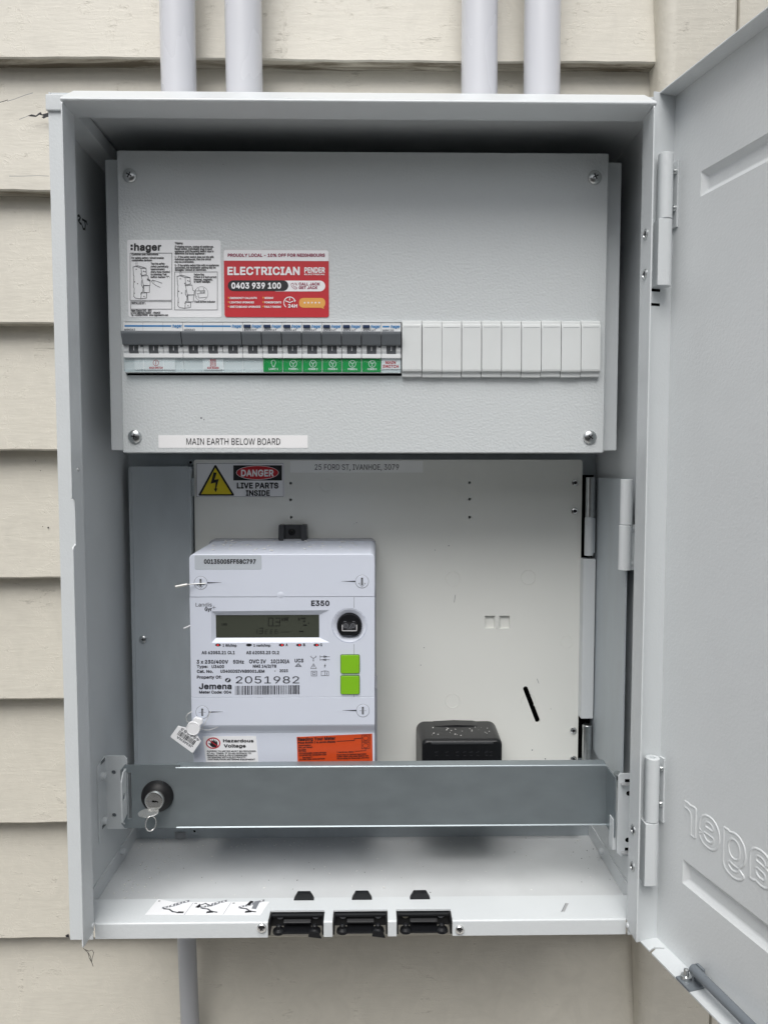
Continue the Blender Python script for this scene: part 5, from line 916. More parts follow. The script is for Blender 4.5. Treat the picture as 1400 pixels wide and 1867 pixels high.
for r in (3.4, 5.2): d.ring('maroon', *Z6(870, 512), r, r, .7, .3, -80, -5, 10)
for u, col_ in ((122, (('EMERGENCY CALLOUTS', 436), ('LIGHTING UPGRADES', 402), ('SWITCHBOARD UPGRADES', 478))), (524, (('WIRING', 626), ('POWERPOINTS', 720), ('FAULT FINDING', 718)))):
    for k_, (s, u1) in enumerate(col_):
        v = 655 + 51 * k_; t6('white_ink', s, u, u1, v - 10, v + 11, .03)
        d.poly('yellow_ink', [Z6(u - 20, v - 12), Z6(u - 8, v - 12), Z6(u - 11, v - 2), Z6(u - 7, v - 2), Z6(u - 18, v + 14), Z6(u - 15, v + 3), Z6(u - 21, v + 3)], .3)
cx_, cy_ = Z6(815, 710)
d.ring('white_ink', cx_, cy_, 10.4, 10.4, 1.5, .3, 130, 335, 24)
d.poly('white_ink', [Z6(862, 676), Z6(888, 684), Z6(874, 706)], .32)
d.line('white_ink', [Z6(772, 690), Z6(816, 708), Z6(850, 695)], 1.6, .3); d.line('white_ink', [Z6(816, 655), Z6(816, 680)], 1.1, .3)
t6('white_ink', '24H', 798, 904, 728, 766, .05, .35)
(a, b), (c, e) = Z6(924, 655), Z6(1228, 768)
d.rr('orange_ink', a, c, b, e, 7.5, .2); d.poly('orange_ink', [Z6(1150, 760), Z6(1216, 782), Z6(1200, 745)], .19)
for k_ in range(5):
    u, v = Z6(990 + 42 * k_, 710)
    d.poly('white_ink', [(u + (2.4 if j % 2 == 0 else 1.0) * math.sin(j * math.pi / 5), v - (2.4 if j % 2 == 0 else 1.0) * math.cos(j * math.pi / 5)) for j in range(10)], .32)
d.build(s2)
# printed strip below
s3 = sheet('earth_label', 'label_white', rrect(ax(289, 805, YE), ax(561, 805, YE), az(400, 816.5, YE), az(400, 793.5, YE), .3, 2), YE, .2, cov, 'white strip label reading MAIN EARTH BELOW BOARD')
d = Decal(YE - .2); d.text('ink', 'MAIN EARTH BELOW BOARD', 340, 511, 799, 810.5, .0); d.build(s3)
d = Decal(YE); 
for u, v, r in ((367, 762, 3.2), (372, 765, 2), (407, 299, 1.2), (270, 690, .8)): d.disc('ink_soft', u, v, r * .55, k=.06, n=9)
d.build(cov, default='smudge')

# ---- breakers
BX, BP = -222.2, 17.6
YW = 643.5                                # white front face
y2z = lambda py: az(480, py, YW)
zz = {k: y2z(v) for k, v in dict(top=588, tg=608.5, tb=630, rec=645, led=650, win=679, bot=684).items()}
def breaker(i0, n, label, model, amp, style, text=None):
    x0, x1 = BX + BP * i0 + .12, BX + BP * (i0 + n) - .12
    o = thing('circuit_breaker', label, 'circuit breaker', ((x0 + x1) / 2, YW, zz['bot']), 'circuit breakers in the row')
    m = MB()
    m.box(x0, x1, YW, YE + 12, zz['tg'] - 1.5, zz['top'], .3)
    m.box(x0, x1, YW + 7, YE + 12, zz['led'], zz['tg'] - 1.4)
    m.box(x0, x1, YW - 2.0, YE + 12, zz['win'] + .2, zz['led'] + .1) if False else None
    m.box(x0, x1, YW - 1.0, YE + 12, zz['led'] - 1.2, zz['rec'], .35)            # white ledge
    m.box(x0, x1, YW + 1.6, YE + 12, zz['win'] + .4, zz['led'] - 1.1)
    for k in range(n):                                                             # cheeks beside each lever
        a = BX + BP * (i0 + k)
        for u0, u1 in ((.25, 4.6), (13.2, 17.35)):
            prof = [(YW + 7, zz['rec']), (YW + 1.2, zz['rec']), (YW - .4, zz['rec'] + 2.4), (YW - .6, zz['tb'] - .5), (YW + 1, zz['tb'] + 2.5), (YW + 7, zz['tb'] + 2.5)]
            m.prism(prof, 'x', a + u0, a + u1)
    body = m.build('body', 'mcb_white', o, smooth=30)
    for k in range(n):
        a = BX + BP * (i0 + k)
        prof = [(YW + 7, zz['rec'] + .2), (YW + 2.4, zz['rec'] + .2), (YW + .6, zz['rec'] + 3), (YW + .4, zz['tb'] + 2), (YW + 7, zz['tb'] + 2)]
        lv = MB().prism(prof, 'x', a + 4.9, a + 12.9).build('lever_base', 'toggle_dark', o)
        dk = Decal(YW + .4, fn=lambda u, v: (u, v)); dk.line('white_ink', [(a + 8.9, zz['rec'] + 3.4), (a + 8.9, zz['tb'] - .9)], .8, .12); dk.build(lv, default='on_mark')
        MB().box(a + 15.2, a + 17.4, YW - 1.0, YW + 1, zz['tb'] - 1.5, zz['tb'] + 1.2, .2).build('flag_window', 'toggle', o)
    # lever bar: slanted grip over all poles
    ty = YW - 7.5
    prof = [(YW + 1, zz['tg'] + .6), (ty + 1.0, zz['tg'] + 1.4), (ty, zz['tg'] + .8), (ty + .2, zz['tg'] - 1.2), (ty + 2.2, zz['tb'] + 4.4), (ty + 3.6, zz['tb'] + .6), (ty + 4.6, zz['tb']), (YW + 1, zz['tb'] + .6)]
    MB().prism(prof, 'x', x0 - .15 + .25, x1 - .25, b=.3, seg=2).build('lever', 'toggle', o, smooth=40)
    # print above the lever
    d = Decal(YW, fn=lambda u, v: (u, v))
    hz = zz['top']
    if n == 3:
        d.rect('blue_ink', x0 + 1.2, x1 - 10.2, hz - 3.9, hz - 2.4, .1)
        for k in (1, 2): d.line('ink_soft', [(BX + BP * (i0 + k), hz - .2), (BX + BP * (i0 + k), zz['tg'] + .4)], .15, .14)
    else:
        if style == 'sw': d.rect('blue_ink', x0 + 1.0, x0 + 7.0, hz - 3.9, hz - 2.4, .1)
    d.text('blue_ink', ':hager', x1 - 9.4, x1 - .7, hz - 1.7, hz - 4.2, .02)
    d.text('ink_soft', model, x0 + 1.0, x0 + (10.5 if n == 3 else 12.5 if style != 'sw' else 11), hz - 5.6, hz - 7.4, 0)
    d.text('ink_soft', amp, x0 + 1.0, x0 + 5.6, hz - 8.2, hz - 10.0, 0)
    if n == 3: d.text('ink_soft', '3 3 3', x1 - 7.5, x1 - 1.5, hz - 8.0, hz - 9.8)
    d.build(body)
    if style not in ('sw', 'main', 'sub'):
        MB().box(x0 + .9, x0 + 7.2, YW - 1.4, YW + .2, hz - 4.4, hz - 1.9, .3).build('test_button', 'navy', o)
    # label strip and clear window in front
    lz0, lz1 = zz['win'] + 1.0, zz['led'] - 1.6
    if style == 'green':
        lb = MB().box(x0 + .3, x1 - .3, YW + .9, YW + 1.4, lz0 - .2, lz1 + .3).build('circuit_label', 'green_label', o, smooth=0)
        d = Decal(YW + .9, fn=lambda u, v: (u, v)); cx_ = (x0 + x1) / 2 + .6; cz = lz0 + 7.0
        d.text('white_ink', text, cx_ - 4.1, cx_ + 4.1, lz0 + 3.1, lz0 + 1.6, .02, .1)
        if 'LIGHT' in text:
            d.ring('white_ink', cx_, cz + 1.0, 1.9, 2.2, .38, .1, -50, 230); d.line('white_ink', [(cx_ - 1.2, cz - .8), (cx_ - .9, cz - 2.2), (cx_ + .9, cz - 2.2), (cx_ + 1.2, cz - .8)], .4, .1); d.line('white_ink', [(cx_ - .5, cz - 2.9), (cx_ + .5, cz - 2.9)], .5, .1)
        else:
            d.ring('white_ink', cx_, cz, 3.0, 3.0, .42, .1)
            for pts in ([(-1.3, 1.2), (-.5, .2)], [(1.3, 1.2), (.5, .2)], [(0, -.6), (0, -1.9)]): d.line('white_ink', [(cx_ + u, cz + v) for u, v in pts], .55, .1)
        d.build(lb)
    elif style == 'sw':
        lb = MB().box(x0 + .3, x1 - .3, YW + .9, YW + 1.4, lz0 + 2.4, lz1 + .3).build('circuit_label', 'label_white', o, smooth=0)
        d = Decal(YW + .9, fn=lambda u, v: (u, v)); d.text('red_ink', 'MAIN', x0 + 3.6, x1 - 4.6, lz0 + 9.6, lz0 + 7.1, .02, .1); d.text('red_ink', 'SWITCH', x0 + 1.2, x1 - 2.0, lz0 + 6.1, lz0 + 3.6, .02, .1); d.build(lb)
    elif style in ('main', 'sub'):
        u0, u1 = (x0 + 9.0, x0 + 45) if style == 'main' else (BX + BP * (i0 + 1), BX + BP * (i0 + 2))
        lb = MB().box(u0, u1, YW + .9, YW + 1.4, lz0 + 1.6, zz['rec'] - 1.4 if style == 'main' else lz1 + .5).build('circuit_label', 'label_white', o, smooth=0)
        d = Decal(YW + .9, fn=lambda u, v: (u, v)); cx_, cz = (u0 + u1) / 2 + (1 if style == 'main' else -.4), lz0 + 7.3
        d.text('red_ink', 'MAIN SWITCH' if style == 'main' else 'SUB BOARD', cx_ - (6 if style == 'main' else 5.2), cx_ + (6 if style == 'main' else 5.2), lz0 + 4.0, lz0 + 2.4, .02, .1)
        if style == 'main': d.ring('red_ink', cx_, cz + .2, 2.4, 2.5, .4, .1); d.line('red_ink', [(cx_, cz - 1.2), (cx_, cz + 1.6)], .5, .1)
        else:
            d.box('red_ink', cx_ - 2.2, cx_ + 2.2, cz - 2.5, cz + 3.3, .5, .1)
            for k in (-1.2, 0, 1.2): d.line('red_ink', [(cx_ + k, cz - 1.4), (cx_ + k, cz + 1.4)], .5, .1)
            d.line('red_ink', [(cx_ - 1.8, cz + 2.2), (cx_ + 1.8, cz + 2.2)], .5, .1)
        d.build(lb)
    m = MB()
    for k in range(n):
        a = BX + BP * (i0 + k)
        m.box(a + .3, a + BP - .3, YW - .9, YW + .3, zz['win'] + .1, zz['led'] - 1.3, .3)
        m.box(a + .3, a + BP - .3, YW - 1.8, YW - .9, zz['led'] - 5.2, zz['led'] - 4.2, .2)
        m.box(a + .3, a + BP - .3, YW - 1.6, YW - .9, zz['win'] + .1, zz['win'] + 2.4, .3)
        for u in (1.0, BP - 1.0):
            m.box(a + u - .7, a + u + .7, YW - 2.2, YW - .9, zz['win'] + .9, zz['win'] + 2.8, .3)
            m.box(a + u - .6, a + u + .6, YW - 1.6, YW - .9, zz['led'] - 4.2, zz['led'] - 2.6, .25)
    m.build('label_window', 'clear_window', o)
    return o
breaker(0, 3, 'three pole breaker at the left end, its label reading MAIN SWITCH', 'MSN363', 'C63', 'main')
breaker(3, 3, 'three pole breaker with the red SUB BOARD label', 'MSN363', 'C63', 'sub')
breaker(6, 1, 'single breaker with a blank clear label left of the green labels', 'ADC932T', 'C32', 'plain')
for k, s in enumerate(('LIGHT 1', 'POWER 1', 'POWER 2', 'POWER 3', 'POWER 4', 'POWER 5')):
    lab = 'single breaker with the green LIGHT 1 bulb label' if k == 0 else 'single breaker with the green %s socket label, %s green label from the left' % (s, ('second', 'third', 'fourth', 'fifth', 'sixth')[k - 1])
    breaker(7 + k, 1, lab, 'ADC916T', 'C10' if k == 0 else 'C16', 'green', s)
breaker(13, 1, 'single breaker with red MAIN SWITCH lettering on white, beside the blanks', 'MSN120', 'C20', 'sw')
MB().box(-222.4, 26.3, YE + 3, YE + 6, wz0 + .1, zz['win'] + .2).build('rail_gap_shade', 'void', cov, smooth=0)  # black strip painted in for the shade of the gap below the breakers

# ---- blank fillers
GX, GP = 24.9, 17.84
def blank(k, lab):
    a, b_ = GX + GP * k + .15, GX + GP * (k + 1) - .15
    o = thing('blank_filler', lab, 'blank cover', ((a + b_) / 2, YE, az(900, 687, YE)), 'white blank covers in the row')
    return o
zt_b, zc_b, zl_b, zb_b = az(900, 584, 645), az(900, 591, 645), az(900, 677, 643), az(900, 687, 645)
first = blank(0, 'first white blank cover, right next to the main switch breaker')
a, b_ = GX + .28, GX + GP - .28
prof = [(YE - .1, zt_b), (YE - 3.4, zt_b), (YE - 4.0, zt_b - .5), (YE - 4.4, zc_b), (YE - 5.4, zc_b - .3), (YE - 5.8, zc_b - 3), (YE - 7.0, zl_b + 2), (YE - 6.7, zl_b + .3), (YE - 5.6, zl_b), (YE - 4.4, zl_b - .4), (YE - 4.2, zb_b + .4), (YE - 3.8, zb_b), (YE - .1, zb_b)]
MB().prism(prof, 'x', a, b_, b=.22).build('cover', 'blank_white', first, smooth=35)
d = Decal(YE - 5.9, fn=lambda u, v: (u, v)); d.line('ink_soft', [(a + 1.5, zc_b - 2.6), (b_ - 1.5, zc_b - 2.5)], .25, .1); d.build(first, default='moulded_line')
ORD = ('second', 'third', 'fourth', 'fifth', 'sixth', 'seventh', 'eighth', 'ninth', 'last')
for k in range(1, 10):
    c = copy_thing(first, (GP * k + (.25 if k == 1 else 0), random.uniform(-.4, .4), random.uniform(-.4, .3)), '%s white blank cover counted from the breakers%s' % (ORD[k - 1], ', at the right end' if k == 9 else ''))

# ================================================================== METER PANEL (cream board)
YP = 757.0
pan = thing('meter_board', 'cream hinged board carrying the electricity meter', 'board', (20, YP, -380))
px0, px1, pz0, pz1 = -190.2, 221.6, az(600, 1500, YP), az(600, 838, YP)
sa, sb = at(958, 1256, YP), at(980, 1314, YP)
ang = math.atan2(sb.z - sa.z, sb.x - sa.x); rw = 2.2
slot = [(sa.x + 2.6 * math.cos(ang + math.pi / 2 + math.pi * k / 8), sa.z + 2.6 * math.sin(ang + math.pi / 2 + math.pi * k / 8)) for k in range(9)] + \
       [(sb.x + 2.6 * math.cos(ang - math.pi / 2 + math.pi * k / 8), sb.z + 2.6 * math.sin(ang - math.pi / 2 + math.pi * k / 8)) for k in range(9)]
holes = [slot[::-1]]
for u, v in ((530, 881), (530, 911), (531, 943), (856, 880), (856, 910), (856, 943)):
    p = at(u, v, YP); holes.append(circ(p.x, p.z, 1.5, 12)[::-1])
ra, rb = at(884, 1123, YP), at(929, 1146, YP)
rec = [(ra.x, rb.z), (rb.x, rb.z), (rb.x, ra.z), (ra.x, ra.z)]
holes.append(rec[::-1])
m = MB().plate(rrect(px0, px1, pz0, pz1, 3.0, 5), holes, fn, YP, YP + 3)
pb = m.build('board', 'cream_board', pan, smooth=20)
m = MB().box(ra.x - 1, rb.x + 1, YP + 3.2, YP + 4, rb.z - 1, ra.z + 1)
m.cyl(((ra.x + rb.x) / 2, YP + 3, rb.z), ((ra.x + rb.x) / 2, YP + 3, ra.z), 3.4, n=20)
m.build('cable_tie_slot', 'cream_board', pan)
MB().box(sa.x - 6, sb.x + 6, YP + 10, YP + 11, sb.z - 6, sa.z + 6).build('shade_backing', 'void', pan, smooth=0)  # black sheet stands in for the shade of the cavity behind the slot
for u, v, r in ((825, 1055, 7.8), (963, 1053, 7.8), (1033, 1170, 6.6), (825, 1278, 7.8), (596, 885, 7)):
    p = at(u, v, YP); k = MB()
    k.lathe((p.x, YP + .3, p.z), (0, -1, 0), [(r * 1.04, 0), (r * 1.02, .5), (r, .62), (r * .97, .5), (r * .95, .0)], 36, caps=False)
    k.build('moulded_ring', 'cream_board', pan, smooth=60)
p = at(963, 1278, YP); k = MB()
for a0_, a1_ in ((-40, 75), (128, 200)):                 # this ring was cut through by the slot
    k.tube([(p.x + 7.8 * math.cos(R(a0_ + (a1_ - a0_) * i / 12)), YP + .1, p.z + 7.8 * math.sin(R(a0_ + (a1_ - a0_) * i / 12))) for i in range(13)], .42, 6)
k.build('moulded_ring', 'cream_board', pan, smooth=60)
for u, v in ((1048, 880), (1047, 932), (1045, 1332), (1045, 1384)):
    p = at(u, v, YP); rivet(pan, p.x, YP, p.z, 4.0, material='chrome')
d = Decal(YP)
for u, v, r in ((773, 1181, 1.0), (767, 1213, .9), (970, 1368, 1.3), (994, 1384, 1.3), (1004, 1293, .7), (818, 995, 1.1), (793, 1003, .8), (650, 953, .8), (646, 955, .6)): d.disc('ink_soft', u, v, r, k=.05, n=7)
d.line('ink_soft', [(830, 1085), (828, 1098)], .8, .05); d.line('ink_soft', [(979, 1238), (982, 1246)], .8, .05); d.build(pan, default='speck')
# stickers on the board
s = sheet('danger_sticker', 'paper', rrect(ax(358, 870, YP), ax(518.5, 870, YP), az(400, 906, YP), az(400, 843.5, YP), .6, 2), YP, .2, pan, 'danger sticker with yellow lightning triangle')
d = Decal(YP - .2)
Z5 = lambda u, v: (340 + u * 460 / 1400, 820 + v * 460 / 1400)
d.box('ink_grey', *[340 + u * 460 / 1400 for u in (56, 538)], *[820 + v * 460 / 1400 for v in (76, 260)], .5)
d.poly('ink', [Z5(160, 84), Z5(165, 86), Z5(264, 248), Z5(262, 255), Z5(70, 255), Z5(67, 249), Z5(156, 86)], .1)
d.poly('danger_yellow', [Z5(160, 100), Z5(251, 246), Z5(82, 246)], .2)
d.poly('ink', [Z5(150, 125), Z5(168, 127), Z5(156, 166), Z5(180, 162), Z5(166, 215), Z5(173, 214), Z5(162, 236), Z5(153, 215), Z5(159, 215), Z5(162, 182), Z5(135, 188)], .3)
d.rect('ink', *[340 + u * 460 / 1400 for u in (260, 530)], *[820 + v * 460 / 1400 for v in (86, 170)], .15)
(ea, eb) = Z5(394, 127); d.disc('white_ink', ea, eb, 38.8, 12.9, .2, 40); d.disc('red_sticker', ea, eb, 38.0, 12.1, .26, 40)
d.text('white_ink', 'DANGER', *[340 + u * 460 / 1400 for u in (303, 484)], *[820 + v * 460 / 1400 for v in (112, 146)], .03, .35)
d.text('ink', 'LIVE PARTS', *[340 + u * 460 / 1400 for u in (280, 510)], *[820 + v * 460 / 1400 for v in (184, 213)], .03)
d.text('ink', 'INSIDE', *[340 + u * 460 / 1400 for u in (330, 463)], *[820 + v * 460 / 1400 for v in (226, 254)], .03)
d.build(s)
s = sheet('address_label', 'label_clear', rrect(ax(529, 850, YP), ax(771, 850, YP), az(600, 861.5, YP), az(600, 840.5, YP), .4, 2), YP, .2, pan, 'pale strip label reading 25 FORD ST, IVANHOE, 3079')
d = Decal(YP - .2); d.text('ink_grey', '25 FORD ST, IVANHOE, 3079', 574, 727, 846.5, 856.5); d.build(s)
# hinge strip right of the board
YH = 748.0
hx0, hx1 = ax(1063, 1100, YH), ax(1084, 1100, YH)
MB().box(hx0 - 1, hx1 + 1, 762, 763, az(1070, 1392, YH), az(1070, 866, YH)).build('shade_backing', 'void', pan, smooth=0)  # black sheet painting the shade inside the hinge recess
cxh = (hx0 + hx1) / 2
MB().box(hx0 - 1.0, hx1, YH - 2, YH + 12, az(1070, 1310, YH), az(1070, 1019, YH), 1.0).build('hinge_cover', 'powder', pan)
for v0, v1, mt, rr2, dx in ((870, 943, 'zinc', 4.9, 0), (943, 1013, 'powder', 4.6, -.8), (1322, 1395, 'zinc', 4.9, .5)):
    MB().lathe((cxh + dx, YH + 1, az(1070, v1, YH)), (0, 0, 1), [(rr2 - .4, 0), (rr2, .5), (rr2, az(1070, v0, YH) - az(1070, v1, YH) - .5), (rr2 - .5, az(1070, v0, YH) - az(1070, v1, YH)), (2, az(1070, v0, YH) - az(1070, v1, YH))], 24).build('hinge_barrel', mt, pan)
MB().box(cxh + 2.6, cxh + 5, YH - 1, YH + 1.5, az(1070, 1008, YH), az(1070, 945, YH), .3).build('hinge_barrel', 'galv', pan)

# ---- left side cover and right hinged plate
YC = 748.0
lx0, lx1, lz0_, lz1_ = ax(236, 1000, YC), ax(349, 1000, YC), az(300, 1500, YC), az(300, 850, YC)
sco = thing('side_cover', 'plain grey steel cover strip left of the meter board', 'cover', ((lx0 + lx1) / 2, YC, lz0_))
lx0 += .3
m = MB().prism(rrect(lx0, lx1, lz0_, lz1_, 3, 4), 'y', YC, YC + 14, b=.9, seg=3).build('cover_panel', 'galv', sco, smooth=40)
MB().box(lx0 + 2.8, lx0 + 4.0, YC - .5, YC + .3, lz0_ + 4, lz1_ - 6, .35).build('pressed_rib', 'galv', sco)
p = at(261, 1166, YC); screw(sco, p.x, YC, p.z, 4.2, 2, 'zinc', 30)
MB().box(lx1 + .2, lx1 + 2.2, YC + 3, YC + 8, az(350, 905, YC), az(350, 872, YC), .3).build('edge_clip', 'galv', sco)
pl = MB(); pz0_, pz1_ = az(1100, 1405, 700), az(1145, 873, 645)
pts = [(236.4, 768), (229.0, 642), (230.5, 642), (237.9, 768)]
pl.prism(pts, 'z', pz0_ + 2, pz1_, b=.3)
hp = thing('hinged_plate', 'grey steel plate standing open along the right inner wall', 'plate', (233, 700, pz0_))
pl.build('plate', 'galv', hp)
hcx, hcy = ax(1141, 950, 638), 638.0
za_, zb_, zc_ = az(1141, 874, hcy), az(1141, 957, hcy), az(1139, 1039, hcy)
MB().lathe((hcx, hcy, zb_ + .2), (0, 0, 1), [(5, 0), (5.5, .3), (5.5, za_ - zb_ - .6), (5.0, za_ - zb_ - .2), (0, za_ - zb_ - .2)], 24).build('hinge_barrel', 'powder', hp)
MB().lathe((hcx - .8, hcy - .5, zc_), (0, 0, 1), [(5, 0), (5.5, .3), (5.5, zb_ - zc_ - .6), (5.0, zb_ - zc_ - .2), (0, zb_ - zc_ - .2)], 24).build('hinge_barrel', 'powder', hp)
lf = MB().box(hcx + 3, XR - T - 1, hcy + 4, hcy + 5.4, zc_ - 1, zb_, .3).build('hinge_leaf', 'powder', hp)
for q in (.14, .9): MB().lathe((hcx + 7.6, hcy + 4, zc_ + (zb_ - zc_) * q), (0, -1, 0), [(2.3, 0), (1.9, 1.2), (0, 1.7)], 12).build('rivet', 'powder', lf)

# ================================================================== ELECTRICITY METER
YM = 679.0
met = thing('electricity_meter', 'pale grey electronic meter with display and two green buttons', 'meter', (-88, YP, -340))
MX0, MX1 = -176.6, 0.7
zt_m, z1m, z2m = az(500, 1010, YM), az(500, 1088.5, YM), az(500, 1272, YM)
zbm_ = az(500, 1322, YM); zend = -346.0
# back base
MB().prism(rrect(MX0 + 4, MX1 + 1.3, zend, az(500, 983.5, YP - 14), 6, 5), 'y', YP - 14, YP, b=.8).build('base', 'meter_grey', met, smooth=40)
# top cover: front face, rounded front edges, top surface running back
def slab(name, z0, z1, y0, rad_top):
    m = MB().box(MX0, MX1, y0, YP - 14.1, z0, z1, .55, 2) if not rad_top else None
    if rad_top:
        c = rrect(MX0, MX1, z0, z1, .6, 2); poly = []
        r = rad_top
        poly = [(MX0, z0), (MX1, z0)] + [(MX1 - r + r * math.cos(R(a_)), z1 - r + r * math.sin(R(a_))) for a_ in range(0, 91, 15)] + [(MX0 + r + r * math.cos(R(a_)), z1 - r + r * math.sin(R(a_))) for a_ in range(90, 181, 15)]
        m = MB().prism(poly, 'y', y0, YP - 14.1, b=.8, seg=3)
    return m.build(name, 'meter_plastic', met, smooth=50)
def top_ring(x0, x1, z1, y, r):
    pts = [(x0, z1m + .3), (x1, z1m + .3)] + [(x1 - r + r * math.cos(R(a_)), z1 - r + r * math.sin(R(a_))) for a_ in range(0, 91, 15)] + [(x0 + r + r * math.cos(R(a_)), z1 - r + r * math.sin(R(a_))) for a_ in range(90, 181, 15)]
    return [(x, y, z) for x, z in pts]
rs = [top_ring(MX0 + .9, MX1 - .9, zt_m - .9, YM, 4.4), top_ring(MX0 + .25, MX1 - .25, zt_m - .25, YM + .3, 4.9), top_ring(MX0, MX1, zt_m, YM + 1.0, 5.0), top_ring(MX0 + 5.5, MX1 + .8, zt_m + 6.2, YP - 14.1, 6.0)]
n = len(rs[0]); fs = [tuple(range(n))] + [(k * n + i, k * n + (i + 1) % n, (k + 1) * n + (i + 1) % n, (k + 1) * n + i) for k in range(3) for i in range(n)] + [tuple(range(3 * n, 4 * n))]
MB().add([v for r in rs for v in r], fs).build('top_cover', 'meter_plastic', met, smooth=40)
# face with a display recess
zL0, zL1 = az(490, 1172, YM), az(490, 1113, YM); lxa, lxb = ax(385, 1140, YM), ax(601, 1140, YM)
glx0, glx1, glz0, glz1 = ax(393.5, 1140, YM + 3), ax(582, 1140, YM + 3), az(490, 1163, YM + 3), az(490, 1121.5, YM + 3)
outer = [(MX0 + .2, z2m + .3), (MX1 - .2, z2m + .3), (MX1 - .2, z1m - .2), (MX0 + .2, z1m - .2)]
wrec = [(lxa, zL0), (lxb, zL0), (lxb, zL1), (lxa, zL1 - .8)]
op = at(637, 1141, YM)
m = MB().plate(outer, [wrec[::-1], circ(op.x, op.z, 17.0, 40)[::-1]], fn, YM, YM + 5)
m.box(MX0 + .2, MX1 - .2, YM + 5, YP - 14.1, z2m + .3, z1m - .2)
m.build('face', 'meter_plastic', met, smooth=25)
# sloped bezel around the display
w0 = wrec; w1 = [(glx0, glz0), (glx1, glz0), (glx1, glz1), (glx0, glz1)]
m = MB().add([(x, YM + .02, z) for x, z in w0] + [(x, YM + 3.4, z) for x, z in w1], [(i, (i + 1) % 4, 4 + (i + 1) % 4, 4 + i) for i in range(4)])
m.build('display_bezel', 'meter_plastic', met, smooth=0)
lcd = MB().box(glx0, glx1, YM + 3.5, YM + 4.6, glz0, glz1).build('display', 'lcd', met, 'dim olive display reading 0.3 kW', smooth=0)
d = Decal(YM + 3.5)
Z5 = lambda u, v: (330 + u * 370 / 1400, 1060 + v * 370 / 1400)
def zt5(ink, s, u0, u1, c, b, bold=0., k=.2): d.text(ink, s, *[330 + u * 370 / 1400 for u in (u0, u1)], *[1060 + v * 370 / 1400 for v in (c, b)], bold, k)
def seg7(ch, u, v, w_, h_, wd, sk=.12):
    S = {'0': 'abcdef', '3': 'abgcd', '1': 'bc', '6': 'afgedc', 'E': 'afged'}[ch]
    f = lambda x, y: Z5(u + x * w_ + (1 - y) * sk * w_, v + y * h_)
    L = dict(a=((.1, 0), (.9, 0)), b=((1, .06), (1, .46)), c=((1, .54), (1, .94)), d=((.1, 1), (.9, 1)), e=((0, .54), (0, .94)), f=((0, .06), (0, .46)), g=((.1, .5), (.9, .5)))
    for q in S: d.line('lcd_ink', [f(*L[q][0]), f(*L[q][1])], wd, .1)
seg7('0', 602, 254, 30, 54, 1.4); seg7('3', 648, 254, 32, 54, 1.4); d.disc('lcd_ink', *Z5(640, 308), .9, k=.1, n=8)
seg7('1', 500, 330, 24, 34, 1.1); seg7('3', 538, 324, 24, 38, 1.3)
for u in (580, 615, 648): seg7('E', u, 334, 16, 28, .9)
d.line('lcd_ink', [Z5(690, 350), Z5(745, 350)], .6, .1); d.line('lcd_ink', [Z5(665, 344), Z5(672, 360)], .7, .1)
zt5('lcd_ink', 'kW', 694, 742, 250, 272); zt5('lcd_ink', 'h', 808, 820, 250, 270); zt5('lcd_ink', 'L&G', 282, 318, 290, 303)
for u0, u1, v in ((828, 858, 256), (842, 858, 276), (842, 868, 302), (815, 845, 346)): d.rect('lcd_ink', *[330 + u * 370 / 1400 for u in (u0, u1)], *[1060 + q * 370 / 1400 for q in (v - 4, v + 5)], .1)
d.poly('lcd_ink', [Z5(874, 290), Z5(884, 282), Z5(884, 298)], .1)
d.build(lcd, default='display_digits')
# optical port
k = MB().lathe((op.x, YM + 4.5, op.z), (0, -1, 0), [(16.9, 0), (16.9, 3.9), (16.2, 4.3), (12.4, 2.6), (12.3, .5), (0, .5)], 44).build('port_rim', 'meter_plastic', met, smooth=50)
m = MB()
pts = [(11.7 * math.cos(R(a_)), 11.7 * math.sin(R(a_))) for a_ in range(-52, 233, 6)]
m.prism([(op.x + u, op.z + v) for u, v in pts], 'y', YM - 1.6, YM + 4, b=.5)
prt = m.build('optical_port', 'black_plastic', met, smooth=40)
d = Decal(YM - 1.6, fn=lambda u, v: (op.x + u, op.z + v))
d.rr('ink', -6.6, 6.8, -4.4, 4.0, 1, .05)
for a_, b_ in (((-6.8, -4.6), (7, -4.6)), ((-6.8, -4.6), (-6.8, 1)), ((7, -4.6), (7, 1))): d.line('white_ink', [a_, b_], .55, .12)
for sx in (-1, 1):
    d.ring('ink_soft', sx * 3.4, .4, 2.1, 2.0, .4, .12); d.ring('ink_soft', sx * 3.4, .4, .9, .9, .3, .12); d.line('ink_soft', [(sx * 5.2, 4.4), (sx * 3.2, 4.4)], .5, .12)
d.line('ink_soft', [(-1, -1.6), (1, -1.6), (0, .4)], .3, .12); d.line('ink_soft', [(-2.4, -2.8), (2.4, -2.8)], .4, .12)
d.build(prt, default='port_lens')
# seam lines right of the port
d = Decal(YM); d.line('ink_soft', [(645.5, 1089), (645.5, 1108)], .7, .06); d.line('ink_soft', [(645.5, 1175), (645.5, 1193)], .7, .06); d.line('ink_soft', [(645.5, 1266), (645.5, 1271)], .7, .06); d.build(met, default='seam')
# buttons
for v in (1210.5, 1248.5):
    p0, p1 = at(621.5, v + 16.8, YM), at(655, v - 16.3, YM)
    MB().prism(rrect(p0.x - .5, p1.x + .5, p0.z - .5, p1.z + .5, 1.6, 4), 'y', YM - .08, YM + .5).build('button_gap', 'ink', met, smooth=0)
    MB().prism(rrect(p0.x, p1.x, p0.z, p1.z, 1.3, 4), 'y', YM - 1.6, YM + .4, b=.6, seg=3).build('button', 'green_button', met, smooth=50)
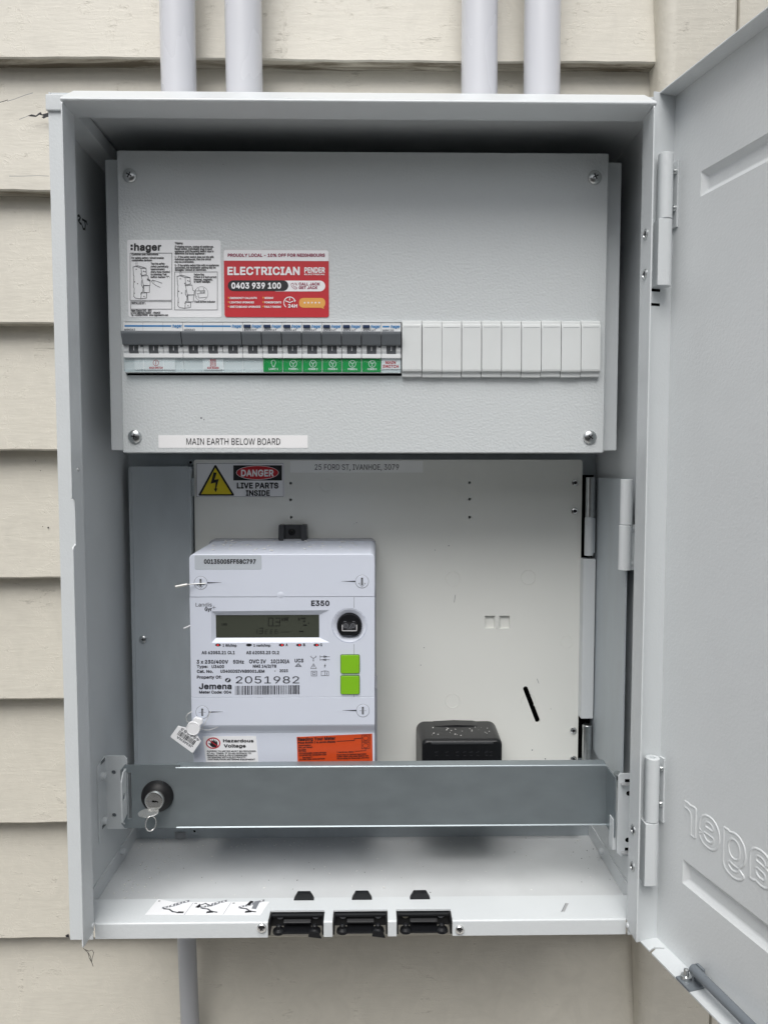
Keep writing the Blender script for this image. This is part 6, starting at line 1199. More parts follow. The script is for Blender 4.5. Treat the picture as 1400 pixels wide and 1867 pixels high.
# terminal cover with a stepped back lower half
prof = [(YP - 14.1, z2m), (YM + .3, z2m), (YM, z2m - .3), (YM, zbm_), (YM + .6, zbm_ - 1.6), (YM + 4.2, zbm_ - 7.5), (YM + 5.2, zbm_ - 10), (YM + 5.4, zend), (YP - 14.1, zend)]
MB().prism(prof, 'x', MX0 + .1, MX1 - .1, b=.25).build('terminal_cover', 'meter_plastic', met, smooth=50)
MB().box(MX1 + .1, MX1 + 2.3, YM + 20, YP - 16, zend, z2m + 3, .8).build('side_rail', 'meter_grey', met)
# sealing screws with a pointed groove
for u, v, s_, sty in ((366, 1063, 1, 'arrow'), (660, 1060.5, -1, 'arrow'), (369, 1299, 1, 'plus'), (661.5, 1296, -1, 'plus')):
    p = at(u, v, YM)
    MB().lathe((p.x, YM + .05, p.z), (0, -1, 0), [(6.5, 0), (6.5, .1), (6.2, .16)], 32).build('screw_recess', 'ink_soft', met, smooth=0)
    kn = MB().lathe((p.x, YM, p.z), (0, -1, 0), [(6.1, 0), (6.1, .25), (5.9, .4), (0, .4)], 32).build('seal_screw', 'meter_plastic', met)
    d = Decal(YM - .4, fn=lambda a_, b_: (p.x + a_, p.z + b_))
    d.rect('ink', -.9, .9, -3.6, 3.8, .05); d.rect('ink_soft', -.3, .6, -3.2, 2.4, .1)
    if sty == 'arrow': d.line('ink_soft', [(-3.4, -1.6), (-1.6, -1.4)], .4, .05); d.line('ink_soft', [(1.6, -1.4), (3.4, -1.6)], .4, .05); d.line('ink_soft', [(-3.2, -1.8), (0, -5.2), (3.2, -1.8)], .35, .05)
    else: d.line('ink_soft', [(-3.2, 0), (-1.2, 0)], .35, .05); d.line('ink_soft', [(1.2, 0), (3.2, 0)], .35, .05)
    d.build(kn, default='slot')
    g0, g1 = p.x + s_ * 6.3, p.x + s_ * 25
    m = MB().add([(g0, YM - .04, p.z + .9), (g0, YM - .04, p.z - 1.0), (g1, YM - .04, p.z - 1.2), (g1, YM - .04, p.z + .5)], [(0, 1, 2, 3)])
    # groove: flat wedge, the shade of its depth painted as a dark strip
    m = MB()
    m.prism([(g0, p.z - 1.0), (g0, p.z + .9), (g1, p.z + .5), (g1, p.z - 1.2)], 'y', YM - .10, YM - .02)
    go = m.build('groove', 'meter_plastic', met, smooth=0)
    MB().prism([(g0, p.z - .5), (g0, p.z + .85), (g1 - s_ * 5, p.z + .5), (g1 - s_ * 5, p.z + .35)], 'y', YM - .16, YM - .11).build('groove_shade', 'ink_grey', go, smooth=0)
# prints
s = sheet('number_label', 'paper_grey', rrect(ax(355, 1024, YM), ax(477, 1024, YM), az(400, 1038.5, YM), az(400, 1010.8 + 1.5, YM), 1.3, 3), YM, .12, met, 'pale label with the number 00135005FF58C797')
d = Decal(YM - .12); d.text('ink', '00135005FF58C797', 372, 466.5, 1020, 1027.5, .04); d.build(s)
d = Decal(YM)
zt5('ink_grey', 'Landis', 102, 213, 148, 174, .02); zt5('ink_grey', 'Gyr', 164, 214, 180, 204, .02)
d.line('ink_grey', [Z5(217, 181), Z5(239, 181)], .7, .2); d.line('ink_grey', [Z5(228, 170), Z5(228, 192)], .7, .2)
zt5('ink_grey', 'E350', 898, 1024, 134, 168, .05)
zt5('ink_grey', '1 Wh/imp', 288, 384, 434, 451); zt5('ink_grey', '1 varh/imp', 500, 618, 434, 450)
for s_, u in (('A', 722), ('B', 842), ('C', 960)): zt5('ink_grey', s_, u, u + 15, 430, 446)
zt5('ink_grey', 'AS 62053.21 Cl.1', 143, 372, 482, 502); zt5('ink_grey', 'AS 62053.23 Cl.2', 450, 677, 482, 502)
zt5('ink_grey', '3 x 230/400V', 108, 326, 544, 567); zt5('ink_grey', '50Hz', 360, 434, 544, 567); zt5('ink_grey', 'OVC IV', 470, 586, 541, 565); zt5('ink_grey', '10(100)A', 620, 748, 540, 564); zt5('ink_grey', 'UC3', 784, 844, 536, 558)
zt5('ink_grey', 'Type:', 110, 185, 579, 597); zt5('ink_grey', 'U3400', 212, 298, 579, 598); zt5('ink_grey', 'NMI 14/2/78', 496, 658, 576, 595)
zt5('ink_grey', 'Cat. No.', 110, 222, 612, 631); zt5('ink_grey', 'U3400DSIVNBS001JEM', 272, 576, 611, 630); zt5('ink_grey', '-', 645, 653, 608, 628); zt5('ink_grey', '2023', 680, 738, 608, 626)
zt5('ink_grey', 'Property Of:', 110, 280, 652, 671); zt5('ink_grey', '2051982', 378, 816, 656, 704, .0)
zt5('ink_grey', 'Jemena', 124, 350, 706, 743, .03); zt5('ink_grey', 'Meter Code: 004', 126, 348, 756, 774)
d.disc('ink_grey', *Z5(324, 682), 5.2, 4.0, .2, 20); d.poly('meter_plastic', [Z5(312, 690), Z5(326, 672), Z5(336, 670), Z5(322, 690)], .26)
rb_ = random.Random(3); u = 374
while u < 818:
    wd = rb_.choice((3, 3, 5, 8)); d.rect('ink_grey', *[330 + q * 370 / 1400 for q in (u, min(u + wd, 820))], *[1060 + q * 370 / 1400 for q in (722 - (u - 374) * .012, 784 - (u - 374) * .012)], .2); u += wd + rb_.choice((3, 4, 7))
def lz(pts, wd=.7): d.line('ink_grey', [Z5(*p) for p in pts], wd, .2)
lz([(896, 522), (913, 532), (930, 522)]); lz([(913, 532), (913, 546)])
for c in ((896, 519), (931, 519), (913, 548)): d.ring('ink_grey', *Z5(*c), .9, .9, .4, .2, n=10)
for v, sg in ((520, 1), (541, -1)):
    lz([(960, v), (1025, v)]); lz([(960, v - 7), (960, v + 7)]); c = 1000 if sg > 0 else 985
    lz([(c - 14 * sg, v - 6), (c + 10 * sg, v), (c - 14 * sg, v + 6), (c - 14 * sg, v - 6)])
lz([(914, 568), (895, 601), (934, 601), (914, 568)], .6); lz([(914, 578), (914, 592)], .8)
d.poly('ink_grey', [Z5(997, 566), Z5(986, 586), Z5(992, 586), Z5(988, 601), Z5(1000, 580), Z5(994, 580)], .2)
d.box('ink_grey', *[330 + q * 370 / 1400 for q in (899, 937)], *[1060 + q * 370 / 1400 for q in (620, 653)], .6); d.box('ink_grey', *[330 + q * 370 / 1400 for q in (909, 927)], *[1060 + q * 370 / 1400 for q in (629, 644)], .6)
lz([(968, 622), (992, 618), (1018, 622), (1018, 652), (992, 650), (968, 652), (968, 622)]); lz([(992, 618), (992, 650)]); lz([(1005, 630), (1005, 644)], .9)
lz([(809, 566), (788, 588), (830, 588), (809, 566)]); lz([(798, 584), (809, 576), (820, 584)], .8)
d.build(met)
for s_, u, lit in ((1, 256, 1), (1, 469, 0), (1, 694, 1), (1, 814, 1), (1, 934, 1)):
    a_, b_ = Z5(u, 440); p = at(a_, b_, YM)
    e = MB().prism(ell(p.x, p.z, 2.75, 1.35, 20), 'y', YM - .12, YM + .3).build('indicator', 'ink', met, smooth=0)
    if lit: MB().prism(ell(p.x + (-.2 if u < 300 else .5), p.z, .95, .6, 12), 'y', YM - .2, YM - .12).build('led', 'led_red', e, smooth=0)
d = Decal(YM); d.poly('ink_soft', [(504, 1082), (520, 1082), (514, 1086.5), (509, 1086.5)], .03); d.build(met, default='moulded_notch') if False else None
MB().lathe((ax(512, 1085, YM), YM + .6, az(512, 1085, YM)), (0, -1, 0), [(4.2, 0), (3, .75), (0, .9)], 20).build('moulded_nub', 'meter_plastic', met)
# stickers on the terminal cover (stepped-back part)
YT = YM + 5.25
zs = az(420, 1342, YT)
c0 = [at(369.5, 1343, YT), at(467, 1342, YT), at(474, 1420, YT), at(380, 1420, YT)]
s = sheet('hazard_sticker', 'paper', [(c0[3].x, c0[3].z), (c0[2].x, c0[2].z), (c0[1].x, c0[1].z), (c0[0].x, c0[0].z)], YT, .2, met, 'white hazardous voltage sticker with crossed hand')
d = Decal(YT - .2)
Z4 = lambda u, v: (310 + u * 170 / 1400, 1270 + v * 170 / 1400)
d.ring('red_ink', *Z4(648, 702), 12.2, 9.3, 2.1, .2)
hand = [(570, 705), (600, 725), (610, 745), (640, 765), (690, 765), (715, 740), (712, 690), (700, 665), (690, 690), (680, 645), (668, 680), (655, 635), (645, 675), (625, 640), (628, 690), (600, 660), (615, 705)]
d.poly('ink', [Z4(*p) for p in hand], .15); d.line('red_ink', [Z4(580, 650), Z4(725, 755)], 1.6, .26)
def t4(s_, u0, u1, c, b, bold=0.): d.text('ink', s_, *[310 + u * 170 / 1400 for u in (u0, u1)], *[1270 + v * 170 / 1400 for v in (c, b)], bold)
t4('Hazardous', 798, 1256, 645, 687, .05); t4('Voltage', 808, 1138, 720, 765, .05)
for s_, u0, u1, b in (('ACCESS TO METER MUST BE PROVIDED', 552, 1288, 832), ('AT ALL TIMES. IT IS AN OFFENCE TO', 554, 1216, 864), ('REMOVE SEALS OR OTHERWISE', 560, 1158, 895), ('INTERFERE WITH ELECTRICITY', 566, 1140, 925), ('DISTRIBUTION METERING EQUIPMENT', 570, 1278, 956)): t4(s_, u0, u1, b - 20, b, .02)
d.build(s)
c0 = [at(541, 1344, YT), at(678.5, 1338, YT), at(680, 1425, YT), at(544, 1425, YT)]
s = sheet('reading_sticker', 'orange_sticker', [(c0[3].x, c0[3].z), (c0[2].x, c0[2].z), (c0[1].x, c0[1].z), (c0[0].x, c0[0].z)], YT, .2, met, 'orange sticker headed Reading Your Meter')
d = Decal(YT - .2)
Z3 = lambda u, v: (520 + u * 180 / 1400, 1320 + v * 180 / 1400)
def t3(s_, u0, u1, c, b, bold=0.): d.text('ink', s_, *[520 + u * 180 / 1400 for u in (u0, u1)], *[1320 + v * 180 / 1400 for v in (c, b)], bold, rot=-2)
t3('Reading Your Meter', 178, 712, 190, 232, .04); t3('Press Button 1 to scroll display', 180, 715, 248, 272, .02)
for s_, u0, u1, b in (('Information', 190, 365, 312), ('88 Last Billed', 190, 385, 342), ('01 Date', 190, 295, 374), ('02 Time', 190, 295, 396), ('03 PURCHASED CONSUMPTION', 195, 582, 422), ('13 EXPORTED CONSUMPTION', 195, 582, 450), ('See Note(*)', 245, 385, 484), ('51 PEAK USED CONSUMPTION', 205, 560, 508), ('* Not Every Meter', 732, 975, 408), ('If you have an Optional load meter', 732, 1150, 440), ('button which also large Battery 3 to', 732, 1180, 466), ('this scrolling for times peak and rates', 732, 1190, 494)):
    t3(s_, u0, u1, b - 18, b, .01)
for v in (205, 312): d.box('ink', *Z3(1085, v - 45)[:1], Z3(1195, v)[0], Z3(0, v - 48)[1], Z3(0, v + 40)[1], .8, .2); d.ring('ink', *Z3(1140, v - 2), 5, 3.9, .7, .2)
d.line('ink', [Z3(735, 248), Z3(980, 236), Z3(982, 210), Z3(1080, 205)], 1.0, .2); d.line('ink', [Z3(990, 390), Z3(1140, 380), Z3(1140, 355)], .9, .2)
d.build(s)
# black hanger clip on top
hc = MB(); p0, p1 = at(507, 985, YP - 12), at(560, 957, YP - 12)
hz0, hz1 = az(530, 990, YP - 12), az(530, 957, YP - 12); hx0, hx1 = ax(507, 970, YP - 12), ax(560, 970, YP - 12)
hc.box(hx0 + 6, hx1 - 6, YP - 8, YP - .1, hz0, hz1 - .3, .8)
for a_, b_ in ((hx0, hx0 + 6.4), (hx1 - 6.4, hx1)):
    hc.prism([(a_ + (.8 if a_ == hx0 else 0), hz1), (b_ - (.8 if a_ != hx0 else 0), hz1), (b_, hz0), (a_, hz0)], 'y', YP - 14, YP - .1, b=.8)
hcb = hc.build('hanger_clip', 'charcoal', met)
p = at(532, 970, YP - 8); screw(met, p.x, YP - 8, p.z, 3.6, 2, 'black', 30, cross='void')

# ================================================================== BLACK TERMINAL BOX
tb = thing('terminal_box', 'black plastic terminal box on the board right of the meter', 'terminal box', (88, YP, -345))
fx0, fx1, fz1 = ax(769.5, 1380, 703), ax(915, 1380, 703), az(840, 1350.5, 703)
bx0_, bx1_ = ax(758.5, 1380, YP - 1), ax(904, 1380, YP - 1); bz1_ = az(840, 1316, YP - 1)
m = MB()
def ring_at(x0, x1, z1, y, r):
    pts = [(x0, -343)] + [(x0 + r - r * math.cos(R(a_)), z1 - r + r * math.sin(R(a_))) for a_ in range(0, 91, 15)] + [(x1 - r + r * math.sin(R(a_)), z1 - r + r * math.cos(R(a_))) for a_ in range(0, 91, 15)] + [(x1, -343)]
    return [(x, y, z) for x, z in pts]
rs = [ring_at(bx0_, bx1_, bz1_, YP - .1, 9), ring_at(fx0 - .6, fx1 + .6, fz1 + 1.0, 707, 6.5), ring_at(fx0, fx1, fz1 - .2, 704.2, 6), ring_at(fx0 + 1.6, fx1 - 1.6, fz1 - 1.6, 703, 5)]
n = len(rs[0]); vs = [v for r in rs for v in r]; fs = []
for k in range(3):
    for i in range(n - 1): fs.append((k * n + i, k * n + i + 1, (k + 1) * n + i + 1, (k + 1) * n + i))
fs.append(tuple(range(3 * n, 4 * n))); fs.append(tuple(range(n)))
m.add(vs, fs); m.build('cover', 'black_plastic', tb, smooth=35)
MB().prism([(bx0_ + 20, bz1_ - 3), (bx0_ + 18, bz1_ + .5), (bx0_ + 40, bz1_ + 1.6), (bx1_ - 26, bz1_ + 1.0), (bx1_ - 20, bz1_ - .2), (bx1_ - 20, bz1_ - 3)], 'y', YP - 16, YP - .2, b=.5).build('top_lid', 'black_plastic', tb)
MB().box(fx0 + 9, fx1 - 9, 702.2, 704, fz1 - 4.0, fz1 - 1.4, .7).build('front_rib', 'charcoal', tb)
d = Decal(703)
for u in (793, 812, 831, 844, 856, 868, 884, 892): d.line('charcoal', [(u, 1372), (u + 5, 1371)], 1.0, .15); d.line('charcoal', [(u + 1, 1378), (u + 5, 1378)], .8, .15)
d.build(tb, default='moulded_lettering')

# ================================================================== SECURITY BAR with lock
YS = 662.0
bar = thing('security_bar', 'galvanised steel lock bar across the front of the meter', 'lock bar', (-10, YS, -340))
sx0, sx1 = ax(220, 1450, YS), ax(1105, 1450, YS)
sz1, sz0 = az(600, 1397.5, YS), az(600, 1507, YS); xm = ax(320, 1397, YS)
lzt, lzb = az(250, 1395, YS + 1), az(250, 1510, YS + 1)
slx0, slx1, slz0, slz1 = ax(231, 1450, YS), ax(239.5, 1450, YS), az(235, 1495, YS), az(235, 1410, YS)
h1, h2 = at(226, 1404, YS), at(225, 1503, YS)
m = MB().plate([(sx0 + 3, lzb), (xm + 4, lzb), (xm + 4, lzt), (sx0 + 4, lzt), (sx0, lzt - 5), (sx0, lzb + 4)], [[(slx0, slz0), (slx1, slz0), (slx1, slz1), (slx0, slz1)][::-1], circ(h1.x, h1.z, 1.2, 10)[::-1], circ(h2.x, h2.z, 1.4, 10)[::-1]], fn, YS + .6, YS + 2.0)
m.build('end_plate', 'zinc_bar', bar)
# bar: channel section, rolled edges at top and bottom
prof = [(YS + 11, sz1 + .2), (YS + 2.2, sz1 + .2), (YS + 1.0, sz1 - .1), (YS + .25, sz1 - .8), (YS, sz1 - 1.8), (YS, sz0 + 1.4), (YS - .7, sz0 + .6), (YS - 1.2, sz0 - .2), (YS - .3, sz0 - .9), (YS + 2, sz0 - 1.1), (YS + 11, sz0 - 1.1), (YS + 11, sz0 + .3), (YS + 2.0, sz0 + .3), (YS + 1.4, sz0 + 1.4), (YS + 1.4, sz1 - 1.4), (YS + 2.4, sz1 - 1.1), (YS + 11, sz1 - 1.1)]
MB().prism(prof, 'x', xm, sx1).build('channel', 'zinc_bar', bar, smooth=60)
# right end folded towards the front
pr = [(YS + 1, sz0 - .6), (YS + 1, sz1 - 2), (YS - 24, sz1 - 2.2), (YS - 24, sz0 - .6)]
MB().prism(pr, 'x', sx1 - .2, sx1 + 1.3, b=.3).build('folded_end', 'zinc_bar', bar)
ppin = at(1133, 1415, YS - 22)
MB().lathe((sx1 + 6, YS - 18, sz1 - 6), (0, 0, 1), [(4.6, 0), (4.6, 3), (5.4, 3.2), (5.4, 5), (2.4, 5), (2.4, 4)], 18).build('hinge_pin', 'zinc', bar)
# padlock tab bent forward
tz0, tz1 = az(222, 1498, YS - 8), az(222, 1409, YS - 8)
hz_c = (tz0 + tz1) / 2 - 1
MB().plate([(YS + 1, tz0 + 3), (YS + 1, tz1), (YS - 7, tz1 - .5), (YS - 12, tz1 - 8), (YS - 12, tz0 + 1), (YS - 11, tz0)], [circ(YS - 6, hz_c, 4.0, 16)[::-1]], lambda u, v, a_: (a_, u, v), slx0 - 1.3, slx0).build('padlock_tab', 'powder', bar)
# lock
lk = at(287, 1452, YS)
lock = MB().lathe((lk.x, YS + .6, lk.z), (0, -1, 0), [(15.2, 0), (15.2, 1.0), (14.6, 3.2), (13.0, 5.6), (10.6, 7.4), (9.4, 8.0), (9.0, 7.6)], 44).build('lock', 'black', bar, 'black and chrome cam lock', smooth=50)
MB().lathe((lk.x, YS - 7.0, lk.z), (0, -1, 0), [(9.0, 0), (9.0, 3.2), (8.4, 4.2), (7.4, 4.4), (7.2, 4.0), (0, 4.0)], 40).build('lock_barrel', 'lock_metal', lock, smooth=40)
d = Decal(YS - 11.0, fn=lambda u, v: (lk.x + u, lk.z + v))
d.poly('void', [(-1.8, -.8), (-1.6, .8), (-.4, 1.2), (.4, .5), (1.8, .7), (4.2, -.3), (4.0, -1.2), (2, -.6), (.6, -1.0), (-.4, -.7)], .15); d.line('ink_soft', [(-6, .2), (-2, -.2)], .4, .12)
d.build(lock, default='keyhole')
# dust cap hanging open below and the small ring on it
kr = thing('key_ring', 'small steel split ring and tab hanging from the lock', 'key ring', (lk.x, YS - 14, lk.z - 24))
cp = Vector((lk.x - 4.0, YS - 11.5, lk.z - 8.4))
m = MB(); n = 28; vs = [cp + Vector((9.6 * math.cos(2 * math.pi * i / n), -3.5 + 4.2 * math.sin(2 * math.pi * i / n), 2.3 * math.sin(2 * math.pi * i / n + .5))) for i in range(n)]
vs2 = [v + Vector((0, .6, -1.3)) for v in vs]
m.add([tuple(v) for v in vs] + [tuple(v) for v in vs2], [tuple(range(n)), tuple(range(2 * n - 1, n - 1, -1))] + [(i, (i + 1) % n, n + (i + 1) % n, n + i) for i in range(n)])
m.build('metal_tab', 'lock_metal', kr, smooth=40)
rc = Vector((lk.x - 1.2, YS - 17.5, lk.z - 17.5))
for k, off in ((0, 0), (1, .8)):
    m = MB().tube([rc + Vector((5.2 * math.cos(t_) * .78 + off * .4, 5.2 * math.cos(t_) * .5 - off, 7.0 * math.sin(t_))) for t_ in [2 * math.pi * i / 28 for i in range(28)]], .55, 8, True)
    m.build('ring', 'chrome', kr, smooth=60)

# ================================================================== CABLE CLAMPS in the tray
for k, ((a_, b_), lab) in enumerate(zip(nx, ('left black plastic cable clamp in the bottom tray', 'middle black plastic cable clamp in the bottom tray', 'right black plastic cable clamp in the bottom tray'))):
    o = thing('cable_clamp', lab, 'cable clamp', ((a_ + b_) / 2, YF + 8, TB), 'black clamps in the tray notches')
    a0, b0 = a_ + .25, b_ - .25; wdt = b0 - a0
    m = MB()
    m.box(a0, b0, NY + 2, NY + 4, TB - 2, TZ - 1.7, .4)                      # rear wall
    m.box(a0, a0 + 1.4, YF + 2.5, NY + 2, TB + .3, TZ - 1.7, .4); m.box(b0 - 1.4, b0, YF + 2.5, NY + 2, TB + .3, TZ - 1.7, .4)
    m.box(a0 + 1.4, b0 - 1.4, YF + 13, NY + 2, TZ - 4.2, TZ - 2.4, .4)        # shelf
    m.box(a0 + 12, b0 - 12, YF + 5.0, NY + 2, TB - .4, TB + .8, .3)           # floor between the posts
    m.build('frame', 'black_plastic', o)
    m = MB().prism([(YF + 11, TZ - 9.0), (YF + 11, TZ - 7.6), (YF + 14, TZ - 6.0), (YF + 14, TZ - 8.0)], 'x', a0 + wdt * .25, b0 - wdt * .25, b=.3)
    m.build('cross_rib', 'black_plastic', o)
    for q, x in enumerate((a0 + wdt * .17, b0 - wdt * .17)):
        ty = YF + 9
        MB().lathe((x, ty, TB - .6), (0, 0, 1), [(5.6, 0), (5.4, .8), (5.0, 2.0), (2.6, 3.4), (2.4, 6), (1.6, 6.6), (0, 6.8)], 16).build('post', 'black_plastic', o)
        MB().lathe((x, NY + 1.9, TZ - 5.0), (0, -1, .25), [(3.9, 0), (3.9, .4), (3.5, .6), (0, .65)], 18).build('grommet', 'meter_grey' if not (k == 2 and q == 0) else 'dull_cream', o)
        if q == 1 and k < 2: MB().prism([(x - 4.5, TB + 3.4), (x + 4.2, TB + 2.4), (x + 6.4, TB - 3.2), (x - 5.5, TB - 1.6)], 'y', ty - 6.2, ty - 5, b=.3).build('split_flap', 'black_plastic', o)
    xc = (a0 + b0) / 2 + (4, 1, -2)[k]
    z_ = az(600, 1629, TY1 - 4)
    m = MB().prism([(xc - 9.4, TZ + .05), (xc - 8.6, TZ + 2.2), (xc - 6.0, z_ - .3), (xc - 5.6, z_ + .2), (xc + 5.6, z_ + .2), (xc + 6.0, z_ - .3), (xc + 8.6, TZ + 2.2), (xc + 9.4, TZ + .05)], 'y', TY1 - 4.5, TY1 - .5, b=.4)
    m.build('rear_latch', 'black_plastic', o)

# ================================================================== SEALS, FLAKES, SMALL THINGS
# wire seal on the upper left meter screw
p = at(366, 1063, YM)
ws = thing('wire_seal', 'thin wire seal with crimped end on the upper left meter screw', 'wire seal', (p.x - 10, YM - 3, p.z - 4))
e = at(341, 1066, YM - 5)
MB().tube([(p.x + 5, YM - .8, p.z - .4), (p.x - 4, YM - 1.4, p.z - .6), tuple(e)], .45, 6).build('wire', 'wire', ws, smooth=60)
e2 = at(320, 1070, YM - 6)
MB().tube([tuple(e), tuple(e + (e2 - e) * .25), tuple(e + (e2 - e) * .8), tuple(e2)], 1.5, 8).build('crimp', 'wire', ws, smooth=60)
a_, b_ = at(335, 1146, YM + 4), at(347, 1141, YM + 4)
tag(MB().tube([tuple(a_), tuple(b_)], .8, 6).build('wire_end', 'seal_white', smooth=60), 'short white wire end sticking out left of the meter display', 'wire')
# white plastic seal tag
sg = thing('seal_tag', 'white plastic barcode seal tag hanging from the lower left meter screw', 'seal tag', tuple(at(342, 1372, YM - 8)))
YG = YM - 9.0
Z4 = lambda u, v: (310 + u * 170 / 1400, 1270 + v * 170 / 1400)
def zp(u, v, Y=YG):
    q = at(*Z4(u, v), Y); return (q.x, q.z)
tagp = [zp(118, 446), zp(240, 478), zp(400, 575), zp(462, 680), zp(345, 852), zp(320, 845), zp(10, 618), zp(8, 600)]
st = MB().prism(tagp, 'y', YG, YG + 1.4, b=.35).build('tag_plate', 'seal_white', sg)
c = zp(352, 478)
MB().lathe((c[0], YG + 2, c[1]), (0, -1, 0), [(13.4 * .97, 0), (13.4 * .97, 3.6), (12.4, 4.2), (11.6, 4.2), (11.3, 3.9), (0, 3.9)], 36).build('seal_disc', 'seal_white', sg, smooth=50) if False else \
MB().lathe((c[0], YG + 2, c[1]), (0, -1, 0), [(6.7, 0), (6.7, 3.2), (6.2, 3.8), (5.8, 3.8), (5.6, 3.5), (0, 3.5)], 36).build('seal_disc', 'seal_white', sg, smooth=50)
MB().prism([zp(350, 335), zp(385, 318), zp(480, 345), zp(492, 400), zp(460, 440), zp(330, 390)], 'y', YG - .8, YG + 4, b=.8).build('seal_neck', 'seal_white', sg)
d = Decal(YG)
# print on the tag runs along its long side, upside down
ang_t = math.degrees(math.atan2(zp(345, 852)[1] - zp(8, 610)[1], zp(345, 852)[0] - zp(8, 610)[0]))
o0 = Vector(zp(60, 610)); du = (Vector(zp(345, 800)) - Vector(zp(60, 610))).normalized(); dv = Vector((-du.y, du.x))
f_t = lambda u, v: tuple(o0 + du * u + dv * v)
d2 = Decal(YG, fn=f_t); L_t = (Vector(zp(345, 800)) - Vector(zp(60, 610))).length
u = 1.0
rb_ = random.Random(9)
while u < L_t - 2.0:
    wd = rb_.choice((.35, .5, .9)); d2.rect('ink_grey', u, u + wd, 3.6, 8.6, .12); u += wd + rb_.choice((.35, .5, .6))
d2.text('ink_soft', 'JEMENA', L_t - 1.5, 2.0, .6, 2.8, 0, .12); d2.text('ink_soft', '466683', L_t, 1.0, 9.4, 11.8, 0, .12)
d2.build(st)
loop = [(600, 240), (560, 340), (480, 480), (430, 470), (380, 360), (300, 400), (255, 380), (240, 320), (262, 268), (320, 240)]
MB().tube([(zp(u_, v_, YM - 6)[0], YM - 6 + (3 if i in (0, 9) else 0), zp(u_, v_, YM - 6)[1]) for i, (u_, v_) in enumerate(loop)], .32, 6).build('cord', 'wire', sg, smooth=60)
MB().tube([(zp(u_, v_, YM - 3)[0], YM - 3, zp(u_, v_, YM - 3)[1]) for u_, v_ in ((470, 490), (520, 505), (590, 508), (660, 485), (718, 460))], .3, 6).build('cord', 'wire', sg, smooth=60)

def flakes(name, lab, pts, rnd, smin, smax, material='flake'):
    pts = [q for q in pts if -262 < q[0] < 239]; m = MB(); rg = random.Random(rnd)
    for x, y, z in pts:
        s_ = rg.uniform(smin, smax); a0 = rg.uniform(0, 6); n = rg.choice((4, 5, 5, 6)); h = s_ * .35
        P = [(x + s_ * rg.uniform(.5, 1.1) * math.cos(a0 + 6.283 * i / n), y + s_ * rg.uniform(.4, 1.0) * math.sin(a0 + 6.283 * i / n)) for i in range(n)]
        tl = rg.uniform(-.5, .5); zz_ = [z + .05 + abs(tl) * s_ + tl * (q[0] - x) for q in P]
        m.add([(q[0], q[1], k) for q, k in zip(P, zz_)] + [(q[0], q[1], k + h) for q, k in zip(P, zz_)],
              [tuple(range(n)), tuple(range(n, 2 * n))] + [(i, (i + 1) % n, n + (i + 1) % n, n + i) for i in range(n)])
    tag(m.build(name, material, smooth=0), lab, 'debris', kind='stuff')
rg = random.Random(12); ZF = ZB + T + .2
P1 = []
for px, py in ((272, 1532), (262, 1543), (258, 1541), (237, 1580), (254, 1586), (256, 1578), (248, 1593), (281, 1592), (272, 1597), (265, 1604), (202, 1606), (198, 1624), (242, 1625), (223, 1641), (228, 1638), (285, 1568), (300, 1533), (310, 1531), (340, 1530), (390, 1551), (462, 1546), (501, 1543), (560, 1534), (610, 1541)):
    r = _fw * FPX + _rt * (px - 700) - _up * (py - 933.5); q = r * (ZF / r.z)
    if 642 < q.y < 770: P1.append((q.x, q.y, ZF))
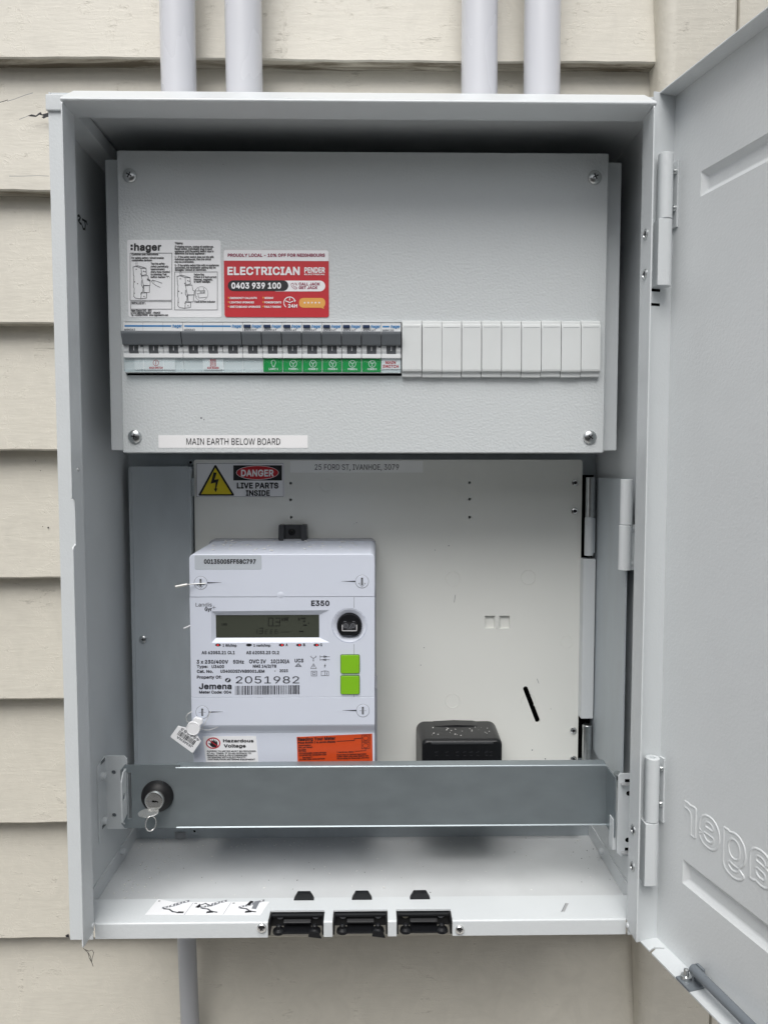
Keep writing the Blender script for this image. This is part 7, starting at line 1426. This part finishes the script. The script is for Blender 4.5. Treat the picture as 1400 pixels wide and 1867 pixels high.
for px, py in ((1057, 1532), (1062, 1538), (1058, 1545), (1075, 1560), (1074, 1565), (1058, 1595), (1076, 1600), (1082, 1617), (1096, 1636), (900, 1560), (760, 1575), (650, 1590), (875, 1630), (1000, 1640), (700, 1620)):
    r = _fw * FPX + _rt * (px - 700) - _up * (py - 933.5); q = r * (ZF / r.z)
    if 642 < q.y < 770: P1.append((q.x, q.y, ZF))
flakes('paint_flakes', 'white paint flakes and drilling crumbs on the cabinet floor', P1 + [(rg.uniform(-258, 236), rg.uniform(745, 769), ZF) for _ in range(70)] + [(rg.gauss(-228, 17), rg.uniform(655, 768), ZF) for _ in range(60)] + [(rg.uniform(-250, 230), rg.uniform(655, 765), ZF) for _ in range(40)], 5, .4, 1.25)
flakes('dark_crumbs', 'dark specks of dirt on the cabinet floor', [(rg.uniform(-258, 236), rg.uniform(645, 768), ZF) for _ in range(26)] + [(rg.uniform(214, 236), rg.uniform(690, 768), ZF) for _ in range(8)], 6, .3, .7, 'dark_flake')
P2 = [(rg.uniform(-165, -8), rg.uniform(690, 740), 0) for _ in range(34)] + [(rg.gauss(-150, 14), rg.uniform(715, 741), 0) for _ in range(16)]
P2 = [(x, y, zt_m + 6.2 * (y - YM - 1) / (YP - 15.1 - YM) + .05) for x, y, _ in P2]
flakes('paint_flakes', 'white paint flakes lying on top of the meter', [q for q in P2 if -172 < q[0] < -6], 8, .8, 2.2)
P3 = []
for _ in range(26):
    t_ = rg.uniform(.1, .9); y = 707 + (YP - 17 - 707) * t_; x = rg.uniform(58, 120); z = fz1 + 1.2 + (bz1_ - fz1 - 1.0) * (y - 707) / (YP - 707) + .1
    P3.append((x, y, z))
flakes('paint_flakes', 'white paint flakes lying on the black terminal box', P3, 9, .3, 1.0)
# cobweb under the lower left lip corner
cw = MB(); c0 = at(152, 1730, 584)
for pts in ([(152, 1730), (160, 1737), (165, 1745), (166, 1752), (170, 1763)], [(155, 1732), (162, 1735), (168, 1733), (171, 1738), (168, 1748), (167, 1755)], [(160, 1737), (163, 1748), (168, 1757)]):
    cw.tube([tuple(at(u_, v_, 585)) for u_, v_ in pts], .22, 5)
tag(cw.build('cobweb', 'dark_flake', smooth=0), 'wisp of dark cobweb hanging from the lower left cabinet corner', 'cobweb')

# drop the building aid so that only the descriptive properties stay on the objects
for o in set(TEMP):
    if '_o' in o: del o['_o']
